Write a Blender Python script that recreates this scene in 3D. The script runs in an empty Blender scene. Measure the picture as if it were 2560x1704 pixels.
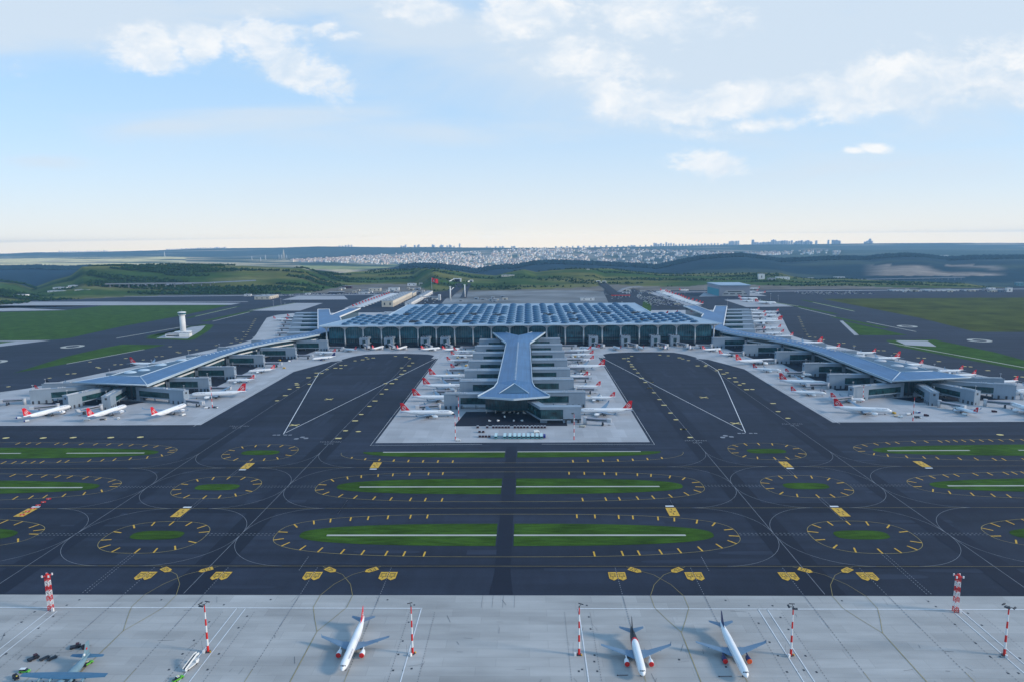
import bpy, math, random
from mathutils import Vector, Matrix, noise as mnoise
R = math.radians
random.seed(7)
SC = bpy.context.scene
COL = SC.collection

# ------------------------------------------------------------------ camera
FPX, PITCH, YAW, ROLL, CH, CX = 1707.0, 0.147095, 0.0229367, -0.0101152, 204.0, 16.4929

def cam_basis():
    cp, sp, cw, sw = math.cos(PITCH), math.sin(PITCH), math.cos(YAW), math.sin(YAW)
    c, s = math.cos(ROLL), math.sin(ROLL)
    f = Vector((-sw * cp, cw * cp, -sp))
    r0 = Vector((cw, sw, 0)); u0 = Vector((-sw * sp, cw * sp, cp))
    return c * r0 + s * u0, -s * r0 + c * u0, f
CR, CU, CF = cam_basis()
CPOS = Vector((CX, 0, CH))

def ray(px, py):
    return CF + CR * ((px - 1280) / FPX) + CU * ((852 - py) / FPX)

def G(px, py, z=0.0):                      # ground point seen at a photo pixel
    d = ray(px, py); t = (z - CH) / d.z
    return (CX + d.x * t, d.y * t)

def pix(x, y, z):
    q = Vector((x, y, z)) - CPOS; w = q.dot(CF)
    return 1280 + FPX * q.dot(CR) / w, 852 - FPX * q.dot(CU) / w

cam_d = bpy.data.cameras.new('camera'); cam = bpy.data.objects.new('camera', cam_d); COL.objects.link(cam)
m = Matrix.Identity(4)
for i in range(3):
    m[i][0] = CR[i]; m[i][1] = CU[i]; m[i][2] = -CF[i]
m.translation = CPOS
cam.matrix_world = m
cam_d.sensor_fit = 'HORIZONTAL'; cam_d.sensor_width = 36.0; cam_d.lens = 36.0 * FPX / 2560.0
cam_d.clip_start = 1.0; cam_d.clip_end = 200000.0
SC.camera = cam

# ------------------------------------------------------------------ materials
def nset(nt, kind, **kw):
    n = nt.nodes.new(kind)
    for k, v in kw.items():
        setattr(n, k, v)
    return n

def mat(name, col, rough=0.6, metal=0.0, var=0.12, scale=0.15, stretch=(1, 1, 1), spec=0.3, coat=0.0, emit=None, detail=4.0):
    m = bpy.data.materials.new(name); m.use_nodes = True
    nt = m.node_tree; b = nt.nodes['Principled BSDF']
    b.inputs['Roughness'].default_value = rough; b.inputs['Metallic'].default_value = metal
    b.inputs['Specular IOR Level'].default_value = spec
    if coat:
        b.inputs['Coat Weight'].default_value = coat; b.inputs['Coat Roughness'].default_value = 0.1
    if emit:
        b.inputs['Emission Color'].default_value = (*emit[0], 1); b.inputs['Emission Strength'].default_value = emit[1]
    if var > 0:
        g = nset(nt, 'ShaderNodeNewGeometry'); mp = nset(nt, 'ShaderNodeMapping')
        mp.inputs['Scale'].default_value = stretch
        nt.links.new(g.outputs['Position'], mp.inputs['Vector'])
        n = nset(nt, 'ShaderNodeTexNoise'); n.inputs['Scale'].default_value = scale; n.inputs['Detail'].default_value = detail
        n.inputs['Roughness'].default_value = 0.6
        nt.links.new(mp.outputs['Vector'], n.inputs['Vector'])
        mr = nset(nt, 'ShaderNodeMapRange'); mr.inputs['From Min'].default_value = 0.25; mr.inputs['From Max'].default_value = 0.75
        mr.inputs['To Min'].default_value = 1 - var; mr.inputs['To Max'].default_value = 1 + var
        nt.links.new(n.outputs['Fac'], mr.inputs['Value'])
        v = nset(nt, 'ShaderNodeVectorMath', operation='SCALE'); v.inputs[0].default_value = col
        nt.links.new(mr.outputs['Result'], v.inputs['Scale'])
        nt.links.new(v.outputs['Vector'], b.inputs['Base Color'])
    else:
        b.inputs['Base Color'].default_value = (*col, 1)
    return m

def mul_noise(nt, colsock, scale, lo, hi, stretch=(1, 1, 1), detail=4.0, fmin=0.3, fmax=0.7, rot=0.0):
    g = nset(nt, 'ShaderNodeNewGeometry'); mp = nset(nt, 'ShaderNodeMapping')
    mp.inputs['Scale'].default_value = stretch; mp.inputs['Rotation'].default_value = (0, 0, rot)
    nt.links.new(g.outputs['Position'], mp.inputs['Vector'])
    n = nset(nt, 'ShaderNodeTexNoise'); n.inputs['Scale'].default_value = scale; n.inputs['Detail'].default_value = detail
    nt.links.new(mp.outputs['Vector'], n.inputs['Vector'])
    mr = nset(nt, 'ShaderNodeMapRange'); mr.inputs['From Min'].default_value = fmin; mr.inputs['From Max'].default_value = fmax
    mr.inputs['To Min'].default_value = lo; mr.inputs['To Max'].default_value = hi
    nt.links.new(n.outputs['Fac'], mr.inputs['Value'])
    v = nset(nt, 'ShaderNodeVectorMath', operation='SCALE')
    nt.links.new(colsock, v.inputs[0]); nt.links.new(mr.outputs['Result'], v.inputs['Scale'])
    return v.outputs['Vector']

def rgbnode(nt, col):
    n = nset(nt, 'ShaderNodeRGB'); n.outputs[0].default_value = (*col, 1); return n.outputs[0]

def layered(name, col, layers, rough=0.85, spec=0.2):
    m = bpy.data.materials.new(name); m.use_nodes = True; nt = m.node_tree; b = nt.nodes['Principled BSDF']
    b.inputs['Roughness'].default_value = rough; b.inputs['Specular IOR Level'].default_value = spec
    s = rgbnode(nt, col)
    for L in layers:
        s = mul_noise(nt, s, **L)
    nt.links.new(s, b.inputs['Base Color'])
    return m

def slab_mat(name, col, bw, bh, var, mortar, rough=0.8, off=0.37, layers=(), line=0.82):
    """concrete paving: poured slabs whose tone differs a little from pour to pour, thin joints"""
    m = bpy.data.materials.new(name); m.use_nodes = True; nt = m.node_tree; b = nt.nodes['Principled BSDF']
    b.inputs['Roughness'].default_value = rough; b.inputs['Specular IOR Level'].default_value = 0.25
    g = nset(nt, 'ShaderNodeNewGeometry')
    t = nset(nt, 'ShaderNodeTexBrick', offset=off, squash=1.0)
    t.inputs['Scale'].default_value = 1.0; t.inputs['Brick Width'].default_value = bw; t.inputs['Row Height'].default_value = bh
    t.inputs['Mortar Size'].default_value = mortar; t.inputs['Mortar Smooth'].default_value = 0.2
    t.inputs['Color1'].default_value = (*[c * (1 - var) for c in col], 1); t.inputs['Color2'].default_value = (*[c * (1 + var) for c in col], 1)
    t.inputs['Mortar'].default_value = (*[c * line for c in col], 1)
    nt.links.new(g.outputs['Position'], t.inputs['Vector'])
    s = t.outputs['Color']
    for L in layers:
        s = mul_noise(nt, s, **L)
    nt.links.new(s, b.inputs['Base Color'])
    return m

# ------------------------------------------------------------------ mesh helper
class MB:
    def __init__(self): self.v = []; self.f = []; self.m = []; self.s = []
    def add(self, vs, fs, mi=0, smooth=False):
        o = len(self.v); self.v += [tuple(p) for p in vs]
        for f in fs:
            self.f.append(tuple(i + o for i in f)); self.m.append(mi); self.s.append(smooth)
    def box(self, x0, x1, y0, y1, z0, z1, mi=0, mx=None):
        vs = [(x, y, z) for z in (z0, z1) for y in (y0, y1) for x in (x0, x1)]
        if mx is not None: vs = [mx @ Vector(p) for p in vs]
        self.add(vs, [(0, 2, 3, 1), (4, 5, 7, 6), (0, 1, 5, 4), (2, 6, 7, 3), (0, 4, 6, 2), (1, 3, 7, 5)], mi)
    def prism(self, poly, z0, z1, mi=0, ztop=None):
        """poly: list of (x,y); z0/z1 numbers or functions of (x,y)"""
        a = sum(poly[i][0] * poly[(i + 1) % len(poly)][1] - poly[(i + 1) % len(poly)][0] * poly[i][1] for i in range(len(poly)))
        if a < 0: poly = poly[::-1]
        n = len(poly); fz = lambda z, p: z(*p) if callable(z) else z
        vs = [(p[0], p[1], fz(z0, p)) for p in poly] + [(p[0], p[1], fz(z1, p)) for p in poly]
        fs = [tuple(range(n - 1, -1, -1)), tuple(range(n, 2 * n))] + [(i, (i + 1) % n, n + (i + 1) % n, n + i) for i in range(n)]
        self.add(vs, fs, mi)
    def flat(self, poly, z, mi=0):
        a = sum(poly[i][0] * poly[(i + 1) % len(poly)][1] - poly[(i + 1) % len(poly)][0] * poly[i][1] for i in range(len(poly)))
        if a < 0: poly = poly[::-1]
        self.add([(p[0], p[1], z) for p in poly], [tuple(range(len(poly)))], mi)
    def line(self, pts, w, z, mi=0, closed=False):
        n = len(pts); q = []
        for i in range(n):
            a = pts[(i - 1) % n] if (closed or i > 0) else pts[i]
            b = pts[(i + 1) % n] if (closed or i < n - 1) else pts[i]
            dx, dy = b[0] - a[0], b[1] - a[1]; l = math.hypot(dx, dy) or 1
            q.append((-dy / l * w / 2, dx / l * w / 2))
        vs = []
        for p, o in zip(pts, q): vs += [(p[0] - o[0], p[1] - o[1], z), (p[0] + o[0], p[1] + o[1], z)]
        fs = [(2 * i, 2 * i + 2, 2 * i + 3, 2 * i + 1) for i in range(n - 1)]
        if closed: fs.append((2 * n - 2, 0, 1, 2 * n - 1))
        self.add(vs, fs, mi)
    def tube(self, p0, p1, r0, r1=None, seg=8, mi=0, smooth=True, caps=True):
        r1 = r0 if r1 is None else r1
        p0 = Vector(p0); p1 = Vector(p1); d = (p1 - p0).normalized()
        a = d.orthogonal().normalized(); b = d.cross(a)
        vs = []
        for p, r in ((p0, r0), (p1, r1)):
            for k in range(seg):
                t = 2 * math.pi * k / seg; vs.append(p + (a * math.cos(t) + b * math.sin(t)) * r)
        self.add(vs, [(k, (k + 1) % seg, seg + (k + 1) % seg, seg + k) for k in range(seg)], mi, smooth)
        if caps:
            o = len(self.v) - 2 * seg
            self.f += [tuple(o + k for k in range(seg - 1, -1, -1)), tuple(o + seg + k for k in range(seg))]
            self.m += [mi, mi]; self.s += [False, False]
    def loft(self, rings, mi=0, smooth=True, capa=True, capb=True, closed=True):
        n = len(rings[0]); o = len(self.v)
        for r in rings: self.v += [tuple(p) for p in r]
        for i in range(len(rings) - 1):
            for k in range(n if closed else n - 1):
                k2 = (k + 1) % n
                self.f.append((o + i * n + k, o + i * n + k2, o + (i + 1) * n + k2, o + (i + 1) * n + k)); self.m.append(mi); self.s.append(smooth)
        if closed and capa: self.f.append(tuple(o + k for k in range(n - 1, -1, -1))); self.m.append(mi); self.s.append(False)
        if closed and capb: self.f.append(tuple(o + (len(rings) - 1) * n + k for k in range(n))); self.m.append(mi); self.s.append(False)
    def mesh(self, name, mats):
        me = bpy.data.meshes.new(name); me.from_pydata(self.v, [], self.f)
        for x in (mats if isinstance(mats, (list, tuple)) else [mats]): me.materials.append(x)
        me.polygons.foreach_set('material_index', self.m); me.polygons.foreach_set('use_smooth', self.s)
        me.update(); return me
    def build(self, name, mats, parent=None, loc=None):
        o = bpy.data.objects.new(name, self.mesh(name, mats)); COL.objects.link(o)
        if parent is not None: o.parent = parent
        if loc is not None: o.location = loc
        return o

def tag(o, label=None, cat=None, group=None, kind=None):
    if label: o['label'] = label
    if cat: o['category'] = cat
    if group: o['group'] = group
    if kind: o['kind'] = kind
    return o

def empty(name, loc=(0, 0, 0), rz=0.0):
    o = bpy.data.objects.new(name, None); COL.objects.link(o); o.location = loc; o.rotation_euler = (0, 0, rz)
    o.empty_display_size = 0.5
    return o

def kids(o): return [c for c in ALLKIDS.get(o.name, [])]
ALLKIDS = {}
def index_kids():
    ALLKIDS.clear()
    for o in bpy.data.objects:
        if o.parent: ALLKIDS.setdefault(o.parent.name, []).append(o)

def dup(root, loc, rz, label=None, group=None):
    def cp(o, par):
        c = o.copy(); COL.objects.link(c)
        if par is not None: c.parent = par
        for ch in ALLKIDS.get(o.name, []): cp(ch, c)
        return c
    r = cp(root, None); r.location = loc; r.rotation_euler = (0, 0, rz)
    if label: r['label'] = label
    if group: r['group'] = group
    return r

_textcache = {}
def text_geom(s):
    """vertices/faces of a line of lettering, 1 unit tall, centred on x"""
    if s in _textcache: return _textcache[s]
    c = bpy.data.curves.new('lettering_source', 'FONT'); c.body = s; c.size = 1.0; c.align_x = 'CENTER'; c.resolution_u = 2
    o = bpy.data.objects.new('lettering_source', c); COL.objects.link(o)
    dg = bpy.context.evaluated_depsgraph_get(); me = bpy.data.meshes.new_from_object(o.evaluated_get(dg))
    vs = [tuple(v.co) for v in me.vertices]; fs = [tuple(p.vertices) for p in me.polygons]
    bpy.data.objects.remove(o); bpy.data.curves.remove(c); bpy.data.meshes.remove(me)
    _textcache[s] = (vs, fs); return vs, fs

def add_text(mb, s, fn, mi=0):
    vs, fs = text_geom(s); mb.add([fn(x, y) for x, y, z in vs], fs, mi)

def clamp(x, a=0.0, b=1.0): return a if x < a else b if x > b else x
def interp(t, x):
    if x <= t[0][0]: return t[0][1]
    for (a, va), (b, vb) in zip(t, t[1:]):
        if x <= b: return va + (vb - va) * (x - a) / (b - a)
    return t[-1][1]
def superell(cx, cy, a, b, n, seg=72):
    out = []
    for k in range(seg):
        t = 2 * math.pi * k / seg; c, s = math.cos(t), math.sin(t)
        out.append((cx + a * math.copysign(abs(c) ** (2 / n), c), cy + b * math.copysign(abs(s) ** (2 / n), s)))
    return out
def mirror(p): return [(-x, y) for x, y in p]
# ------------------------------------------------------------------ light and sky
SUN_EL, SUN_AZ = R(23), R(100)            # azimuth clockwise from +Y: sun to the right, a little behind the camera
sd = Vector((math.sin(SUN_AZ) * math.cos(SUN_EL), math.cos(SUN_AZ) * math.cos(SUN_EL), math.sin(SUN_EL)))
sl = bpy.data.lights.new('sun', 'SUN'); sl.energy = 2.9; sl.angle = R(8.5); sl.color = (1.0, 0.87, 0.72)
so = bpy.data.objects.new('sun', sl); COL.objects.link(so)
so.rotation_euler = (-sd).to_track_quat('-Z', 'Y').to_euler(); so.location = (600, -300, 900)

W = bpy.data.worlds.new('World'); SC.world = W; W.use_nodes = True
nt = W.node_tree; nt.nodes.clear()
def N(kind, **kw): return nset(nt, kind, **kw)
def L(a, b): nt.links.new(a, b)
def M(op, a, b=None, c=None, clampit=False):
    n = N('ShaderNodeMath', operation=op); n.use_clamp = clampit
    for i, x in enumerate((a, b, c)):
        if x is None: continue
        if isinstance(x, (int, float)): n.inputs[i].default_value = x
        else: L(x, n.inputs[i])
    return n.outputs[0]
tc = N('ShaderNodeTexCoord'); sx = N('ShaderNodeSeparateXYZ'); L(tc.outputs['Generated'], sx.inputs[0])
X_, Y_, Z_ = sx.outputs
zl = M('MAXIMUM', M('ADD', Z_, 0.012), 0.004)          # the sea horizon lies a little below eye level
cb = N('ShaderNodeCombineXYZ'); L(X_, cb.inputs[0]); L(Y_, cb.inputs[1]); L(zl, cb.inputs[2])
sky = N('ShaderNodeTexSky', sky_type='NISHITA', sun_disc=False); sky.sun_elevation = SUN_EL; sky.sun_rotation = SUN_AZ
sky.air_density = 1.0; sky.dust_density = 0.5; sky.ozone_density = 2.5; sky.altitude = 100
L(cb.outputs[0], sky.inputs['Vector'])
# clouds: real directions, no camera coordinates.  u,v = tangent coordinates about +Y
yy = M('MAXIMUM', M('ABSOLUTE', Y_), 0.05)
u = M('DIVIDE', X_, yy); v = M('DIVIDE', zl, yy)
def fbm(su, sv, det, rough, seed, dist=0.0):
    c = N('ShaderNodeCombineXYZ'); L(M('MULTIPLY', u, su), c.inputs[0]); L(M('MULTIPLY', v, sv), c.inputs[1]); c.inputs[2].default_value = seed
    n = N('ShaderNodeTexNoise'); n.inputs['Scale'].default_value = 1.0; n.inputs['Detail'].default_value = det
    n.inputs['Roughness'].default_value = rough; n.inputs['Distortion'].default_value = dist
    L(c.outputs[0], n.inputs['Vector']); return n.outputs['Fac']
def blob(px, py, rx, ry, rot=0.0):
    d = ray(px, py); cu, cv = d.x / d.y, (d.z + 0.012 * d.length) / d.y
    c, s = math.cos(rot), math.sin(rot)
    du = M('SUBTRACT', u, cu); dv = M('SUBTRACT', v, cv)
    a = M('MULTIPLY', M('ADD', M('MULTIPLY', du, c), M('MULTIPLY', dv, s)), FPX / rx)
    b = M('MULTIPLY', M('SUBTRACT', M('MULTIPLY', dv, c), M('MULTIPLY', du, s)), FPX / ry)
    q = M('ADD', M('MULTIPLY', a, a), M('MULTIPLY', b, b))
    return M('POWER', 2.718, M('MULTIPLY', q, -1.0))
def total(items):
    t = None
    for it in items:
        w = 1.0
        if len(it) == 6: w = it[5]
        b = blob(*it[:5])
        if w != 1.0: b = M('MULTIPLY', b, w)
        t = b if t is None else M('MAXIMUM', t, b)
    return t
# (px, py, rx, ry, rotation)   cumulus with sharp edges
cum = total([(345, 105, 120, 60, -0.25), (505, 100, 70, 50, 0.2), (660, 70, 150, 55, 0.1), (740, 170, 170, 62, -0.35), (820, 62, 55, 28, 0.3),
             (860, 88, 60, 16, 0.1, .8), (30, 170, 60, 30, 0, .7), (1010, 22, 130, 40, -.1),
             (1300, 60, 120, 70, -0.2, .9), (1420, 30, 160, 60, 0, .7), (1560, 60, 110, 50, .2, .75), (1480, 150, 180, 75, -0.1), (1530, 235, 130, 60, -0.35), (1690, 270, 110, 40, -0.3), (1760, 345, 120, 30, -.2, .55),
             (1900, 240, 240, 48, 0.18), (2150, 205, 260, 75, 0.14), (2460, 170, 300, 95, 0.12), (2300, 215, 260, 60, .1), (2135, 378, 46, 11, .05, .62), (2185, 373, 44, 13, -.1, .66), (2050, 310, 60, 14, .1, .6), (2560, 260, 60, 24, 0, .6), (1880, 315, 110, 22, 0.1, .7),
             (1770, 405, 130, 45, 0.0, .95), (2000, 300, 160, 26, 0.1, .7), (1640, 60, 230, 90, 0, .8)])
veil = total([(120, 55, 480, 95, 0.0, 1.0), (700, 10, 500, 45, 0, .7), (1080, 70, 330, 85, -.1, .8), (1800, 90, 700, 190, 0.0, 1.15), (2350, 100, 600, 190, 0, 1.15), (1500, 130, 300, 150, -.2, .9), (2300, 300, 460, 70, 0, .5), (2250, 420, 420, 60, 0, .4),
              (450, 318, 200, 26, 0.03, .55), (700, 300, 500, 36, 0.05, .5), (1150, 330, 600, 50, 0, .45), (110, 405, 130, 22, -.05, .6), (2150, 420, 420, 40, 0.08, .5), (1300, 470, 900, 40, 0, .25)])
n1 = fbm(7.0, 13.0, 9.0, 0.62, 3.1, 0.35); n1b = fbm(24.0, 40.0, 6.0, 0.66, 5.2, 0.3); n2 = fbm(2.6, 11.0, 7.0, 0.6, 8.4, 0.6)
nn = M('ADD', M('MULTIPLY', M('SUBTRACT', n1, 0.5), 2.6), M('MULTIPLY', M('SUBTRACT', n1b, 0.5), 1.5))
mr1 = N('ShaderNodeMapRange', interpolation_type='SMOOTHSTEP'); mr1.inputs['From Min'].default_value = 0.30; mr1.inputs['From Max'].default_value = 0.86
L(M('ADD', cum, M('MULTIPLY', nn, M('ADD', M('MULTIPLY', cum, 0.55), 0.45))), mr1.inputs['Value'])
mr2 = N('ShaderNodeMapRange', interpolation_type='SMOOTHSTEP'); mr2.inputs['From Min'].default_value = 0.08; mr2.inputs['From Max'].default_value = 0.85
L(M('ADD', veil, M('MULTIPLY', M('SUBTRACT', n2, 0.5), 1.3)), mr2.inputs['Value'])
c1 = M('MULTIPLY', mr1.outputs[0], 0.90); c2 = M('MULTIPLY', mr2.outputs[0], 0.86)
# the whole sky is softened by thin high haze that thickens towards the horizon
hz = M('POWER', 2.718, M('MULTIPLY', v, -11.0))
SKY_S = 0.15
def mixc(fac, a, b):
    n = N('ShaderNodeMix', data_type='RGBA')
    if isinstance(fac, float): n.inputs[0].default_value = fac
    else: L(fac, n.inputs[0])
    for x, i in ((a, 6), (b, 7)):
        if isinstance(x, tuple): n.inputs[i].default_value = (*[c / SKY_S for c in x], 1)
        else: L(x, n.inputs[i])
    return n.outputs[2]
thin = mixc(0.66, sky.outputs[0], (0.33, 0.625, 0.99))       # thin high cloud over the whole sky
hz2 = M('POWER', 2.718, M('MULTIPLY', v, -4.5))
base = mixc(M('MULTIPLY', hz2, 0.45), thin, (0.70, 0.86, 0.97))
base = mixc(M('MULTIPLY', hz, 0.93), base, (0.845, 0.79, 0.715))
n3 = fbm(16.0, 26.0, 6.0, 0.6, 1.7, 0.4)
shade = N('ShaderNodeMapRange'); shade.inputs['From Min'].default_value = 0.35; shade.inputs['From Max'].default_value = 0.65; L(n3, shade.inputs['Value'])
ccol = mixc(shade.outputs[0], (0.63, 0.73, 0.84), (0.87, 0.885, 0.90))
s1 = mixc(c2, base, (0.615, 0.71, 0.81))
s2 = mixc(c1, s1, ccol)
# sky colour brightened towards the horizon to cancel the veil of the haze box
v2 = M('MAXIMUM', M('SUBTRACT', v, 0.012), 0.0003)
ext = M('POWER', 2.718, M('MINIMUM', M('DIVIDE', 0.0034, v2), 0.66))
gain = N('ShaderNodeVectorMath', operation='SCALE'); L(s2, gain.inputs[0]); L(ext, gain.inputs['Scale'])
airc = N('ShaderNodeVectorMath', operation='SCALE'); airc.inputs[0].default_value = [c / SKY_S for c in (.100, .28, .54)]; L(M('SUBTRACT', ext, 1.0), airc.inputs['Scale'])
sky_out = N('ShaderNodeVectorMath', operation='SUBTRACT'); L(gain.outputs[0], sky_out.inputs[0]); L(airc.outputs[0], sky_out.inputs[1])
bg = N('ShaderNodeBackground'); L(sky_out.outputs[0], bg.inputs[0]); bg.inputs[1].default_value = SKY_S
wo = N('ShaderNodeOutputWorld'); L(bg.outputs[0], wo.inputs['Surface'])
SC.view_settings.view_transform = 'Standard'; SC.view_settings.look = 'None'; SC.view_settings.exposure = 0.14; SC.view_settings.gamma = 1.0
SC.view_settings.use_curve_mapping = False
# ------------------------------------------------------------------ terrain: one sheet from the apron to the skyline
BASE = [(-300, 775), (0, 767), (100, 756), (200, 750), (340, 743), (440, 740), (500, 739), (700, 738), (770, 735), (810, 728), (870, 716), (940, 711), (1040, 712), (1060, 722), (1085, 733), (1150, 727), (1260, 727),
        (1400, 723), (1480, 719), (1510, 712), (1600, 717), (1700, 719), (1770, 712), (1880, 714), (2000, 718), (2120, 717), (2250, 721), (2440, 724), (2560, 724), (2900, 724)]
CREST = [(-300, 700), (0, 704), (60, 710), (95, 722), (150, 702), (195, 690), (225, 667), (300, 664), (420, 662), (480, 663), (620, 665), (680, 668), (760, 671), (800, 682), (840, 685), (900, 680),
         (970, 675), (1050, 672), (1100, 674), (1150, 679), (1180, 685), (1240, 690), (1270, 682), (1310, 674), (1340, 681), (1380, 676), (1440, 672), (1520, 672), (1580, 680),
         (1640, 686), (1700, 688), (1760, 684), (1850, 683), (1940, 684), (1975, 694), (2030, 700), (2100, 698), (2180, 702), (2300, 706), (2400, 711), (2450, 719), (2560, 722), (2900, 722)]
MIDB = [(-300, 672), (0, 669), (100, 667), (170, 670), (240, 666), (320, 668), (800, 674), (900, 676), (980, 670), (1040, 662), (1100, 663), (1160, 671), (1190, 676), (1240, 667), (1290, 665), (1330, 657), (1390, 654),
        (1480, 657), (1560, 661), (1600, 662), (1640, 666), (1690, 655), (1750, 643), (1800, 639), (1850, 637), (1900, 643), (1950, 650), (2000, 648), (2060, 645), (2120, 644), (2160, 645), (2200, 640), (2260, 637),
        (2300, 639), (2360, 646), (2420, 643), (2500, 642), (2900, 642)]
TBOT = [(-300, 668), (0, 667), (440, 664), (700, 664), (900, 668), (1200, 674), (1300, 668), (1400, 664), (1700, 664), (1900, 652), (2200, 650), (2900, 650)]
TTOP = [(-300, 648), (0, 647), (200, 645), (440, 642), (600, 645), (730, 646), (850, 642), (950, 638), (1050, 633), (1150, 632), (1250, 627), (1300, 622), (1400, 622), (1500, 623), (1600, 624), (1700, 626), (1800, 628),
        (1900, 630), (2100, 626), (2300, 625), (2560, 624), (2900, 624)]
SKYL = [(-300, 638), (0, 635.5), (70, 633), (110, 631), (150, 631), (200, 631), (300, 629), (420, 626), (500, 622.5), (560, 621), (620, 620.5), (700, 619.5), (760, 618), (810, 616.5), (860, 617), (930, 618), (1000, 618.5),
        (1080, 618), (1150, 619), (1270, 620), (1400, 620), (1500, 618.5), (1600, 617), (1700, 615), (1800, 613), (1900, 611.5), (2000, 611), (2120, 609.5), (2250, 608.5), (2380, 608), (2560, 608), (2900, 607)]
Y_B, Y_T0, Y_T1, Y_S = 6200.0, 7400.0, 10500.0, 14500.0
def ht(px, py, Y):
    d = ray(px, py); return CH + d.z / d.y * Y
def knots(px):
    yb = G(px, interp(BASE, px))[1]; yc = yb + 750.0
    zc = ht(px, interp(CREST, px), yc)
    sight = lambda Y0, z0, Y: CH + (z0 - CH) / Y0 * Y
    zb = ht(px, interp(MIDB, px), Y_B)
    zt0 = ht(px, interp(TBOT, px), Y_T0); zt1 = ht(px, interp(TTOP, px), Y_T1)
    zs = ht(px, interp(SKYL, px), Y_S)
    k = [(-900, -.3), (yb, -.3), (yc, zc), (yc + 500, min(sight(yc, zc, yc + 500) - 12, zc - 8)), (5500, min(sight(Y_B, zb, 5500) - 6, zb - 10)), (Y_B, zb), (6800, min(sight(Y_B, zb, 6800) - 8, zb - 6)),
         (Y_T0, zt0), (Y_T1, zt1), (11600, sight(Y_T1, zt1, 11600) - 4), (Y_S, zs), (15500, zs - 20), (18000, zs - 220)]
    return k
def kz(k, Y):
    if Y <= k[0][0]: return k[0][1]
    for (a, za), (b, zb) in zip(k, k[1:]):
        if Y <= b:
            t = (Y - a) / (b - a)
            if b > 2000 and a < 7300: t = t * t * (3 - 2 * t)
            return za + (zb - za) * t
    return k[-1][1]
def frange(a, b, s):
    out = []; x = a
    while x < b - 1e-6: out.append(x); x += s
    return out
ROWS = frange(-900, 2000, 290) + frange(2000, 4600, 40) + frange(4600, 5600, 125) + frange(5600, 6900, 50) + frange(6900, 7400, 125) + frange(7400, 10600, 80) + frange(10600, 14500, 260) + [Y_S, 15500, 16500, 18000]
ROWS = sorted(set(ROWS))
COLS = frange(-320, 2890, 7)
GREEN, OLIVE, WOOD, DRYF_SUN, TAN, SOIL, TOWN, FARG, FORE_HAZE = (.040, .080, .016), (.130, .132, .038), (.012, .034, .013), (.86, .66, .30), (.42, .34, .25), (.26, .24, .21), (.34, .30, .25), (.050, .085, .060), (.006, .026, .042)  # dry field tone raised for sunlight; forest tone blued for haze and shade
def mixv(a, b, t): return tuple(x + (y - x) * t for x, y in zip(a, b))
def nz(x, y, s, seed=0): return mnoise.noise((x * s, y * s, seed)) * .5 + .5
TOWNPOLY_T = [(720, 652), (850, 645), (950, 638), (1050, 632), (1150, 631), (1250, 627), (1290, 621), (1400, 621), (1500, 622), (1600, 624), (1700, 628), (1800, 632), (1960, 633)]
TOWNPOLY_B = [(720, 655), (850, 657), (950, 662), (1050, 658), (1100, 668), (1200, 676), (1270, 668), (1330, 659), (1420, 655), (1500, 660), (1580, 662), (1640, 662), (1700, 650), (1780, 641), (1900, 640), (1960, 637)]
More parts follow.
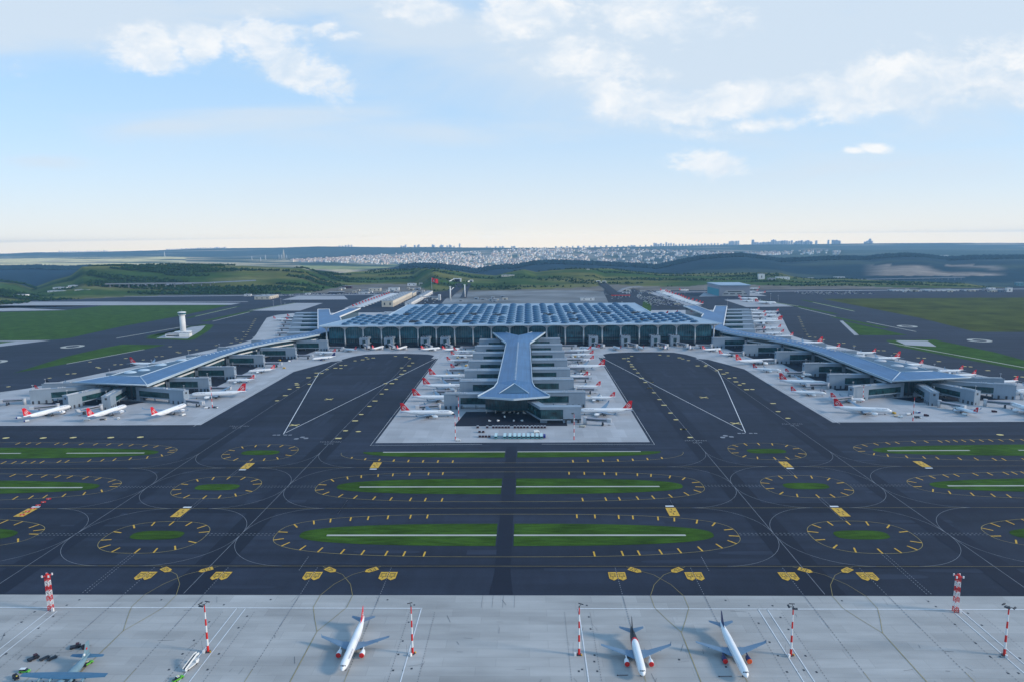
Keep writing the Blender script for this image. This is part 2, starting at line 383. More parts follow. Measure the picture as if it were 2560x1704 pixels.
def cover(px, py, X, Y, yb, yc):
    if Y < yb + 30: return mixv((.13, .125, .12), (.20, .17, .14), nz(X, Y, .006)) if Y > yb - 700 else (.10, .10, .10)
    if Y < yc + 480:
        n = nz(X * .30, Y, .0048, 1); n2 = nz(X * .20, Y, .0105, 2)
        c = mixv(GREEN, OLIVE, clamp((n - .46) * 6))
        if px < 860: c = mixv(c, WOOD, clamp((n2 - .50) * 14) * .92)
        else: c = mixv(c, WOOD, clamp((n2 - .54) * 12) * .62)
        c = mixv(c, (.17, .16, .06), clamp((nz(X * .25, Y, .008, 21) - .62) * 9) * .7)
        if abs(Y - yc) < 90: c = mixv(c, OLIVE, .5)
        return c
    if Y < 7000:
        if px < 230: return FORE_HAZE
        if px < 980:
            n = nz(X, Y, .0035, 3); return mixv(TAN, WOOD, clamp((n - .5) * 6)) if n > .4 else mixv(TAN, DRYF_SUN, .4)
        c = mixv(FORE_HAZE, (.010, .034, .048), nz(X, Y, .002, 4))
        if px > 1640:
            n = nz(X * .3, Y, .0035, 6); c = mixv(c, (.05, .075, .06), clamp((n - .55) * 7) * .8)
            if 2140 < px < 2500 and 663 < py < 690:
                n = nz(X * .3, Y, .006, 5); c = mixv(c, (.26, .215, .18), clamp((n - .36) * 8) * clamp((px - 2140) / 60) * clamp((2500 - px) / 40))
        return c
    if Y < 11300:
        if px < 480:
            n = nz(X * .35, Y, .0016, 7); c = mixv(DRYF_SUN, (.80, .66, .34), nz(X, Y, .002)); c = mixv(c, FARG, clamp((n - .56) * 10)); return mixv(c, TAN, clamp((nz(X * .3, Y, .004, 8) - .6) * 8))
        if px < 760:
            n = nz(X * .3, Y, .0022, 9); return mixv(mixv(TAN, DRYF_SUN, .3), (.06, .09, .07), clamp((n - .42) * 6))
        t0, t1 = interp(TOWNPOLY_T, px), interp(TOWNPOLY_B, px)
        if t0 - 1 < py < t1 + 1 and px < 1960:
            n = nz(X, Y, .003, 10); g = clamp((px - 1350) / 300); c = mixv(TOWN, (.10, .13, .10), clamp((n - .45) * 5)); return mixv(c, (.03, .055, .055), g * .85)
        n = nz(X * .3, Y, .002, 11)
        if px < 1000 and py > 655: return mixv((.34, .34, .13), FARG, clamp((n - .5) * 8))
        return mixv((.045, .075, .06), (.12, .14, .11), clamp((n - .5) * 5))
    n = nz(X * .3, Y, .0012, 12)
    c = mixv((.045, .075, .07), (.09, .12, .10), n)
    if px < 420 and py > 640: c = mixv(c, (.22, .22, .14), .6)
    return mixv(c, TAN, clamp((nz(X * .4, Y, .0017, 13) - .66) * 9))
tv, tf, tcol = [], [], []
for Y in ROWS: pass
KN = [(px, ray(px, 650), knots(px)) for px in COLS]
for Y in ROWS:
    for px, d, k in KN:
        z = kz(k, Y)
        # below the camera the sheet keeps the width of the photo's first rows
        X = CX + d.x / d.y * max(Y, 1400.0) * 1.02
        yb, yc = k[1][0], k[2][0]
        if Y > yb + 60:
            a = clamp((Y - yb) / 600)
            amp = 3.0 * a if Y < 7000 else (5.0 if Y < Y_T1 else 4.0)
            z += (mnoise.noise((X * .0045, Y * .0045, 3.3)) * .7 + mnoise.noise((X * .014, Y * .014, 8.1)) * .3) * amp
            if 5600 < Y < 6700 and (px < 235 or px > 980): z += mnoise.noise((X * .03, Y * .03, 5)) * 3.5
        tv.append((X, Y, z))
        pp = pix(X, max(Y, 300), z)
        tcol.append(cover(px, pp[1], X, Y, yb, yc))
nc = len(COLS)
for j in range(len(ROWS) - 1):
    for i in range(nc - 1):
        a = j * nc + i; tf.append((a, a + 1, a + nc + 1, a + nc))
me = bpy.data.meshes.new('ground'); me.from_pydata(tv, [], tf)
ca = me.color_attributes.new('landcover', 'FLOAT_COLOR', 'POINT')
for i, c in enumerate(tcol): ca.data[i].color = (*c, 1)
for p in me.polygons: p.use_smooth = True
gm = bpy.data.materials.new('terrain'); gm.use_nodes = True; gnt = gm.node_tree; gb = gnt.nodes['Principled BSDF']
gb.inputs['Roughness'].default_value = 0.95; gb.inputs['Specular IOR Level'].default_value = 0.05
at = nset(gnt, 'ShaderNodeVertexColor', layer_name='landcover')
s = mul_noise(gnt, at.outputs['Color'], .012, .72, 1.28, stretch=(.5, 1, 1), detail=8)
s = mul_noise(gnt, s, .05, .8, 1.2, stretch=(.4, 1, 1), detail=4)
gnt.links.new(s, gb.inputs['Base Color'])
me.materials.append(gm)
ground = bpy.data.objects.new('ground', me); COL.objects.link(ground); tag(ground, kind='structure')

def terr_z(X, Y):
    """height of the terrain sheet, from the same profiles"""
    px = pix(X, Y, 60.0)[0]
    return kz(knots(px), Y)

# ------------------------------------------------------------------ airfield sheets
def struct(name, mb, mats):
    return tag(mb.build(name, mats), kind='structure')
ASPH = layered('asphalt', (.0222, .0285, .0465), [dict(scale=.010, lo=.74, hi=1.22, stretch=(.25, 1, 1), detail=6), dict(scale=.045, lo=.78, hi=1.20, stretch=(.10, 1.6, 1), detail=7), dict(scale=.12, lo=.90, hi=1.12, stretch=(1, .2, 1), detail=4), dict(scale=.9, lo=.9, hi=1.1, detail=3)], rough=.88, spec=.2)
ASPHD = layered('worn asphalt', (.0080, .0112, .0245), [dict(scale=.012, lo=.75, hi=1.25, stretch=(.3, .6, 1), detail=6), dict(scale=.2, lo=.9, hi=1.1, stretch=(.1, 1, 1))], rough=.8, spec=.25)
CONC = slab_mat('concrete apron', (.385, .378, .368), 26.0, 7.4, .075, .14, layers=[dict(scale=.03, lo=.86, hi=1.10, stretch=(.5, 1, 1), detail=6), dict(scale=.22, lo=.93, hi=1.06, stretch=(.2, 1, 1)), dict(scale=.045, lo=.90, hi=1.08, stretch=(.35, 1.5, 1), detail=2)], line=.86)
CONC2 = slab_mat('concrete stands', (.40, .40, .415), 15.0, 30.0, .09, .12, off=.5, layers=[dict(scale=.02, lo=.88, hi=1.08, detail=6), dict(scale=.1, lo=.93, hi=1.05, stretch=(.2, 1, 1))], line=.9)
PALE = mat('pale concrete strip', (.42, .41, .37), .8, var=.12, scale=.05)
GRASS = layered('airfield grass', (.040, .086, .012), [dict(scale=.03, lo=.76, hi=1.25, detail=8), dict(scale=.35, lo=.68, hi=1.32, stretch=(.18, 1, 1), rot=.9, detail=6), dict(scale=1.6, lo=.75, hi=1.25)], rough=.95, spec=.05)
GRASS2 = layered('dry airfield grass', (.066, .078, .013), [dict(scale=.012, lo=.6, hi=1.35, detail=8), dict(scale=.12, lo=.72, hi=1.25, stretch=(.15, 1, 1), rot=2.2, detail=6)], rough=.95, spec=.05)
YEL = mat('yellow paint', (.62, .36, .035), .6, var=.3, scale=.5)
YELP = mat('pale yellow paint', (.66, .52, .20), .6, var=.18, scale=.3)
YELT = mat('faded yellow line paint', (.30, .235, .085), .6, var=.35, scale=.12)
WHT = mat('white paint', (.66, .67, .68), .6, var=.12, scale=.5)
WHTF = mat('faded white paint', (.22, .23, .26), .7, var=.35, scale=.12)
BLK = mat('black paint', (.03, .03, .03), .6, var=0)
REDP = mat('red barrier plastic', (.55, .03, .03), .5, var=0)

a = MB(); a.flat([(-2300, 60), (2300, 60), (2300, 2690), (-2300, 2690)], 0.0); asphalt = struct('asphalt', a, ASPH)

b = MB()
DZ = .04
for y in (500.7, 596.4):
    b.flat([(-900, y - 9), (900, y - 9), (900, y + 10), (-900, y + 10)], DZ)
for x in (-306, -187, 187, 306):
    y1 = 1190 if abs(x) < 200 else 1130
    b.flat([(x - 12, 371.5), (x + 12, 371.5), (x + 11, 420), (x + 12, y1), (x - 12, y1), (x - 11, 420)], DZ + .03 + (.01 if x > 0 else 0))
for s in (-1, 1):
    b.flat([(s * 320, 686), (s * 900, 686), (s * 900, 694), (s * 320, 694)], DZ)
b.flat([(-7, 371.5), (7, 371.5), (5, 398), (-5, 398)], DZ)
b.flat([(-5, 398), (5, 398), (5, 660), (-5, 660)], DZ + .02)
b.flat([(-900, 403.5), (900, 403.5), (900, 408.5), (-900, 408.5)], DZ + .01)
struct('taxiway_lane', b, ASPHD)

pt = MB(); rp = random.Random(31)
for _ in range(150):                                           # resurfaced patches and washed-out streaks
    x, y = rp.uniform(-520, 520), rp.uniform(376, 735); w_, h_ = rp.uniform(8, 46), rp.uniform(2.0, 7)
    if rp.random() < .5: pt.flat(superell(x, y, w_, h_ * .6, 2.6, 24), .015 + .00015 * _)
    else: pt.flat([(x - w_, y - h_ / 2), (x + w_, y - h_ / 2), (x + w_, y + h_ / 2), (x - w_, y + h_ / 2)], .015 + .00015 * _)
for s in (-1, 1):
    for _ in range(26):
        x, y = s * rp.uniform(150, 345), rp.uniform(740, 1150); pt.flat([(x - 3, y - 24), (x + 3, y - 24), (x + 3, y + 24), (x - 3, y + 24)], .012 + .0001 * _)
struct('asphalt_patch', pt, layered('patched asphalt', (.0275, .035, .056), [dict(scale=.05, lo=.8, hi=1.2, stretch=(.15, 1, 1), detail=6)], rough=.9, spec=.2))
c = MB(); c.flat([(-460, 90), (460, 90), (460, 370.5), (-460, 370.5)], DZ); struct('apron', c, CONC)

CZ = .06
def bay_edge(s):
    """bay side of an outer pier apron + terminal front + centre pier apron, one side"""
    return [(s * p[0], p[1]) for p in [(355, 745), (355, 928), (356, 1060), (322, 1150), (306, 1158), (308, 1170), (297, 1200), (280, 1222), (245, 1229), (200, 1228), (165, 1220), (151, 1206), (152, 1174), (140, 1174), (140, 673)]]
d = MB()
poly = [(-140, 673), (140, 673)] + bay_edge(1)[::-1][1:] + [(900, 745), (702, 945), (640, 1137), (571, 1371), (568, 1420), (590, 1500), (640, 1660), (692, 1830), (690, 1900), (660, 1944), (500, 1948)]
poly = poly + [(-x, y) for x, y in poly[::-1]]
# one concrete sheet carries all the stands, the terminal and its piers
d.flat([(x, y) for x, y in poly], CZ)
struct('concrete_stands', d, CONC2)

e = MB()
def pad(p, z=CZ): e.flat(p, z)
for s in (-1, 1):
    pad([(s * 812, 2028), (s * 662, 2017), (s * 666, 2263), (s * 760, 2272)])
    pad([(s * 855, 2403), (s * 617, 2397), (s * 674, 2558), (s * 855, 2577)])
    pad([(s * 500, 2075), (s * 545, 2070), (s * 562, 2620), (s * 470, 2620)])
for s in (-1, 1): pad([(s * 540, 2590), (s * 2300, 2606), (s * 2300, 2630), (s * 540, 2616)], CZ + .02)
pad([(-1010, 1433), (-2300, 1400), (-2300, 1300), (-1080, 1300)])
pad([(-1419, 2092), (-2300, 2000), (-2300, 2300), (-1395, 2246), (-960, 2225), (-955, 2290), (-1500, 2380), (-2300, 2420)], CZ + .01)
pad([(-950, 2330), (-2300, 2440), (-2300, 2455), (-950, 2345)], CZ + .02)
pad([(742, 1348), (800, 1340), (775, 1268), (730, 1290)], CZ + .14)
pad([(786, 1672), (778, 1672), (697, 1423), (707, 1423)], CZ + .04)
struct('concrete_pad', e, mat('old concrete', (.34, .34, .36), .85, var=.14, scale=.02, stretch=(.3, 1, 1)))

g = MB(); GZ = .10
for yy in (453.5, 548.5, 643):
    for s in (-1, 1):
        full = superell(0, yy, 145, 18.3, 2.6, 96)
        half = [p for p in full if s * p[0] > 6.2]
        half.sort(key=lambda p: math.atan2(p[1] - yy, s * p[0] - 6))
        ytop = 18.3; h = [(s * 6.1, yy - ytop)] + half + [(s * 6.1, yy + ytop)]
        if yy > 600: h = [(x, min(y, yy - .4)) for x, y in h]
        g.flat(h, GZ)
        g.flat(superell(s * 246.5, yy - 1, 18.5, 7.3, 3.0, 48), GZ)
        fe = superell(s * 600, yy, 251, 18.3, 2.7, 160)
        g.flat(fe, GZ)
struct('grass_island', g, GRASS)
g = MB()
g.flat([(-2300, 2064 - 180), (-1419, 2086), (-1395, 2240), (-960, 2218), (-965, 1894), (-993, 1668), (-990, 1461), (-1006, 1437), (-2300, 1405)], GZ)
g.flat([(-1075, 1418), (-2300, 1380), (-2300, 1340), (-1090, 1380)], GZ)
g.flat([(-811, 1062), (-832, 1220), (-824, 1322), (-813, 1365), (-718, 1354), (-730, 1298), (-780, 1143)], GZ)
g.flat([(-812, 1447), (-821, 1525), (-818, 1658), (-786, 1690), (-768, 1680), (-732, 1576), (-696, 1432), (-703, 1416)], GZ)
g.flat([(786, 1672), (804, 1418), (706, 1423)], GZ)
g.flat([(725, 1352), (822, 1355), (838, 1200), (812, 900), (780, 1000), (707, 1272)], GZ)
for s in (-1, 1):
    for p in ([(790, 1700), (806, 1690), (830, 1480), (812, 1470)], [(800, 2010), (822, 2000), (842, 1760), (826, 1760)], [(905, 2180), (918, 2170), (925, 1840), (908, 1840)]):
        g.flat([(s * x, y + (60 if s > 0 else 0)) for x, y in p], GZ)
    g.flat([(s * 830, 2030), (s * 812, 2026), (s * 760, 2272), (s * 768, 2280)], GZ)
struct('grass_field', g, GRASS)
g = MB(); g.flat([(989, 2270), (2300, 2250), (2300, 1330), (1066, 1454), (969, 1462), (998, 1718)], GZ); struct('dry_grass_field', g, GRASS2)

# pale drainage strips in the grass
p = MB(); PZ = .14
for yy in (452, 547, 642):
    for s in (-1, 1):
        p.flat([(s * 6, yy - 1.2), (s * 125.5, yy - 1.2), (s * 125.5, yy + 1.2), (s * 6, yy + 1.2)], PZ)
        for x0, x1 in ((362, 440), (486, 620)):
            if yy > 600 or True:
                if yy < 600: x1 = 600 if x0 < 400 else 0
                if x1 > x0: p.flat([(s * x0, yy - 1.2), (s * x1, yy - 1.2), (s * x1, yy + 1.2), (s * x0, yy + 1.2)], PZ)
p.line([(-779, 1143), (-730, 1298)], 4, PZ); p.line([(-880, 1455), (-826, 1665)], 5, PZ)
p.line([(715, 1320), (790, 1050)], 4, PZ); p.line([(850, 1470), (833, 1650)], 4, PZ)
for s in (-1, 1):
    p.line([(s * 808, 1760), (s * 803, 1990)], 4, PZ); p.line([(s * 912, 1880), (s * 910, 2150)], 4, PZ); p.line([(s * 820, 2034), (s * 764, 2270)], 5, PZ)
for s in (-1, 1):                                              # turn pads with pale rings
    for X, Y in ((900, 1340), (925, 1165), (880, 1560)):
        if s < 0 and Y > 1500: continue
        ring = superell(s * X, Y, 21, 21, 2, 40); inn = superell(s * X, Y, 12, 12, 2, 40); n = len(ring)
        p.add([(x, y, PZ) for x, y in ring + inn], [(i, (i + 1) % n, n + (i + 1) % n, n + i) for i in range(n)])
struct('drainage_strip', p, PALE)

# the tower's yard
y = MB(); y.flat([(-790, 1452), (-800, 1520), (-808, 1645), (-785, 1672), (-752, 1580), (-715, 1440)], PZ); struct('yard', y, mat('yard paving', (.33, .34, .36), .85, var=.2, scale=.08))
# dark service road round the pier ends
r = MB()
r.flat([(-58, 800), (60, 800), (60, 735), (-66, 735)], CZ + .05)
for s in (-1, 1):
    r.flat([(s * 430, 905), (s * 505, 905), (s * 505, 1130), (s * 430, 1130)], CZ + .05)
    r.flat([(s * 480, 860), (s * 600, 880), (s * 620, 850), (s * 500, 835)], CZ + .06)
    r.flat([(s * 400, 1150), (s * 470, 1150), (s * 420, 1300), (s * 380, 1300)], CZ + .05)
r.flat([(-382, 1296), (382, 1296), (382, 1322), (-382, 1322)], CZ + .05)
struct('service_road', r, ASPHD)

# ---- painted markings
yl = MB(); LZ = .18
yb_ = MB(); TZ = .20
def oval(cx, cy, a, b, n, skip=None):
    pts = superell(cx, cy, a, b, n, 160)
    yl.line(pts, .38, LZ, closed=True)
    per = 0; last = None; step = 14.2; acc = 7.0
    for i in range(len(pts)):
        p0, p1 = pts[i], pts[(i + 1) % len(pts)]
        l = math.hypot(p1[0] - p0[0], p1[1] - p0[1])
        acc += l
        if acc >= step:
            acc -= step
            if skip and abs(p1[0]) < skip: continue
            tx, ty = (p1[0] - p0[0]) / l, (p1[1] - p0[1]) / l; nx, ny = -ty, tx
            yb_.line([p1, (p1[0] + nx * 7, p1[1] + ny * 7)], 1.1, TZ)
for yy in (454, 549, 644):
    if yy < 600: oval(0, yy, 162, 35, 2.9, skip=48)
    else:
        pts = [q for q in superell(0, yy, 166, 35, 2.9, 160) if q[1] < yy - 1]
        yl.line(sorted(pts), .38, LZ)
        for x in range(-152, 153, 14):
            if abs(x) > 46: yb_.line([(x, yy - 35 * (1 - abs(x / 166) ** 2.9) ** (1 / 2.9)), (x, yy - 28 * (1 - abs(x / 166) ** 2.9) ** (1 / 2.9))], 1.35, TZ)
    for s in (-1, 1):
        oval(s * 246.5, yy - 4 if yy < 500 else yy - 2, 35.5, 26, 2.5)
        oval(s * 600, yy, 267, 35, 2.9)
for yy, w in ((406.2, .28), (500.7, .3), (596.4, .3)):
    yl.line([(-700, yy), (700, yy)], w, LZ)
struct('taxiway_line', yl, YELT); struct('taxiway_edge_bar', yb_, YEL)

wl = MB()
for x in (-306, -187, 187, 306): wl.line([(x, 372), (x, 1130 if abs(x) > 200 else 1170)], .36, LZ + .02)
def arc(cx, cy, r, a0, a1, n=18): return [(cx + r * math.cos(a0 + (a1 - a0) * i / n), cy + r * math.sin(a0 + (a1 - a0) * i / n)) for i in range(n + 1)]
for s in (-1, 1):                                              # fillets between lanes and taxiways
    for X in (187, 306):
        for Yc in (406.2, 500.7, 596.4):
            for sx in (-1, 1):
                for sy in (-1, 1):
                    if Yc < 450 and sy < 0: continue
                    cx, cy = s * X + sx * 46, Yc + sy * 46
                    pts = [(s * X + sx * (46 - 46 * math.sin(t)) * 1.0, Yc + sy * (46 - 46 * math.cos(t))) for t in [math.pi / 2 * i / 14 for i in range(15)]]
                    wl.line(pts, .27, LZ + .03)
struct('taxilane_line', wl, WHTF)

wt = MB()
for s in (-1, 1):                                              # white bay edge lines
    wt.line([(s * 246.5, 706), (s * 297, 968), (s * 312, 1050), (s * 309, 1135), (s * 304, 1158)], .85, LZ + .04)
    wt.line([(s * 246, 712), (s * 141, 1190)], .75, LZ + .04)
    wt.line([(s * 143, 776), (s * 142, 1170)], .3, LZ)
    wt.line([(s * 143, 776), (s * 143, 664), (s * 30, 667)], .42, LZ)
    wt.line([(s * 360, 738), (s * 360, 925), (s * 361, 1058)], .4, LZ)
    wt.line([(s * 43.5, 356), (s * 420, 356)], .8, LZ)
    for x in (143.5, 148.5, 249, 254): wt.line([(s * x, 356 if x not in (249,) else 352), (s * x, 200)], .55, LZ)
    wt.line([(s * 44, 356), (s * 44, 200)], .6, LZ)
struct('white_line', wt, WHT)

yc_ = MB()
for s in (-1, 1):                                              # lead-in curves of the front stands
    for X0 in (96, 200, 304):
        if X0 > 300: continue
        for q in (-1, 1):
            pts = [(X0 - q * 18.5, 405.5), (X0 - q * 3, 395), (X0 + q * 5, 383), (X0 + q * 9.5, 370), (X0 + q * 9.5, 357), (X0 + q * 5, 345), (X0, 333), (X0, 326)]
            yc_.line([(s * x, y) for x, y in pts], .27, LZ + (.01 if q > 0 else 0))
        yc_.line([(s * X0, 327), (s * X0, 200)], .36, LZ + .02)
    for X0 in (70.5, 117.5, 174.5, 222):
        yc_.line([(s * X0, 300), (s * X0, 200)], .22, LZ + .02)
struct('stand_line', yc_, YELT)
ds = MB()
for s in (-1, 1):                                              # dashed stand centre lines and crossings
    for X0 in (70.5, 117.5, 174.5, 222):
        y0 = 404
        while y0 > 338:
            ds.flat([(s * X0 - .22, y0 - 1.0), (s * X0 + .22, y0 - 1.0), (s * X0 + .22, y0), (s * X0 - .22, y0)], LZ + .05); y0 -= 2.4
    for X0, a, bq in ((246.5, 372, 424), (246.5, 478, 521), (246.5, 573, 618), (128, 400, 419), (128, 489, 517), (-128, 489, 515)):
        for o in ((-1.3, 1.3) if X0 > 200 else (0,)):
            y0 = bq
            while y0 > a:
                ds.flat([(s * X0 + o - .2, y0 - 1.1), (s * X0 + o + .2, y0 - 1.1), (s * X0 + o + .2, y0), (s * X0 + o - .2, y0)], LZ + .06); y0 -= 2.2
    for yy in (453.5, 548):
        for o in (-1.3, 1.3):
            x0 = 163
            while x0 < 333:
                if not 211 < x0 < 282: ds.flat([(s * x0, yy + o - .25), (s * (x0 + 1.4), yy + o - .25), (s * (x0 + 1.4), yy + o + .25), (s * x0, yy + o + .25)], LZ + .06)
                x0 += 2.8
struct('dashed_line', ds, WHTF)
dk = MB()
for s in (-1, 1):
    for X0 in (70.5, 117.5, 174.5, 222):
        y0 = 369
        while y0 > 300:
            dk.flat([(s * X0 - .13, y0 - 1.1), (s * X0 + .13, y0 - 1.1), (s * X0 + .13, y0), (s * X0 - .13, y0)], LZ); y0 -= 2.2
    for X0 in (36, 50, 137, 155, 242, 262):
        y0 = 352
        while y0 > 270:
            dk.flat([(s * X0 - .1, y0 - 1.0), (s * X0 + .1, y0 - 1.0), (s * X0 + .1, y0), (s * X0 - .1, y0)], LZ); y0 -= 2.0
rr3 = random.Random(9)
for _ in range(60):                                            # tyre scuffs and drips on the open apron
    x, y = rr3.uniform(-270, 270), rr3.uniform(285, 366); l = rr3.uniform(2, 9); a2 = rr3.choice([0, 1.57, 1.3, 1.9, .2]) + rr3.uniform(-.15, .15)
    dk.line([(x, y), (x + math.cos(a2) * l, y + math.sin(a2) * l)], rr3.uniform(.08, .22), LZ - .02)
for s in (-1, 1):
    for x in (-10.5, -4.5, 1.5, 8): 
        if s > 0: dk.flat([(x, 357), (x + .12, 357), (x + .12, 370.3), (x, 370.3)], LZ)
struct('joint_line', dk, mat('dark joint sealant', (.10, .10, .11), .8, var=.3, scale=.3))

# painted stand and direction plates
hx = MB(); hk = MB()
def plate(cx, cy, w, h, rot, z=LZ + .08):
    c, s = math.cos(rot), math.sin(rot)
    tr = lambda x, y: (cx + x * c - y * s, cy + x * s + y * c)
    hx.flat([tr(*q) for q in [(-w / 2, h / 2), (w / 2, h / 2), (w / 2, -h * .28), (0, -h / 2), (-w / 2, -h * .28)]], z)
    for k, yy in enumerate((.33, .17, .01, -.15)):
        for x0, x1 in ((-.36, -.18), (-.12, .08), (.14, .36)):
            if (k + int(x0 * 10)) % 4 == 0: continue
            hk.flat([tr(*q) for q in [(x0 * w, yy * h), (x1 * w, yy * h), (x1 * w, (yy - .09) * h), (x0 * w, (yy - .09) * h)]], z + .05)
for s in (-1, 1):
    for X0 in (70.5, 117.5, 174.5, 222):
        for o in (-2.75, 2.75): plate(s * X0 + o, 393, 5.0, 10.5, 0)
    for X0, q in ((82.5, 1), (108, -1), (187.5, 1), (212.5, -1)):
        plate(s * X0, 400.8, 4.6, 8.6, s * q * .95)
struct('stand_plate', hx, YEL); struct('stand_plate_lettering', hk, mat('dark lettering', (.10, .08, .03), .7, var=0))
rx = MB(); rk = MB()
for X0, Y0, fl in ((125, 493, 1), (-250, 492, 1), (250, 492, 1), (-371, 493, 1), (-124, 603, -1), (250, 602, -1), (372, 602, -1), (-243, 602, -1)):
    rx.flat([(X0 - 3.9, Y0 - 8), (X0 + 3.9, Y0 - 8), (X0 + 3.9, Y0 + 8), (X0 - 3.9, Y0 + 8)], LZ + .1)
    yw = Y0 + fl * 11
    rx.flat([(X0 - 3.2, yw - 1.2), (X0 + 3.2, yw - 1.2), (X0 + 3.2, yw + 1.2), (X0 - 3.2, yw + 1.2)], LZ + .1, 1)
    for yy in (-5.6, 2.6):
        rk.flat([(X0 - .35, Y0 + yy), (X0 + .35, Y0 + yy), (X0 + .35, Y0 + yy + 3.2), (X0 - .35, Y0 + yy + 3.2)], LZ + .15)
    rk.flat([(X0 - 2.4, Y0 - 1.2), (X0 - .6, Y0 - 1.2), (X0 - .6, Y0 + .3), (X0 - 2.4, Y0 + .3)], LZ + .15)
    rk.flat([(X0 + .8, Y0 - .6), (X0 + 2.3, Y0 - .6), (X0 + 2.3, Y0 + 1.0), (X0 + .8, Y0 + 1.0)], LZ + .15)
struct('direction_plate', rx, [YEL, WHT]); struct('direction_plate_lettering', rk, mat('brown lettering', (.09, .06, .02), .7, var=0))

# yellow position marks along the taxilanes
pm = MB()
def mk(X, Y, w=8.5, h=7.0, hexa=False):
    if hexa: pm.flat([(X - w / 2, Y), (X - w / 4, Y + h / 2), (X + w / 4, Y + h / 2), (X + w / 2, Y), (X + w / 4, Y - h / 2), (X - w / 4, Y - h / 2)], LZ + .12)
    else: pm.flat([(X - w / 2, Y - h / 2), (X + w / 2, Y - h / 2), (X + w / 2, Y + h / 2), (X - w / 2, Y + h / 2)], LZ + .12)
P3_ = lambda a, b2: (620 + a / 6.929, 760 + b2 / 6.929)
P2_ = lambda a, b2: (320 + a / 6.929, 820 + b2 / 6.929)
P1_ = lambda a, b2: (a / 6.929, 860 + b2 / 6.929)
r2 = lambda a, b2: (600 + a / 3.267, 600 + b2 / 3.267)
BAYL = [P3_(*q) for q in [(1855, 980), (1985, 962), (2080, 945), (2050, 918), (2170, 930), (1610, 1058), (1690, 1058), (1515, 1106), (1610, 1110), (1370, 1130), (1190, 1190), (1280, 1195), (1180, 1250), (1050, 1272), (1065, 1383), (840, 1370), (850, 1395), (865, 1437), (720, 1470)]]
BAYL += [r2(*q) for q in [(370, 1268), (303, 1310), (1270, 948), (1355, 953), (1385, 966), (1410, 1002), (1382, 1025), (1320, 1042), (1345, 1064), (1320, 1093), (1275, 1136), (1190, 1170), (1240, 1170), (1195, 1218), (1157, 1255), (1102, 1312), (1057, 1355), (990, 1422), (940, 1474), (862, 1555)]]
BAYL += [(896, 1078), (846, 1095)]
BAYR = [(1620 + a / 6.929, 760 + b2 / 6.929) for a, b2 in [(205, 880), (350, 892), (545, 927), (603, 947), (700, 974), (860, 1067), (1010, 1055), (995, 1077), (1250, 1128), (1190, 1150), (1370, 1184), (1310, 1207), (1408, 1280), (1505, 1271), (1523, 1342), (1655, 1372), (1588, 1397), (1708, 1478), (1808, 1474), (55, 1352), (35, 1450)]]
BAYR += [(1240 + a / 3.267, 600 + b2 / 3.267) for a, b2 in [(1108, 947), (1080, 962), (1045, 966), (1083, 989), (1105, 1015), (1112, 1032), (1132, 1052), (1158, 1083), (1190, 1126), (1220, 1160), (1270, 1160), (1258, 1206), (1290, 1245), (1335, 1300), (1372, 1346), (1425, 1410), (1470, 1465), (1530, 1543)]]
BAYR += [(1280 + 1580 * .27165, 1050 + 82 * .27165), (1280 + 1640 * .27165, 1050 + 157 * .27165)]
BAYR += [(1920 + a / 6.532, 820 + b2 / 6.532) for a, b2 in [(85, 1227), (165, 1358), (325, 1468)]]
OUTL = [P2_(*q) for q in [(2100, 30), (2078, 65), (2048, 115), (2022, 155), (1975, 200), (1948, 245), (1790, 255), (1530, 300), (1190, 372), (890, 425), (590, 488), (265, 548), (730, 320), (850, 412), (490, 492), (1060, 382), (1865, 180), (2000, 68), (1890, 210)]] + [P1_(*q) for q in [(2100, 350), (1720, 415), (1285, 508), (860, 585), (145, 735), (2180, 245), (1990, 354), (1560, 307), (1690, 398), (1170, 515)]]
OUTL += [(560 + a / 8.254, 690 + b2 / 8.254) for a, b2 in [(650, 888), (630, 920), (610, 957), (590, 990), (565, 1030), (545, 1068), (515, 1110), (492, 1152), (457, 1212), (430, 1258)]]
OUTR = [(1920 + a / 6.532, 820 + b2 / 6.532) for a, b2 in [(590, 22), (607, 58), (640, 105), (680, 145), (910, 190), (1150, 243), (1235, 246), (1410, 288), (1805, 365), (1890, 367), (2085, 412), (770, 153)]]
OUTR += [(2220 + a / 6.929, 860 + b2 / 6.929) for a, b2 in [(130, 158), (525, 237), (628, 241), (880, 298), (1330, 385), (1430, 390), (1730, 455), (2215, 555), (2330, 565)]]
OUTR += [(1800 + a / 8.254, 690 + b2 / 8.254) for a, b2 in [(1627, 842), (1643, 876), (1658, 915), (1675, 952), (1693, 998), (1713, 1040), (1740, 1102), (1760, 1147)]]
for i, q in enumerate(BAYL + BAYR + OUTL + OUTR):
    X, Y = G(*q); mk(X, Y, 6.4, 4.6 if Y > 900 else 3.8, hexa=(i % 3 != 1))
for s in (-1, 1):
    for X, Y in ((s * 247, 742), (s * 244, 868)):              # painted crosses
        for k in (.6, -.6):
            dx, dy = math.cos(k) * 6, math.sin(k) * 6; pm.line([(X - dx, Y - dy), (X + dx, Y + dy)], 1.8, LZ + (.12 if k > 0 else .14))
for px, py in [(15, 1094), (108, 1094), (183, 1093), (277, 1093), (351, 1092), (2500, 1086)]:
    X, Y = G(px, py); mk(X, Y, 7.5, 5, hexa=True)
struct('position_mark', pm, YELP)
wm = MB()
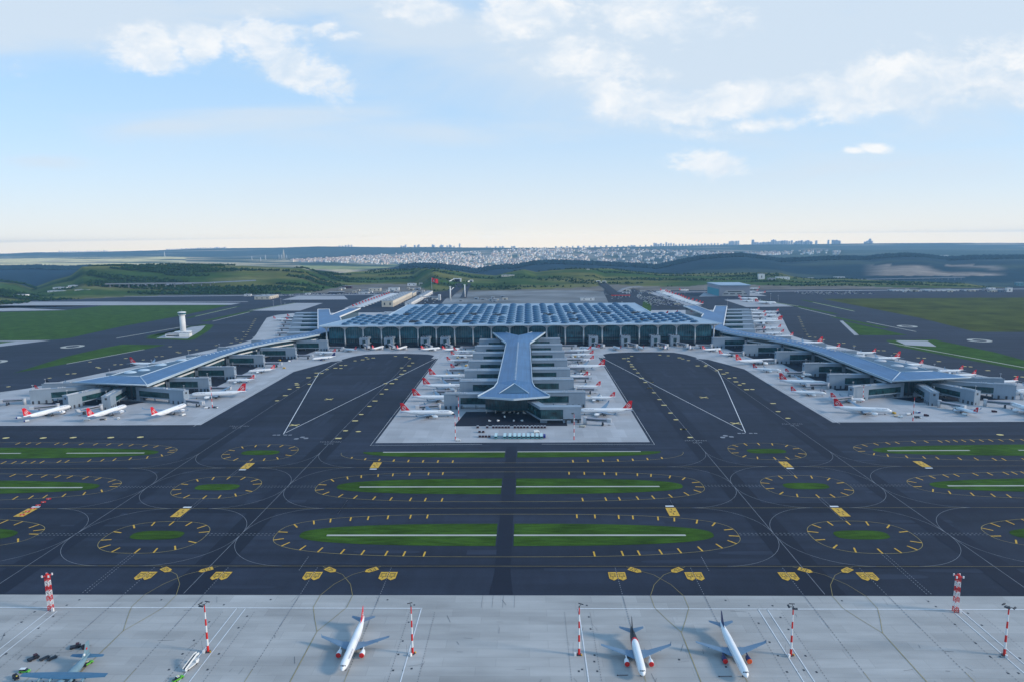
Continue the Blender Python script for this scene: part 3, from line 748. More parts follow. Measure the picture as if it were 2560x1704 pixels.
for s in (-1, 1):
    for X, Y, in ((s * 187, 674), (s * 308, 736)):
        add_text(wm, 'MAX SPAN', lambda x, y, X=X, Y=Y: (X + x * 4.6, Y + y * 5 + 1, LZ + .1)); add_text(wm, '65 M', lambda x, y, X=X, Y=Y: (X + x * 4.6, Y + y * 5 - 6, LZ + .1))
    for dx, dy in ((-4.5, -2), (0, 4), (5, 0)): wm.flat([(s * 222 + dx + x, 690 + dy + y) for x, y in superell(0, 0, 2.6, 2.6, 2.4, 12)], LZ + .1)
    for dx in (-8, -3.5, 4, 9): wm.flat([(s * 247 + dx - 1.8, 701), (s * 247 + dx + 1.8, 701), (s * 247 + dx + 1.8, 704), (s * 247 + dx - 1.8, 704)], LZ + .1)
struct('taxilane_lettering', wm, WHTF)
# ------------------------------------------------------------------ building materials
ROOFM = layered('standing seam roof metal', (.28, .38, .48), [dict(scale=.02, lo=.9, hi=1.1, detail=5), dict(scale=.8, lo=.96, hi=1.04, stretch=(1, .03, 1))], rough=.55, spec=.5)
PIERR = layered('pier roof metal', (.060, .150, .290), [dict(scale=.02, lo=.86, hi=1.14, detail=5), dict(scale=.5, lo=.86, hi=1.14, stretch=(1, .02, 1), detail=2), dict(scale=.25, lo=.95, hi=1.05, stretch=(.02, 1, 1), detail=2)], rough=.5, spec=.35)
PIERM = layered('pier roof membrane', (.028, .085, .150), [dict(scale=.03, lo=.8, hi=1.2, detail=5)], rough=.5, spec=.4)
FASC = mat('light roof edge', (.46, .56, .64), .45, var=.06, scale=.05)
DOMEM = layered('skylight shell', (.032, .105, .20), [dict(scale=.05, lo=.85, hi=1.15)], rough=.55, spec=.4)
DOMEG = mat('skylight glass', (.020, .055, .090), .5, var=.1, scale=.2, spec=.3)
WALLG = layered('grey cladding', (.235, .295, .36), [dict(scale=.05, lo=.9, hi=1.08), dict(scale=.5, lo=.96, hi=1.04, stretch=(1, 1, .05))], rough=.55, spec=.35)
SOFF = mat('dark soffit', (.03, .04, .06), .7, var=0)
COLM = mat('column cladding', (.62, .64, .66), .5, var=.05, scale=.1)
PLANT = mat('plant cladding', (.045, .055, .07), .7, var=.3, scale=.4)
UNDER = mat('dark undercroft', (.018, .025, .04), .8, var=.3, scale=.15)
METAL = mat('light steel', (.45, .47, .50), .45, var=.1, scale=.3)
PURP = mat('grey tunnel cladding', (.30, .30, .35), .5, var=.1, scale=.3)
DARK = mat('dark steel', (.04, .045, .055), .55, var=.1, scale=.3)
RUBBER = mat('rubber', (.015, .015, .016), .8, var=0)
BEIGE = mat('beige cladding', (.56, .50, .40), .6, var=.08, scale=.06)
CREAM = mat('cream render', (.62, .56, .46), .7, var=.08, scale=.06)
WHITEB = mat('white render', (.70, .70, .69), .7, var=.08, scale=.06)
GREYR = mat('grey flat roof', (.30, .32, .35), .8, var=.15, scale=.06)
REDS = mat('signal red', (.62, .025, .02), .5, var=.06, scale=.5)
WHTP = mat('mast white', (.72, .72, .72), .5, var=.05, scale=.5)

def glass_mat(name, col, mull, frame=(.035, .05, .06), floorh=0.0, var=.55, nscale=.05):
    """dark curtain wall: pane tones varied by noise for the interior behind, mullions every `mull` metres"""
    m = bpy.data.materials.new(name); m.use_nodes = True; nt = m.node_tree; b = nt.nodes['Principled BSDF']
    b.inputs['Roughness'].default_value = .12; b.inputs['Specular IOR Level'].default_value = .5
    g = nset(nt, 'ShaderNodeNewGeometry'); sx = nset(nt, 'ShaderNodeSeparateXYZ'); nt.links.new(g.outputs['Position'], sx.inputs[0])
    def mth(op, a, b2=None):
        n = nset(nt, 'ShaderNodeMath', operation=op)
        for i, x in enumerate((a, b2)):
            if x is None: continue
            if isinstance(x, (int, float)): n.inputs[i].default_value = x
            else: nt.links.new(x, n.inputs[i])
        return n.outputs[0]
    h = mth('ADD', sx.outputs[0], mth('MULTIPLY', sx.outputs[1], .37))
    fr = mth('FRACT', mth('DIVIDE', h, mull)); line = mth('LESS_THAN', fr, .16)
    if floorh:
        fz = mth('LESS_THAN', mth('FRACT', mth('DIVIDE', sx.outputs[2], floorh)), .10); line = mth('MAXIMUM', line, fz)
    s = rgbnode(nt, col)
    s = mul_noise(nt, s, nscale, 1 - var, 1 + var, stretch=(1, 1, 1.6), detail=5)
    s = mul_noise(nt, s, .35, .7, 1.3, stretch=(1, 1, .25), detail=2)
    mx = nset(nt, 'ShaderNodeMix', data_type='RGBA'); nt.links.new(line, mx.inputs[0]); nt.links.new(s, mx.inputs[6]); mx.inputs[7].default_value = (*frame, 1)
    nt.links.new(mx.outputs[2], b.inputs['Base Color'])
    return m
GLASST = glass_mat('terminal curtain wall', (.030, .112, .145), 4.5, (.10, .16, .19), 0, .8, .045)
GLASSP = glass_mat('pier curtain wall', (.014, .048, .060), 3.0, (.03, .05, .06), 4.5, .6, .08)
GLASSG = glass_mat('gate window glass', (.012, .052, .060), 2.2, (.02, .045, .05), 0, .7, .12)

# ------------------------------------------------------------------ terminal hall
term = empty('terminal_building', (0, 1400, 0)); tag(term, 'huge terminal hall with arched glass front and light blue roof of round skylights', 'terminal')
def at_term(mb, name, mats): 
    o = mb.build(name, mats); o.parent = term; o.matrix_parent_inverse = Matrix.Translation((0, -1400, 0)); return o
w = MB(); w.prism([(-376, 1331), (376, 1331), (345, 1478), (284, 1478), (282, 1716), (-282, 1716), (-284, 1478), (-345, 1478)], 0.1, 40.0); at_term(w, 'wall', GLASST)
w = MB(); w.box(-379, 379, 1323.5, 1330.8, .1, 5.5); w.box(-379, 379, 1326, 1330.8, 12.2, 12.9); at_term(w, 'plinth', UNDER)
rf = MB()
rz = lambda x, y: 41.2 + clamp((y - 1312) / 400) * 1.6
rf.prism([(-388, 1311), (388, 1311), (351, 1484), (288, 1484), (286, 1722), (-286, 1722), (-288, 1484), (-351, 1484)], 40.0, rz)
roof = at_term(rf, 'roof', ROOFM)
fa = MB(); fa.box(-388.5, 388.5, 1310.2, 1310.95, 39.2, 41.6); fa.box(-288, 288, 1722.1, 1722.8, 40, 43.4)
for s in (-1, 1):
    fa.prism([(s * 388.6, 1311), (s * 389.4, 1311), (s * 352, 1484.5), (s * 351.2, 1484.5)], 39.6, 41.7); fa.prism([(s * 286.3, 1484.6), (s * 288.9, 1484.6), (s * 287.2, 1722), (s * 286.3, 1722)], 40, 43.2)
at_term(fa, 'fascia', FASC)
# columns with flared heads between the arched bays
cm = MB(); cm.tube((0, 0, .1), (0, 0, 31), 1.55, 1.25, 14, 0); cm.tube((0, 0, 31), (0, 0, 40), 1.25, 1.5, 14, 0)
archs = []
for k in range(11):
    t = k / 10; archs.append((1.2 + 16.6 * t, 31.6 + 8.2 * t ** .5))
for s in (-1, 1):
    P0 = [(s * x, z) for x, z in archs] + [(s * 17.8, 40.0), (s * 1.2, 40.0)]
    vs = [(x, -.5, z) for x, z in P0] + [(x, .5, z) for x, z in P0]; n = len(P0)
    tris = [(i, i + 1, n - 1) for i in range(0, n - 3)] + [(n - 3, n - 2, n - 1)]
    fs = [t if s < 0 else t[::-1] for t in tris] + [tuple(n + q for q in (t[::-1] if s < 0 else t)) for t in tris] + [(i, (i + 1) % n, n + (i + 1) % n, n + i) for i in range(n)]
    cm.add(vs, fs, 1)
cme = cm.mesh('column', [COLM, mat('arch cladding', (.43, .46, .49), .55, var=.05, scale=.1)])
for i in range(22):
    o = bpy.data.objects.new('column', cme); COL.objects.link(o); o.parent = term; o.location = (-378 + 36 * i, 1321.5 - 1400, 0)
# skylight shells
dm = MB(); rings = []
for j in range(5):
    t = j / 4 * math.pi / 2 * .98
    rings.append([(8.4 * math.cos(t) * math.cos(a2), 7.4 * math.cos(t) * math.sin(a2), 4.6 * math.sin(t)) for a2 in [2 * math.pi * k / 18 for k in range(18)]])
dm.loft(rings, 0, True, False, True)
dm.add([(7.3 * math.cos(a2), -7.5 * math.sin(a2), .1) for a2 in [math.pi * k / 8 for k in range(9)]] + [(6.6 * math.cos(a2), -7.0 * math.sin(a2) * .95, 2.3) for a2 in [math.pi * k / 8 for k in range(9)]], [(i + 1, i, 9 + i, 10 + i) for i in range(8)], 1)
dme = dm.mesh('skylight', [DOMEM, DOMEG])
spots = []
for j in range(11):
    y = 1330 + 36 * j
    for k in range(-10, 10):
        x = 18 + 36 * k
        if y < 1480 and abs(x) < 345 - (y - 1330) * .02 or abs(x) < 256: spots.append((x, y))
for j in range(9):
    y = 1348 + 36 * j
    for k in range(-9, 10):
        x = 36 * k
        if y < 1470 and abs(x) < 330 or abs(x) < 256: spots.append((x, y))
PLANTS = [(-247, 1488), (-212, 1359), (-174, 1483), (-152, 1493), (-104, 1483), (-104, 1352), (-50, 1466), (250, 1486), (252, 1363), (59, 1466), (112, 1482), (166, 1493), (186, 1480), (110, 1371)]
spots = [p for p in spots if all(abs(p[0] - q[0]) > 15 or abs(p[1] - q[1]) > 11 for q in PLANTS)]
spots.sort(key=lambda p: p[1])
for x, y in spots[:100]:
    o = bpy.data.objects.new('skylight', dme); COL.objects.link(o); o.parent = term; o.location = (x, y - 1400, rz(x, y) + .02)
rest = MB()
for x, y in spots[100:]:
    z = rz(x, y) + .02; o0 = len(rest.v); rest.v += [(a2 + x, b2 + y, c2 + z) for a2, b2, c2 in dm.v]
    rest.f += [tuple(i + o0 for i in f) for f in dm.f]; rest.m += dm.m; rest.s += dm.s
o = at_term(rest, 'skylight_field', [DOMEM, DOMEG]); tag(o, kind='stuff')
pm2 = MB()
for k in range(6):
    pm2.box(-8 + k * 2.8, -6 + k * 2.8, -4, 3.5, 0, 2.6 + (k * 7 % 3) * .9)
pm2.box(-9, 9, -5, -4.2, 0, 3.6); pm2.box(-9, 9, 4.2, 5, 0, 3.0)
for k in (9.6, 11.4): pm2.box(k, k + .8, -2, -1, 0, 4.5)
pme = pm2.mesh('plant_unit', PLANT)
for x, y in PLANTS:
    o = bpy.data.objects.new('plant_unit', pme); COL.objects.link(o); o.parent = term; o.location = (x, y - 1400, rz(x, y))
# gate stubs on the front
def stub_mesh():
    return None
sb = MB(); sb.box(-9, -3, -22, 4, 7, 18.5); sb.box(-3.0, 9, -22, 4, 14.8, 19.0); sb.box(-3, 9, -22, 4, 5.5, 7.2); sb.box(3.6, 9, -24, -12, .1, 19.6); sb.box(-8.5, -7.3, -21, -19.8, .1, 7)
sbm = sb.mesh('gate_stub', WALLG)
wn = MB(); wn.box(-3, 3.6, -21.7, 3, 7.2, 14.8); wnm = wn.mesh('window', GLASSG)
eqm = []
for k in range(5):
    eq = MB(); eq.box(-6 + k * 2.6, -4.4 + k * 2.6, -18 + (k % 2) * 6, -15.6 + (k % 2) * 6, 19, 20.3 + k % 3 * .5); eqm.append((eq.mesh('roof_unit', PLANT), 'roof_unit'))
eq = MB(); eq.box(5, 6.6, -24.1, -24.0, 15.6, 17.2); eqm.append((eq.mesh('stand_number_panel', PLANT), 'stand_number_panel'))
for x in (-300, -252, -181, -143, 143, 205, 262, 299):
    o = bpy.data.objects.new('gate_stub', sbm); COL.objects.link(o); o.parent = term; o.location = (x, 1322 - 1400, 0)
    if x > 0: o.scale = (-1, 1, 1)
    for mm, nm in [(wnm, 'window')] + eqm:
        q = bpy.data.objects.new(nm, mm); COL.objects.link(q); q.parent = o

# ------------------------------------------------------------------ piers
def gate_block(parent, x0, y, x1, wy, h, rz=0.0, solid=.34, org=(0, 0), flip=1, z0=5.0, lit=True):
    """a fixed gate bridge: starts at the pier wall x0, ends at x1 (a solid block standing on the ground)"""
    L_ = abs(x1 - x0); s = 1 if x1 > x0 else -1; sol = L_ * solid; hw = wy / 2
    b = MB(); b.box(L_ - sol, L_, -hw, hw, .1, h); b.box(0, L_ - sol, -hw, hw, h - 4.3, h); b.box(0, L_ - sol, -hw, hw, z0, z0 + 1.3)
    b.box(-1, 4, -hw, hw, .1, h); b.box(0, L_ + .4, -hw - .4, -hw, h - .1, h + .5); b.box(0, L_ + .4, hw, hw + .4, h - .1, h + .5)
    for k in (.35, .65):
        b.tube((L_ * k - 2, 0, .1), (L_ * k - 2, 0, z0), .7, .7, 8, 0)
    o = b.build('gate_block', WALLG); o.parent = parent; o.location = (x0 - org[0], y - org[1], 0)
    o.rotation_euler = (0, 0, rz + (math.pi if s < 0 else 0))
    g2 = MB(); g2.box(4, L_ - sol, -hw + .35, hw - .35, z0 + 1.3, h - 4.3); g2.build('window', GLASSG, o)
    d2 = MB()
    for k in (.25, .6, .88): d2.box(L_ - sol + sol * k - 1.1, L_ - sol + sol * k + 1.1, -hw - .12, -hw, .2, 4.2); d2.box(L_ - sol + sol * k - 1.1, L_ - sol + sol * k + 1.1, hw, hw + .12, .2, 4.2)
    d2.box(L_, L_ + .12, -1.3, 1.3, h - 4.6, h - 2.0); d2.box(L_, L_ + .12, -2.4, -.8, .2, 3.2)
    d2.build('door', DARK, o)
    r3 = MB(); r3.box(L_ - sol + 1, L_ - 1.5, -.9, .9, h + .02, h + 1.2); r3.tube((L_ - 3, 0, h), (L_ - 3, 0, h + 6.5), .22, .1, 6, 0); r3.box(L_ - 4.2, L_ - 1.8, -.2, .2, h + 5.9, h + 6.5)
    for k in range(4): r3.box(L_ * .5 + k * 2.4, L_ * .5 + k * 2.4 + 1.3, -1.2, 1.0, h, h + .8 + k % 2 * .5)
    r3.build('roof_equipment', METAL, o)
    return o

def pier(name, label, roofpoly, z, org, wallinset, zf=None, memb=None):
    t = empty(name, (org[0], org[1], 0)); tag(t, label, 'pier')
    def put(mb, nm, mats):
        o = mb.build(nm, mats); o.parent = t; o.matrix_parent_inverse = Matrix.Translation((-org[0], -org[1], 0)); return o
    a = MB(); a.prism(roofpoly, z - 1.4, zf or z); put(a, 'roof', PIERR)
    return t, put

# --- centre pier
HF = [(41, 776), (0, 763), (-41, 776), (-24, 822), (-21.5, 850), (-20, 1172), (-50, 1310.2), (-26, 1310.2), (0, 1245), (26, 1310.2), (50, 1310.2), (20, 1172), (21.5, 850), (24, 822)]
zc_ = lambda x, y: 25 + (2.2 if y > 1150 else 0) * clamp((y - 1150) / 100) + 2.4 * clamp(1 - abs(x) / 24) * clamp((y - 830) / 20) * clamp((1240 - y) / 60) - (1.0 if y < 790 else 0)
cp, putc = pier('pier', 'centre pier with forked blue roof pointing straight at the open apron', HF, 25, (0, 1050), 0)
# replace the flat roof by a ridged one
bpy.data.objects.remove(cp.children[0]) if cp.children else None
rr = MB()
sec = [(776, 41, 24.2), (800, 32, 24.8), (822, 24.5, 25), (850, 21.5, 25), (1000, 20.7, 25), (1172, 20, 25.3)]
for s in (-1, 1):
    rows_ = []
    for y, hw, ze in sec:
        ridge = ze + 4.2 * clamp((y - 820) / 40)
        rows_.append([(0, y if y > 776 else 763, ridge), (s * hw, y, ze), (s * hw, y, ze - 1.5), (0, y if y > 776 else 763, ze - 1.5)])
    rr.loft(rows_, 0, False, False, False, closed=False)
    rr.add([(0, 763, 24.2), (s * 41, 776, 24.2), (s * 41, 776, 22.7), (0, 763, 22.7)], [(0, 1, 2, 3) if s < 0 else (3, 2, 1, 0)], 0)
    # fork arms
    arm = [(s * 20, 1172), (s * 50, 1310), (s * 26, 1310), (0, 1243), (0, 1172)]
    rr.prism(arm, 23.8, lambda x, y: 25.3 + (4.2 * clamp(1 - abs(x) / 20) if y < 1244 and abs(x) < 1 else 0) + 1.2 * clamp((y - 1172) / 138))
putc(rr, 'roof', PIERR)
ed = MB()
for s in (-1, 1):
    pts = [(s * 20.2, 1172), (s * 20.9, 1000), (s * 21.7, 850), (s * 24.7, 822), (s * 32.2, 800), (s * 41.4, 775.6)]
    for p0, p1 in zip(pts, pts[1:]): ed.prism([p0, p1, (p1[0] + s * .9, p1[1]), (p0[0] + s * .9, p0[1])], 23.2, 25.9)
    ed.prism([(s * 20.2, 1172), (s * 21.2, 1172), (s * 51.3, 1310), (s * 50.3, 1310)], 24.4, 27.3)
    ed.prism([(s * 25.6, 1310), (s * 24.6, 1310), (s * .2, 1246), (s * .2, 1244)], 26.2, 27.6)
    ed.prism([(s * 41.4, 775), (s * .1, 762), (s * .1, 762.8), (s * 41.4, 775.9)], 22.5, 24.5)
putc(ed, 'roof_edge', FASC)
can = MB()                                                  # raised triangular lantern over the tip
can.add([(0, 826, 29.0), (-17, 790, 25.0), (17, 790, 25.0), (0, 790, 25.1), (-1.2, 824, 27), (1.2, 824, 27)], [(0, 1, 3), (0, 3, 2)], 0)
putc(can, 'lantern', PIERM)
ce = MB()
for s in (-1, 1): ce.tube((0, 826, 29.0), (s * 17.5, 789, 25.2), .55, .55, 6, 0)
for k in range(34): ce.tube((-1.6, 850 + k * 9.4, 29.5), (1.6, 850 + k * 9.4, 29.5), .42, .42, 6, 0)
putc(ce, 'lantern_frame', FASC)
cwall = MB(); cwall.prism([(-34, 790), (-18, 783), (18, 783), (34, 790), (20, 830), (17, 1180), (46, 1310), (-46, 1310), (-17, 1180), (-20, 830)], 5.4, 23.3); putc(cwall, 'glass_wall', GLASSP)
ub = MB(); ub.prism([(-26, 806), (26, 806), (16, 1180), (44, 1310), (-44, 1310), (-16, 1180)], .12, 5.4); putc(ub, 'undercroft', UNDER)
for k in range(7):
    cl = MB(); cl.tube((-33 + k * 11, 793, .1), (-33 + k * 11, 793, 6), .8, .8, 8, 0); putc(cl, 'column', COLM)
YC = [896, 971, 1046, 1121, 1196, 1271]
for i, y in enumerate(YC):
    gate_block(cp, -19, y, -74, 20, 18.5 if i else 19, solid=.32, org=(0, 1050))
    gate_block(cp, 19, y + 9, 78, 20, 18.5, solid=.34, org=(0, 1050))
gate_block(cp, -30, 818, -86, 12, 18.6, solid=.36, org=(0, 1050)); gate_block(cp, 30, 824, 87, 12, 18.8, solid=.36, org=(0, 1050))
# the bent gate bridge in front of the tip
bb = MB()
bb.prism([(12, 793), (22, 793), (36, 757), (76, 757), (76, 747), (30, 747)], 15.5, 18.6); bb.prism([(56, 757), (76, 757), (76, 747), (56, 747)], .1, 15.4); bb.prism([(12, 793), (22, 793), (36, 757), (76, 757), (76, 747), (30, 747)], 3.2, 4.6)
bb.prism([(30, 749), (38, 749), (38, 756), (32, 756)], .1, 3.2)
o = putc(bb, 'gate_bridge', WALLG)
bg2 = MB(); bg2.prism([(13, 792), (21, 792), (35, 756.5), (56, 756.5), (56, 747.5), (31, 747.5)], 4.6, 15.5); q = bg2.build('window', GLASSG, o)
bd = MB()
for x in (59, 66, 73): bd.box(x - 1.1, x + 1.1, 746.7, 746.95, .2, 4.2)
bd.build('door', DARK, o)

# --- side piers (mirror images)
def side_pier(s, label):
    org = (s * 480, 1080)
    t = empty('pier', (org[0], org[1], 0)); tag(t, label, 'pier')
    def put(mb, nm, mats):
        o = mb.build(nm, mats); o.parent = t; o.matrix_parent_inverse = Matrix.Translation((-org[0], -org[1], 0)); return o
    inner = [(473, 850), (475, 1000), (475, 1100), (470, 1145), (458, 1185), (440, 1225), (408, 1275), (389.6, 1318)]
    outer = [(583, 869), (560, 905), (552, 960), (530, 1012), (512, 1070), (504, 1110), (498, 1150), (481, 1200), (462, 1250), (432, 1310), (416, 1405)]
    def zz(x, y): return 25 - .4 * clamp((y - 1250) / 60)
    rfm = MB()
    # inner roof slope runs the length of the pier, its ridge bends at the tip
    ridge = [(508, 896, 26.6), (506, 1000, 26.6), (504, 1062, 26.6), (494, 1120, 26.2), (480, 1168, 25.8), (455, 1225, 25.4), (424, 1280, 25.1), (402, 1330, 25)]
    pin = [(473, 850, 24.4), (474, 960, 24.4), (475, 1060, 24.4), (471, 1130, 24.4), (458, 1180, 24.4), (438, 1227, 24.4), (406, 1278, 24.4), (389.6, 1318, 24.4)]
    rfm.loft([[(s * a2[0], a2[1], a2[2]), (s * b2[0], b2[1], b2[2])] for a2, b2 in zip(pin, ridge)], 0, False, False, False, closed=False)
    # front slope over the tip
    rfm.add([(s * 473, 850, 24.4), (s * 583, 869, 24.4), (s * 556, 906, 25.6), (s * 508, 896, 26.6)], [(0, 1, 2, 3) if s > 0 else (3, 2, 1, 0)], 0)
    # outer strip of the narrow neck
    on = [(504, 1066, 25.6), (499, 1122, 25.4), (494, 1155, 25.2), (472, 1232, 25), (437, 1300, 25), (420, 1350, 25)]
    rfm.loft([[(s * a2[0], a2[1], a2[2]), (s * b2[0], b2[1], b2[2])] for a2, b2 in zip(ridge[2:], on)], 0, False, False, False, closed=False)
    put(rfm, 'roof', PIERR)
    mbn = MB(); pl = [(556, 906), (552, 960), (530, 1012), (512, 1060), (504, 1066), (504.5, 1062), (506, 1000), (508, 896)]
    mbn.add([(s * x, y, 24.9 if k < 4 else 26.3) for k, (x, y) in enumerate(pl)], [(0, 1, 2, 3, 4, 5, 6, 7) if s > 0 else (7, 6, 5, 4, 3, 2, 1, 0)], 0); put(mbn, 'roof_membrane', PIERM)
    e2 = MB()
    for q in (pin, [(508, 896, 26.7), (506, 1000, 26.7), (504, 1062, 26.7)], [(473, 850, 24.4), (583, 869, 24.4)], [(508, 896, 26.6), (473, 850, 24.5)], [(508, 896, 26.7), (556, 906, 25.7)], [(583, 869, 24.4), (556, 906, 25.4), (552, 960, 25), (530, 1012, 25), (512, 1062, 25)]):
        for p0, p1 in zip(q, q[1:]): e2.tube((s * p0[0], p0[1], p0[2]), (s * p1[0], p1[1], p1[2]), .62, .62, 6, 0)
    for p0, p1 in zip(pin, pin[1:]):
        e2.add([(s * p0[0], p0[1], 24.4), (s * p1[0], p1[1], 24.4), (s * (p1[0] + .6), p1[1], 21.6), (s * (p0[0] + .6), p0[1], 21.6)], [(0, 1, 2, 3) if s > 0 else (3, 2, 1, 0)], 0)
    e2.add([(s * 473, 850, 24.4), (s * 583, 869, 24.4), (s * 582, 870, 22.6), (s * 473.5, 851, 22.6)], [(0, 1, 2, 3)], 0)
    put(e2, 'roof_edge', FASC)
    sk = MB()                                                # little roof lights along the ridge
    for p0, p1 in zip(ridge[2:], ridge[3:]):
        n = int(math.hypot(p1[0] - p0[0], p1[1] - p0[1]) / 9)
        for k in range(n):
            t2 = (k + .5) / n; x, y, z = [p0[i] + (p1[i] - p0[i]) * t2 for i in range(3)]
            x -= 5; sk.box(s * x - 1.5, s * x + 1.5, y - 1.2, y + 1.2, z - .5, z + .7)
    for x, y in ((530, 945), (527, 985), (516, 1025), (541, 930)):
        ringz = []
        for j in range(4):
            tt = j / 3 * 1.5; ringz.append([(s * x + 9 * math.cos(tt) * math.cos(a2), y + 6 * math.cos(tt) * math.sin(a2), 25.2 + 2.6 * math.sin(tt)) for a2 in [2 * math.pi * k / 14 for k in range(14)]])
        sk.loft(ringz, 0, True, False, True)
    put(sk, 'roof_light', FASC if s < 0 else METAL)
    wp = [(488, 868), (486, 1000), (487, 1100), (480, 1150), (468, 1190), (450, 1228), (420, 1275), (398, 1330), (404, 1345), (425, 1320), (455, 1255), (478, 1190), (490, 1140), (498, 1080), (520, 1020), (540, 960), (548, 905), (556, 878)]
    wl2 = MB(); wl2.prism([(s * x, y) for x, y in wp], 4.6, 23.4); put(wl2, 'glass_wall', GLASSP)
    bnd = MB()
    for za, zb in ((12.4, 14.6), (19.6, 21.4)):
        for p0, p1 in zip(wp[:8], wp[1:8]):
            bnd.prism([(s * (p0[0] - .6), p0[1]), (s * (p0[0] - .05), p0[1]), (s * (p1[0] - .05), p1[1]), (s * (p1[0] - .6), p1[1])], za, zb)
    put(bnd, 'wall_band', COLM)
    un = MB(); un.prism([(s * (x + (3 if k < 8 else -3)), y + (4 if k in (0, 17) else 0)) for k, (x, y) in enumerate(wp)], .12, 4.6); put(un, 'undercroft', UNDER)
    pc = MB()
    for x, y in ((489, 869), (506, 871.5), (523, 874), (540, 876.5)): pc.box(s * x - 1.1, s * x + 1.1, y - 1.4, y + .8, .1, 23)
    put(pc, 'pillar', DARK)
    # gate blocks: bay side
    for x0, y, x1 in ((484, 921, 425), (484, 1004, 425), (482, 1108, 421), (460, 1184, 393), (424, 1269, 361)):
        gate_block(t, s * x0, y, s * x1, 8, 19, solid=.26 if s < 0 else .36, org=org)
    # tip: a fan of gate blocks
    for x0, y0, x1, y1, wy in ((496, 871, 421, 846, 9), (520, 876, 508, 818, 10), (541, 879, 562, 822, 10), (556, 882, 628, 852, 9), (556, 905, 640, 893, 8)):
        L_ = math.hypot(x1 - x0, y1 - y0); ang = math.atan2(y1 - y0, s * (x1 - x0))
        o = gate_block(t, 0, 0, L_, wy, 18 if y1 > 840 else 17, solid=.3, org=(0, 0)); o.location = (s * x0 - org[0], y0 - org[1], 0); o.rotation_euler = (0, 0, ang)
    # runway side
    for x0, y, x1 in ((545, 965, 596), (520, 1040, 575), (500, 1120, 556), (480, 1200, 540), (450, 1285, 512)):
        gate_block(t, s * x0, y, s * x1, 8, 18, solid=.3, org=org)
    return t
pier_l = side_pier(-1, 'side pier left of the front bays, sunlit end walls on its gate blocks')
pier_r = side_pier(1, 'side pier right of the front bays, its gate block ends in shadow')

def rear_pier(s, label):
    org = (s * 450, 1600)
    t = empty('rear_pier', (org[0], org[1], 0)); tag(t, label, 'pier')
    def put(mb, nm, mats):
        o = mb.build(nm, mats); o.parent = t; o.matrix_parent_inverse = Matrix.Translation((-org[0], -org[1], 0)); return o
    poly = [(390.5, 1319.5), (403.5, 1331), (421, 1351), (418, 1400), (540, 1798), (512, 1803), (467, 1660), (465, 1820), (433, 1820), (434, 1618), (415, 1560), (392, 1470), (356, 1470)]
    poly = [(s * x, y) for x, y in poly]
    a2 = MB(); a2.prism(poly, 23.5, 25.0); put(a2, 'roof', PIERR)
    e2 = MB()
    for q in ([(419, 1400), (541, 1799)], [(541, 1799), (512, 1804)], [(512, 1804), (468, 1662)], [(466, 1662), (465.6, 1820)], [(432.6, 1820), (433.5, 1618)], [(433.5, 1618), (414, 1560)]):
        for p0, p1 in zip(q, q[1:]):
            dx, dy = p1[0] - p0[0], p1[1] - p0[1]; l = math.hypot(dx, dy); nx, ny = -dy / l * .9, dx / l * .9
            e2.prism([(s * (p0[0] - nx), p0[1] - ny), (s * (p0[0] + nx), p0[1] + ny), (s * (p1[0] + nx), p1[1] + ny), (s * (p1[0] - nx), p1[1] - ny)], 23.2, 26.2)
    put(e2, 'roof_edge', WHITEB)
    w2 = MB(); w2.prism([(s * x, y) for x, y in [(396, 1350), (414, 1400), (534, 1794), (515, 1798), (468, 1656), (461, 1816), (437, 1816), (437, 1618), (418, 1558), (396, 1470), (360, 1470)]], .1, 23.4); put(w2, 'glass_wall', GLASSP)
    for k, y in enumerate((1398, 1478, 1558, 1638, 1712, 1785)):
        x0 = 420 + (y - 1405) * .30
        b2 = MB(); L_ = 62; b2.box(0, L_, -11, 11, .1, 17.4); b2.box(-8, L_ + .4, -11.4, 11.4, 17.42, 18.2)
        o = b2.build('gate_block', WALLG); o.parent = t; o.location = (s * x0 - org[0], y - org[1], 0); o.rotation_euler = (0, 0, 0 if s > 0 else math.pi)
        g3 = MB(); g3.box(-4, 38, -11.3, -11.05, 4, 15.5); g3.box(-4, 38, 11.05, 11.3, 4, 15.5); g3.build('window', GLASSG, o)
    return t
rear_pier(-1, 'forked rear pier behind the left corner of the terminal'); rear_pier(1, 'forked rear pier behind the right corner of the terminal')

# ------------------------------------------------------------------ passenger boarding bridges
jb = empty('jet_bridge', (0, 0, 0))
q = MB(); q.tube((0, 0, .1), (0, 0, 8.2), 1.9, 1.9, 12, 0); q.tube((0, 0, 8.2), (0, 0, 8.8), 2.3, 2.3, 12, 0); q.build('rotunda', METAL, jb)
q = MB(); q.box(1.5, 13, -1.6, 1.6, 4.6, 7.8); q.box(12, 25, -1.9, 1.9, 4.2, 7.9); tun = q.build('tunnel', PURP, jb)
q = MB(); q.box(2, 24, -1.95, -1.62, 5.6, 6.7); q.box(2, 24, 1.62, 1.95, 5.6, 6.7); q.build('window', GLASSG, tun)
q = MB(); q.box(24.6, 29, -2.4, 2.4, 3.9, 8.1); q.build('cab', METAL, jb)
q = MB(); q.box(19, 20.4, -2.6, -1.9, .9, 4.4); q.box(19, 20.4, 1.9, 2.6, .9, 4.4); q.box(18.6, 20.8, -2.8, 2.8, .7, 1.3); q.tube((19.7, -3.0, .65), (19.7, -2.3, .65), .6, .6, 10, 0); q.tube((19.7, 2.3, .65), (19.7, 3.0, .65), .6, .6, 10, 0)
q.box(25, 28, 2.4, 3.6, .3, .5); q.build('drive_column', DARK, jb)
jb['category'] = 'boarding bridge'; jb['group'] = 'boarding bridges at the gates'
index_kids()
JB = []
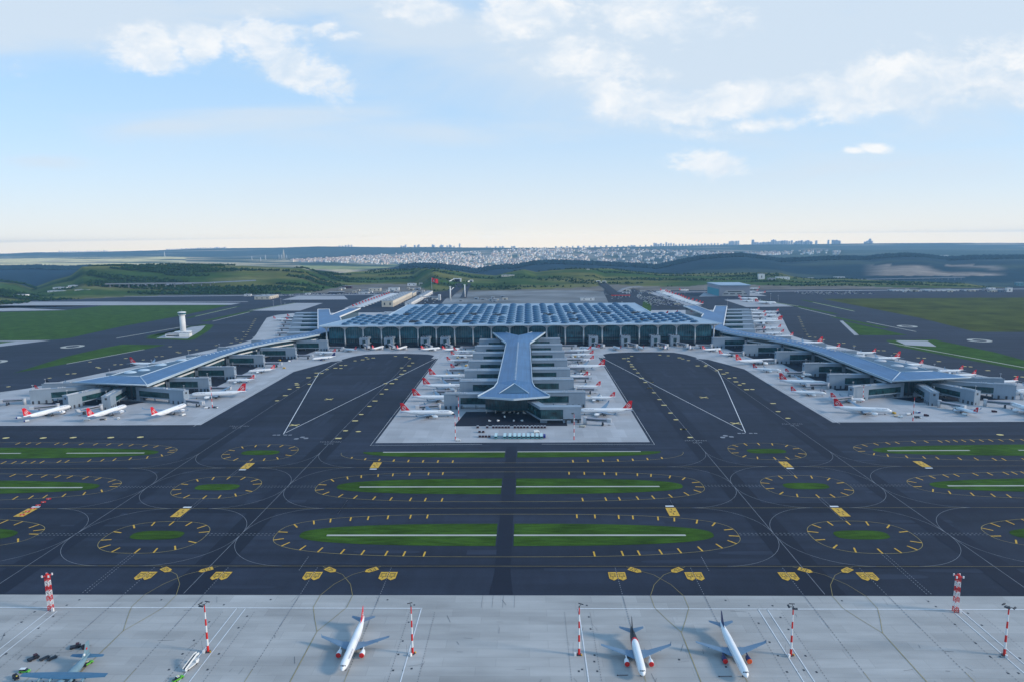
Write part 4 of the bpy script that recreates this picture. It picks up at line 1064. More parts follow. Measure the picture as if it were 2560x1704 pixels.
for s in (-1, 1):
    sd_ = 'left' if s < 0 else 'right'
    for i, y in enumerate(YC): JB.append((s * 80, y - 13 if s < 0 else y - 3, 0 if s > 0 else math.pi, 'centre pier %s side, gate %s from its tip' % (sd_, ['second', 'third', 'fourth', 'fifth', 'sixth', 'seventh'][i]), s))
    JB.append((s * (91 if s < 0 else 80), 806 if s < 0 else 741, (0 if s > 0 else math.pi) - .25 * s, 'centre pier %s side, gate nearest its tip' % sd_, s))
    for i, (x, y) in enumerate(((425, 914), (425, 997), (421, 1101), (393, 1177), (361, 1262))):
        JB.append((s * (x - 3), y, math.pi if s > 0 else 0, '%s pier bay side, gate %s from its tip' % (sd_, ['second', 'third', 'fourth', 'fifth', 'sixth'][i]), s))
    JB.append((s * 418, 838, (math.pi if s > 0 else 0) + .35 * s, '%s pier bay side, gate nearest its tip' % sd_, s))
    for i, (x, y, a2) in enumerate(((511, 812, -1.0), (568, 816, -.5), (634, 848, -.2))):
        JB.append((s * x, y, a2 if s > 0 else math.pi - a2, '%s pier outer end, %s of its three end gates' % (sd_, ['inner', 'middle', 'outer'][i]), s))
    for i, (x, y) in enumerate(((600, 958), (580, 1033), (560, 1113), (545, 1193))):
        JB.append((s * x, y, 0 if s > 0 else math.pi, '%s pier runway side, gate %s from its tip' % (sd_, ['first', 'second', 'third', 'fourth'][i]), s))
    for i, y in enumerate((1398, 1478, 1558, 1638, 1712, 1785)):
        JB.append((s * (420 + (y - 1405) * .30 + 65), y - 6, 0 if s > 0 else math.pi, '%s rear pier, gate %s from the terminal' % (sd_, ['first', 'second', 'third', 'fourth', 'fifth', 'sixth'][i]), s))
    for i, x in enumerate((300, 252, 181, 143) if s < 0 else (143, 205, 262, 299)):
        JB.append((s * x + 3, 1294, -math.pi / 2 + .5, 'terminal front, stub %s from the %s' % (['first', 'second', 'third', 'fourth'][i], 'left corner' if s < 0 else 'centre pier'), s))
for i, (x, y, a2, lab, s) in enumerate(JB):
    o = jb if i == 0 else dup(jb, (x, y, 0), a2)
    o.location = (x, y, 0); o.rotation_euler = (0, 0, a2); o['label'] = 'grey boarding bridge, ' + lab
# ------------------------------------------------------------------ aircraft
AWHITE = mat('aircraft white', (.78, .79, .80), .28, var=.03, scale=.3, spec=.5)
AGREY = mat('wing grey', (.125, .205, .30), .38, var=.06, scale=.4, spec=.5)
ARED = mat('fin red', (.60, .012, .022), .35, var=.04, scale=.4)
ANAVY = mat('fin navy', (.010, .018, .10), .35, var=.04, scale=.4)
ABLACK = mat('fin black', (.010, .012, .018), .35, var=.04, scale=.4)
ATEXT = mat('navy lettering', (.03, .045, .12), .5, var=0)
AWIN = mat('cockpit glass', (.012, .016, .028), .1, var=0, spec=.7)
AMARK = mat('grey fuselage marking', (.42, .44, .47), .4, var=.1, scale=.5)
ACOVER = mat('red intake cover', (.60, .02, .02), .7, var=.08, scale=1.0)
ACOVERO = mat('orange intake cover', (.70, .10, .02), .7, var=.08, scale=1.0)
AORNG = mat('orange livery', (.75, .14, .02), .4, var=.1, scale=.4)
INTAKE = mat('engine intake', (.02, .022, .026), .5, metal=.4, var=0)

FST = [(0, .02, -.30), (.008, .26, -.28), (.02, .46, -.22), (.04, .70, -.13), (.07, .88, -.05), (.11, .98, -.01), (.15, 1, 0), (.64, 1, 0), (.72, .95, .05), (.80, .80, .19), (.87, .60, .37), (.93, .40, .52), (.975, .22, .63), (1, .08, .70)]
TYPES = {
    'narrow': dict(L=41, R=1.98, zc=3.75, span=35.0, wx=.345, rc=7.4, tc=1.7, sw=8.8, dih=2.0, wl=2.3, fx=.80, frc=7.2, ftc=2.4, fh=6.2, fs=5.6, sx=.865, ss=6.2, er=1.18, el=4.6, ey=5.8, ex=.335, ez=1.75, th=.62),
    'short': dict(L=37.6, R=1.98, zc=3.75, span=34.4, wx=.34, rc=7.4, tc=1.7, sw=8.6, dih=2.0, wl=1.4, fx=.785, frc=6.8, ftc=2.4, fh=6.0, fs=5.4, sx=.855, ss=6.2, er=1.2, el=4.6, ey=5.8, ex=.325, ez=1.75, th=.62),
    'long': dict(L=44.5, R=1.98, zc=3.75, span=34.6, wx=.365, rc=7.4, tc=1.7, sw=8.8, dih=2.0, wl=1.0, fx=.815, frc=7.0, ftc=2.4, fh=6.1, fs=5.5, sx=.875, ss=6.2, er=1.22, el=4.8, ey=5.8, ex=.355, ez=1.75, th=.64),
    'wide': dict(L=63, R=2.85, zc=5.2, span=60.0, wx=.33, rc=11.5, tc=2.4, sw=16.5, dih=4.2, wl=2.4, fx=.815, frc=10.5, ftc=3.6, fh=9.4, fs=8.2, sx=.865, ss=9.8, er=1.62, el=6.2, ey=9.6, ex=.315, ez=2.5, th=.9),
    'big': dict(L=72, R=3.1, zc=5.6, span=64.0, wx=.335, rc=12.5, tc=2.2, sw=18.5, dih=4.4, wl=.6, fx=.83, frc=11, ftc=4.0, fh=10.2, fs=8.4, sx=.875, ss=10.6, er=1.95, el=6.8, ey=9.9, ex=.325, ez=2.7, th=1.0),
}
def fus_at(T, t):
    for (a, r0, z0), (b, r1, z1) in zip(FST, FST[1:]):
        if t <= b:
            k = (t - a) / (b - a); return (r0 + (r1 - r0) * k) * T['R'], (z0 + (z1 - z0) * k) * T['R'] + T['zc']
    return FST[-1][1] * T['R'], T['zc']
def fus_pt(T, t, ang, off=0.0):            # ang measured from straight up, + to the left side (+y)
    r, zc = fus_at(T, t); r += off
    return (-t * T['L'], r * math.sin(ang), zc + r * math.cos(ang))
def mb_fuselage(T, seg=16, mi=0):
    b = MB(); b.loft([[fus_pt(T, t, -2 * math.pi * k / seg) for k in range(seg)] for t, _, _ in FST], mi); return b
def airfoil(x0, c, y, z, th):
    return [(x0, y, z), (x0 - .12 * c, y, z + th * .5), (x0 - .45 * c, y, z + th * .5), (x0 - c, y, z + .05), (x0 - .45 * c, y, z - th * .45), (x0 - .12 * c, y, z - th * .4)]
def mb_wing(T, s, mi=0):
    b = MB(); xr = -T['wx'] * T['L']; z0 = T['zc'] - T['R'] * .55; h = T['span'] / 2
    st = [(0, T['rc'] * 1.12, 0), (.33, T['rc'] * .62, .33), (1, T['tc'], 1)]
    rs = []
    for f, c, k in st: rs.append(airfoil(xr - T['sw'] * f, c, s * max(h * f, T['R'] * .5), z0 + T['dih'] * f ** 1.2, T['th'] * (1 - .75 * f)))
    if s < 0: rs = [r[::-1] for r in rs]
    b.loft(rs, mi, False)
    tip = airfoil(xr - T['sw'], T['tc'], s * h, z0 + T['dih'], T['th'] * .25); up = airfoil(xr - T['sw'] - T['wl'] * .75, T['tc'] * .45, s * (h + .35), z0 + T['dih'] + T['wl'], T['th'] * .2)
    rr2 = [tip, up]
    if s < 0: rr2 = [r[::-1] for r in rr2]
    b.loft(rr2, mi, False)
    for f in (.25, .45, .68):             # flap track fairings
        x = xr - T['sw'] * f - (T['rc'] * (1.12 - 1.5 * f * .8) if f < .34 else T['rc'] * .62 * (1.2 - f)); y = s * h * f; z = z0 + T['dih'] * f - .25
        b.tube((x + 2.2, y, z), (x - 1.2, y, z), .28, .08, 6, mi)
    return b
def mb_stab(T, s, mi=0):
    b = MB(); xr = -T['sx'] * T['L']; z0 = T['zc'] + T['R'] * .42; c = T['rc'] * .62; h = T['ss']
    rs = [airfoil(xr, c, s * T['R'] * .2, z0, .35), airfoil(xr - h * .62, c * .38, s * h, z0 + h * .10, .14)]
    if s < 0: rs = [r[::-1] for r in rs]
    b.loft(rs, mi, False); return b
def fin_pt(T, a, b):                      # a along chord from LE 0..1, b up 0..1 -> (x, z)
    x0 = -T['fx'] * T['L'] - T['fs'] * b; c = T['frc'] + (T['ftc'] - T['frc']) * b
    return x0 - c * a, T['zc'] + T['R'] * .80 + T['fh'] * b
def mb_fin(T, mi=0):
    b = MB(); rs = []
    for f, th in ((-.12, .55), (0, .5), (.5, .34), (1, .16)):
        r = []
        for a, k in ((0, 0), (.25, 1), (.6, .8), (1, .05), (.6, -.8), (.25, -1)):
            x, z = fin_pt(T, a, f); r.append((x, k * th / 2 * (1.0 if T['R'] < 2.5 else 1.5), z))
        rs.append(r)
    b.loft(rs, mi, False)
    x0, z0 = fin_pt(T, 0, .06); x1, _ = fin_pt(T, 0, -.12)
    b.add([(x0, .1, z0), (x0, -.1, z0), (x1 + T['frc'] * .55, 0, T['zc'] + T['R'] * .9), (x0, 0, T['zc'] + T['R'] * .6)], [(0, 2, 3), (1, 3, 2), (0, 1, 2)], mi)
    return b
def mb_emblem(T):
    """white ring with a soaring bird, on both faces of the fin"""
    b = MB(); r = T['fh'] * .235; cxx, czz = fin_pt(T, .50, .40); off = .30 * (1.0 if T['R'] < 2.5 else 1.5)
    for s in (-1, 1):
        n = 20; o = [(cxx + r * math.cos(2 * math.pi * k / n), s * off, czz + r * math.sin(2 * math.pi * k / n)) for k in range(n)]
        i2 = [(cxx + r * .84 * math.cos(2 * math.pi * k / n), s * off, czz + r * .84 * math.sin(2 * math.pi * k / n)) for k in range(n)]
        b.add(o + i2, [((k, (k + 1) % n, n + (k + 1) % n, n + k) if s < 0 else (n + k, n + (k + 1) % n, (k + 1) % n, k)) for k in range(n)])
        bird = [(-.95, -.30), (-.35, -.18), (.05, -.55), (.02, -.12), (.62, .55), (.22, .42), (-.02, .12), (-.30, .10)]
        b.add([(cxx + r * x, s * (off + .01), czz + r * z) for x, z in bird], [(0, 1, 6, 7), (1, 2, 3, 6), (3, 4, 5, 6)] if s < 0 else [(7, 6, 1, 0), (6, 3, 2, 1), (6, 5, 4, 3)])
        for k in range(3):                # rays below the bird
            b.add([(cxx + r * (.2 + k * .35), s * off, czz - r * (1.12 + .02 * k)), (cxx + r * (.42 + k * .35), s * off, czz - r * (1.12 + .02 * k)), (cxx + r * (.15 + k * .32), s * off, czz - r * (1.5 + .1 * k))], [(0, 1, 2) if s > 0 else (2, 1, 0)])
    return b
def mb_engine(T, s, mi=0, mi2=1):
    b = MB(); x = -T['ex'] * T['L'] + T['el'] * .35; y = s * T['ey']; z = T['ez']; r = T['er']
    prof = [(0, .86), (.06, .98), (.25, 1.04), (.6, .98), (.82, .74), (1, .46)]
    b.loft([[(x - T['el'] * f, y + r * k * math.cos(2 * math.pi * q / 14), z + r * k * math.sin(2 * math.pi * q / 14)) for q in range(14)] for f, k in prof], mi, True, False, True)
    b.add([(x - .25, y + r * .86 * math.cos(2 * math.pi * q / 14), z + r * .86 * math.sin(2 * math.pi * q / 14)) for q in range(14)], [tuple(range(14))], mi2)
    b.box(x - T['el'] * 1.15, x - T['el'] * .25, y - .16, y + .16, z + r * .7, T['zc'] - T['R'] * .5 + T['dih'] * .25, mi)
    return b
def mb_cover(T, s):
    b = MB(); x = -T['ex'] * T['L'] + T['el'] * .35; y = s * T['ey']; z = T['ez']; r = T['er']
    b.loft([[(x + d, y + r * k * math.cos(2 * math.pi * q / 16), z + r * k * math.sin(2 * math.pi * q / 16)) for q in range(16)] for d, k in ((-.35, 1.02), (.04, 1.0), (.16, .85))], 0, True); return b
def mb_gear(T, which):
    b = MB()
    def wheel(x, y, r): b.tube((x, y - .2, r), (x, y + .2, r), r, r, 10, 0)
    if which == 'nose':
        x = -.115 * T['L']; r = .42 if T['R'] < 2.5 else .6
        b.tube((x, 0, r), (x, 0, T['zc'] - T['R'] * .7), .16, .16, 6, 0); wheel(x, -.32, r); wheel(x, .32, r)
    else:
        x = -(T['wx'] * T['L'] + T['rc'] * .82); r = .58 if T['R'] < 2.5 else .68
        for s in (-1, 1):
            y = s * (3.8 if T['R'] < 2.5 else 5.2)
            b.tube((x, y, r), (x + .3, y, T['zc'] - T['R'] * .4), .26, .3, 6, 0)
            for dx in ((0,) if T['R'] < 2.5 else (-1.0, 1.0)):
                wheel(x + dx, y - .5, r); wheel(x + dx, y + .5, r)
    return b
def mb_cockpit(T):
    b = MB()
    t0, t1 = (.026, .040) if T['R'] < 2.5 else (.024, .036)
    for k in range(6):
        a0 = (-58 + k * 19.6) * math.pi / 180; a1 = a0 + 17 * math.pi / 180; d = abs(k - 2.5) * .0045
        b.add([fus_pt(T, t0 + d, a0, .03), fus_pt(T, t0 + d, a1, .03), fus_pt(T, t1 + d, a1, .03), fus_pt(T, t1 + d, a0, .03)], [(0, 1, 2, 3)])
    return b
def mb_titles(T, txt):
    b = MB(); hgt_ = T['R'] * .52; cxx = -.235 * T['L'] if T['R'] < 2.5 else -.19 * T['L']
    for s in (-1, 1):
        def f(x, y, s=s):
            ang = (58 * math.pi / 180) - y * hgt_ / T['R']; t = (-(cxx + (-s) * x * hgt_ * -1)) / T['L'] if False else -(cxx + s * -x * hgt_) / T['L']
            r, zc = T['R'] + .03, T['zc']
            return (-t * T['L'], s * r * math.sin(ang), zc + r * math.cos(ang))
        add_text(b, txt, f)
    return b
def mb_windows(T):
    b = MB(); n = int(T['L'] * .62 / 1.05)
    for s in (-1, 1):
        for k in range(n):
            t = .14 + k * 1.05 / T['L']; a0, a1 = s * math.radians(74), s * math.radians(64)
            d = .38 / T['L']; q = [fus_pt(T, t, a0, .02), fus_pt(T, t + d, a0, .02), fus_pt(T, t + d, a1, .02), fus_pt(T, t, a1, .02)]
            b.add(q, [(0, 1, 2, 3) if s < 0 else (3, 2, 1, 0)])
    return b
def mb_swirl(T):
    b = MB()
    for s in (-1, 1):
        for k in range(6):
            t0 = .60 + k * .014; a0 = s * math.radians(118 - k * 4); a1 = s * math.radians(62 + k * 6); pts = []
            for i in range(7):
                f = i / 6; t = t0 + f * (.15 - k * .006); a2 = a0 + (a1 - a0) * f ** 1.4; w = .0035 * (1 - f) + .001
                pts.append((fus_pt(T, t, a2, .03), fus_pt(T, t + w * 1.6, a2, .03)))
            vs = [p for q in pts for p in q]; b.add(vs, [((2 * i, 2 * i + 1, 2 * i + 3, 2 * i + 2) if s < 0 else (2 * i + 2, 2 * i + 3, 2 * i + 1, 2 * i)) for i in range(6)])
    return b
MESH = {}
def M_(key, fn, mats):
    if key not in MESH: MESH[key] = fn().mesh(key.split('|')[0], mats)
    return MESH[key]
def aircraft(kind, loc, rz, label, group=None, fin='red', cover=None, eng=None, detail=2, livery='titles'):
    """nose at `loc`, heading rz (0 = nose towards +X)"""
    T = TYPES[kind]; k = '|' + kind
    r = empty('airliner', loc, rz); tag(r, label, 'airliner', group)
    def part(nm, me, par=None, lab=None):
        o = bpy.data.objects.new(nm, me); COL.objects.link(o); o.parent = par or r
        if lab: o['label'] = lab
        return o
    fm = {'red': ARED, 'navy': ANAVY, 'black': ABLACK, 'white': AWHITE}[fin]
    f = part('fuselage', M_('fuselage' + k, lambda: mb_fuselage(T), AWHITE))
    for s in (-1, 1):
        part('wing', M_('wing%s%d' % (k, s), lambda: mb_wing(T, s), AGREY)); part('tailplane', M_('tailplane%s%d' % (k, s), lambda: mb_stab(T, s), AGREY))
        em = {None: AWHITE, 'navy': ANAVY}[eng]
        e = part('engine', M_('engine%s%d%s' % (k, s, eng), lambda: mb_engine(T, s), [em, INTAKE]))
        if cover: part('intake_cover', M_('intake_cover%s%d%s' % (k, s, cover if s > 0 else 'red'), lambda: mb_cover(T, s), ACOVERO if (cover == 'orange' and s > 0) else ACOVER), e)
    fo = part('tail_fin', M_('tail_fin%s%s' % (k, fin), lambda: mb_fin(T), fm))
    if fin == 'red' and detail >= 1: part('tail_emblem', M_('tail_emblem' + k, lambda: mb_emblem(T), AWHITE), fo)
    if detail >= 1:
        part('nose_gear', M_('nose_gear' + k, lambda: mb_gear(T, 'nose'), DARK)); part('main_gear', M_('main_gear' + k, lambda: mb_gear(T, 'main'), DARK))
        part('cockpit_window', M_('cockpit_window' + k, lambda: mb_cockpit(T), AWIN), f)
    if detail >= 2 and livery:
        if livery == 'titles': part('title_lettering', M_('title_lettering' + k, lambda: mb_titles(T, 'TURKISH AIRLINES'), ATEXT), f)
        if kind in ('wide', 'big') and fin == 'red': part('fuselage_marking', M_('fuselage_marking' + k, lambda: mb_swirl(T), AMARK), f)
    if detail >= 2 and livery != 'none': part('cabin_window', M_('cabin_window' + k, lambda: mb_windows(T), AMARK), f)
    return r
def by_pixels(nose, tail, z=4.0):
    a, b = G(*nose, z), G(*tail, z); return a, math.atan2(a[1] - b[1], a[0] - b[0])
def place(kind, nose, tail, label, anchor='nose', rz=None, **kw):
    """set an aircraft down where the photo shows it: nose and tail pixels -> ground"""
    T = TYPES[kind]; a, h = by_pixels(nose, tail, T['zc'])
    if rz is not None: h = rz
    if anchor == 'tail':
        b = G(*tail, T['zc']); a = (b[0] + math.cos(h) * T['L'], b[1] + math.sin(h) * T['L'])
    elif anchor == 'mid':
        b = G(*tail, T['zc']); mx, my = (a[0] + b[0]) / 2, (a[1] + b[1]) / 2; a = (mx + math.cos(h) * T['L'] / 2, my + math.sin(h) * T['L'] / 2)
    return aircraft(kind, (a[0], a[1], .08), h, label, **kw)

# --- the three on the front apron
p1 = aircraft('long', (-72.3, 295, .06), -math.pi / 2, 'white airliner on the open apron, red fin and two red intake covers', cover='red', detail=3)
p2 = aircraft('short', (69.2, 292.3, .06), -math.pi / 2, 'white airliner on the open apron whose rear fuselage is black behind a red stripe', fin='black', cover='red', livery=None, detail=3)
p3 = aircraft('long', (116.8, 291.3, .06), -math.pi / 2, 'white airliner on the open apron with navy fin and navy engines', fin='navy', eng='navy', cover='orange', livery=None, detail=3)
T = TYPES['short']; b = MB()
tt = [.60, .64, .68, .72, .80, .87, .93, .975, 1]
seg = 20
def edge_t(k, base):                     # the livery edge slants: furthest aft on top of the fuselage
    a = -2 * math.pi * k / seg; return base + .10 * max(0, math.cos(a))
b.loft([[fus_pt(T, max(min(t, 1), edge_t(k, .615)) if t < .75 else t, -2 * math.pi * k / seg, .025) for k in range(seg)] for t in tt], 0, True, False, True)
o = b.build('rear_fuselage', ABLACK, p2)
b = MB(); b.loft([[fus_pt(T, edge_t(k, .585), -2 * math.pi * k / seg, .04) for k in range(seg)], [fus_pt(T, edge_t(k, .605), -2 * math.pi * k / seg, .04) for k in range(seg)], [fus_pt(T, edge_t(k, .620), -2 * math.pi * k / seg, .04) for k in range(seg)]], 0, True, False, False)
b.build('livery_stripe', ARED, p2)

def q4(a, b): return (980 + a / 6.532, 860 + b / 6.532)
def q5(a, b): return (1280 + a / 6.532, 860 + b / 6.532)
def q6(a, b): return (1620 + a / 6.929, 760 + b / 6.929)
def q7(a, b): return (1920 + a / 6.532, 820 + b / 6.532)
def q8(a, b): return (2220 + a / 6.929, 860 + b / 6.929)
def z5(a, b): return (1800 + a / 8.254, 690 + b / 8.254)
def z4(a, b): return (560 + a / 8.254, 690 + b / 8.254)
E0, W0 = 0.0, math.pi
ordn = ['nearest to', 'second from', 'third from', 'fourth from', 'fifth from', 'sixth from', 'seventh from', 'eighth from']
# centre pier, left side (noses to the right)
for i, (kd, n, t, anc) in enumerate([('wide', (1005, 1125), (150, 1100), 'mid'), ('wide', (940, 885), (330, 868), 'tail'), ('wide', (1180, 690), (500, 682), 'tail'), ('wide', (1210, 530), (600, 522), 'tail'),
        ('narrow', (1290, 402), (950, 397), 'tail'), ('narrow', (1297, 278), (878, 270), 'mid'), ('narrow', (1345, 188), (945, 182), 'mid'), ('narrow', (1325, 120), (1000, 118), 'tail')]):
    place(kd, q4(*n), q4(*t), 'white red-finned %s left of the centre pier, %s its tip' % ('wide-body' if kd == 'wide' else 'narrow-body', ordn[i]), anchor=anc, rz=E0)
for i, (kd, n, t, anc) in enumerate([('wide', (1108, 1095), (1930, 1062), 'mid'), ('long', (1190, 890), (1690, 872), 'tail'), ('long', (980, 690), (1455, 690), 'tail'), ('narrow', (945, 530), (1248, 525), 'tail'),
        ('wide', (895, 378), (1490, 352), 'mid'), ('narrow', (942, 265), (1338, 255), 'mid'), ('narrow', (1000, 182), (1335, 172), 'tail'), ('narrow', (965, 112), (1300, 100), 'tail')]):
    orng = i == 5
    r = place(kd, q5(*n), q5(*t), ('white airliner with orange patterned sides right of the centre pier' if orng else 'white red-finned %s right of the centre pier, %s its tip' % ('wide-body' if kd == 'wide' else 'narrow-body', ordn[i])), anchor=anc, rz=W0, livery=None if orng else 'titles')
    if orng:
        T = TYPES['narrow']; b = MB()
        for s in (-1, 1):
            for t0, t1, a0, a1 in ((.36, .46, 60, 120), (.55, .66, 55, 115), (.70, .78, 70, 110), (.60, .64, 110, 130)):
                b.add([fus_pt(T, t0, s * math.radians(a1), .03), fus_pt(T, t1, s * math.radians(a1 - 25), .03), fus_pt(T, t1 + .02, s * math.radians(a0), .03), fus_pt(T, (t0 + t1) / 2, s * math.radians(a0 + 10), .03)], [(0, 1, 2, 3) if s < 0 else (3, 2, 1, 0)])
        b.build('livery_pattern', AORNG, r)
# in front of the terminal
HU = math.pi / 2
for i, (px, py, h, kd) in enumerate([(945, 869, HU - .35, 'narrow'), (1005, 869, HU - .3, 'narrow'), (1543, 869.5, HU + .25, 'narrow'), (1602, 869, HU + .1, 'narrow'), (1663, 868.5, HU - .25, 'narrow'), (1725, 868.5, HU - .25, 'narrow')]):
    X, Y = G(px, py, 3.7); T = TYPES[kd]
    aircraft(kd, (X + math.cos(h) * T['L'] / 2, Y + math.sin(h) * T['L'] / 2, .1), h, 'white airliner nosed in to the terminal glass front, %s in that row from the left' % ['first', 'second', 'fifth', 'sixth', 'seventh', 'eighth'][i], group='airliners nosed in at the terminal front')
place('narrow', q4(632, 66), q4(470, 92), 'white red-finned airliner parked aslant at the terminal front, third in that row from the left', anchor='tail', rz=.62, group='airliners nosed in at the terminal front')
place('narrow', q4(1042, 62), q4(815, 98), 'white red-finned airliner parked aslant at the terminal front, fourth in that row from the left', anchor='tail', rz=.50, group='airliners nosed in at the terminal front')
place('narrow', (857, 871), (892, 876), 'airliner in shade beside the terminal left corner column, nose turned to the terminal', anchor='tail', rz=2.5)
place('narrow', (1467, 867.5), (1500, 871), 'airliner in shade by the first gate stub right of the centre pier', anchor='tail', rz=2.75)
# right pier, bay side
for i, (kd, n, t, anc) in enumerate([('narrow', (1272, 772), (930, 797), 'mid'), ('narrow', (1562, 862), (1275, 872), 'mid')]):
    place(kd, q6(*n), q6(*t), 'white red-finned narrow-body on the right pier bay side, %s the terminal' % ordn[i], anchor=anc)
place('big', q6(2190, 968), q6(1535, 998), 'long white red-finned wide-body on the right pier bay side, third from the terminal', anchor='mid')
place('narrow', q6(2268, 1140), q6(1838, 1118), 'white red-finned narrow-body on the right pier bay side, fourth from the terminal', anchor='mid')
place('short', q7(720, 758), q7(270, 735), 'white airliner on the right pier bay side with fin fully red down to the fuselage', anchor='mid')
place('wide', q7(950, 893), q7(200, 862), 'white red-finned wide-body on the right pier bay side, near its middle', anchor='mid')
place('long', q7(935, 1058), q7(378, 1040), 'white red-finned narrow-body just in front of the middle wide-body, right pier bay side', anchor='mid')
place('narrow', q7(1545, 1162), q7(1048, 1148), 'white red-finned narrow-body right behind the wide-body nearest the right apron corner', anchor='mid')
place('wide', q7(1988, 1338), q7(1100, 1300), 'white red-finned wide-body nearest the right apron corner beside a striped mast', anchor='mid')
place('narrow', q8(1160, 1083), q8(1485, 1185), 'white red-finned airliner facing the fan of gate blocks at the right pier tip', anchor='mid')
place('wide', q8(2118, 1025), q8(2560, 1160), 'white wide-body cut off by the right edge of the picture, nose to the gates', anchor='nose', fin='red')
place('wide', q8(2195, 815), q8(2600, 800), 'white airliner at the right edge, parked against the outermost gate block', anchor='nose')
# right pier, runway side
for i, (t, lab) in enumerate([(q7(415, 130), 'nearest to the terminal'), (q7(892, 240), 'second from the terminal'), (q7(1180, 318), 'third from the terminal, mostly hidden'), (q7(1765, 400), 'fourth from the terminal, winglet showing'), (q7(2160, 490), 'fifth from the terminal'),
        (q8(612, 350), 'sixth from the terminal, only fin showing'), (q8(1305, 452), 'seventh from the terminal'), (q8(1530, 530), 'eighth from the terminal, only fin showing'), (q8(2255, 640), 'ninth from the terminal')]):
    place('wide' if i in (1, 4) else 'narrow', (t[0] - 40, t[1]), t, 'red-finned airliner on the right pier runway side, ' + lab, anchor='tail', rz=W0 + .12, detail=2)
# left pier, tip side
place('wide', P1_(1132, 1085), P1_(505, 1252), 'white red-finned wide-body at the left pier tip, leftmost of the three angled in', anchor='mid')
place('wide', P1_(2125, 1078), P1_(1588, 1255), 'white red-finned wide-body at the left pier tip, middle of the three angled in', anchor='mid')
place('wide', P2_(925, 1345), P2_(498, 1502), 'white red-finned wide-body at the left pier tip, closest to the bay', anchor='mid')
place('big', P2_(1055, 1150), P2_(2065, 1110), 'long white red-finned wide-body beside the first gate block of the left pier', anchor='mid')
place('narrow', P2_(1735, 905), P2_(2170, 892), 'white red-finned narrow-body on the left pier bay side behind the long wide-body', anchor='mid')
place('narrow', P3_(38, 1155), P3_(440, 1130), 'white red-finned narrow-body on the left pier bay side, third from its tip', anchor='mid')
place('narrow', P3_(1190, 840), P3_(1485, 842), 'white red-finned airliner next to the navy-finned one at the left pier root', anchor='mid')
place('narrow', P3_(1145, 943), P3_(1485, 912), 'white airliner with navy fin near the left pier root', anchor='mid', fin='navy', eng='navy', livery=None)
# left pier, runway side
place('narrow', P1_(900, 800), P1_(600, 800), 'red-finned airliner half hidden behind the outermost gate block of the left pier', anchor='tail', rz=E0 - .1)
place('narrow', P1_(1000, 690), P1_(790, 690), 'airliner with black fin hidden behind the outer gate block of the left pier', anchor='tail', rz=E0 - .1, fin='black', livery=None)
place('wide', P2_(400, 650), P2_(35, 618), 'white red-finned wide-body on the runway side of the left pier, wing tip raised', anchor='tail', rz=E0 - .1)
# rear aprons
place('narrow', P3_(702, 275), P3_(445, 258), 'white red-finned airliner standing alone on the left rear apron', anchor='mid', rz=E0)
place('narrow', P3_(912, 288), P3_(675, 272), 'red-finned airliner at the left rear pier, behind the lone one', anchor='mid', rz=E0)
place('narrow', P3_(915, 232), P3_(700, 220), 'red-finned airliner at the left rear pier, farthest from the camera', anchor='mid', rz=E0)
for i, (kd, n, t, fin) in enumerate([('narrow', (670, 715), (815, 700), 'red'), ('narrow', (940, 755), (1212, 738), 'red'), ('narrow', (640, 790), (940, 768), 'red'), ('narrow', (960, 830), (1212, 815), 'navy'), ('narrow', (618, 856), (960, 838), 'red'),
        ('narrow', (920, 900), (1250, 888), 'red'), ('big', (610, 930), (1285, 930), 'red'), ('narrow', (580, 1035), (930, 1020), 'white'), ('narrow', (945, 1090), (1262, 1070), 'red'), ('narrow', (570, 1128), (940, 1115), 'red'), ('narrow', (920, 1180), (1322, 1175), 'red')]):
    place(kd, z5(*n), z5(*t), 'airliner on the right rear apron, %s from its far edge, %s' % (['first', 'second', 'third', 'fourth', 'fifth', 'sixth', 'seventh', 'eighth', 'ninth', 'tenth', 'eleventh'][i], {'red': 'red fin', 'navy': 'navy fin', 'white': 'white fin'}[fin]) if kd != 'big' else 'wide-body with the biggest red fin on the right rear apron',
          anchor='tail', rz=W0, fin=fin, eng='navy' if fin == 'navy' else None, detail=1, group='airliners on the right rear apron')
for kd, n, t, lab in [('wide', (770, 475), (390, 455), 'rear of the two side by side'), ('narrow', (662, 518), (430, 512), 'front of the two side by side'), ('wide', (1130, 565), (760, 535), 'nose at the pad corner'), ('narrow', (945, 552), (770, 540), 'tucked behind the one at the pad corner')]:
    place(kd, z5(*n), z5(*t), 'white airliner on the pad before the hangar, ' + lab, anchor='mid', rz=E0 - .05, detail=1)
for kd, n, t, lab in [('narrow', (595, 366), (940, 355), 'nearest'), ('narrow', (595, 332), (790, 322), 'middle'), ('narrow', (680, 252), (822, 258), 'farthest')]:
    place(kd, z5(*n), z5(*t), 'white airliner parked right of the hangar, %s of three' % lab, anchor='tail', rz=W0, detail=1)
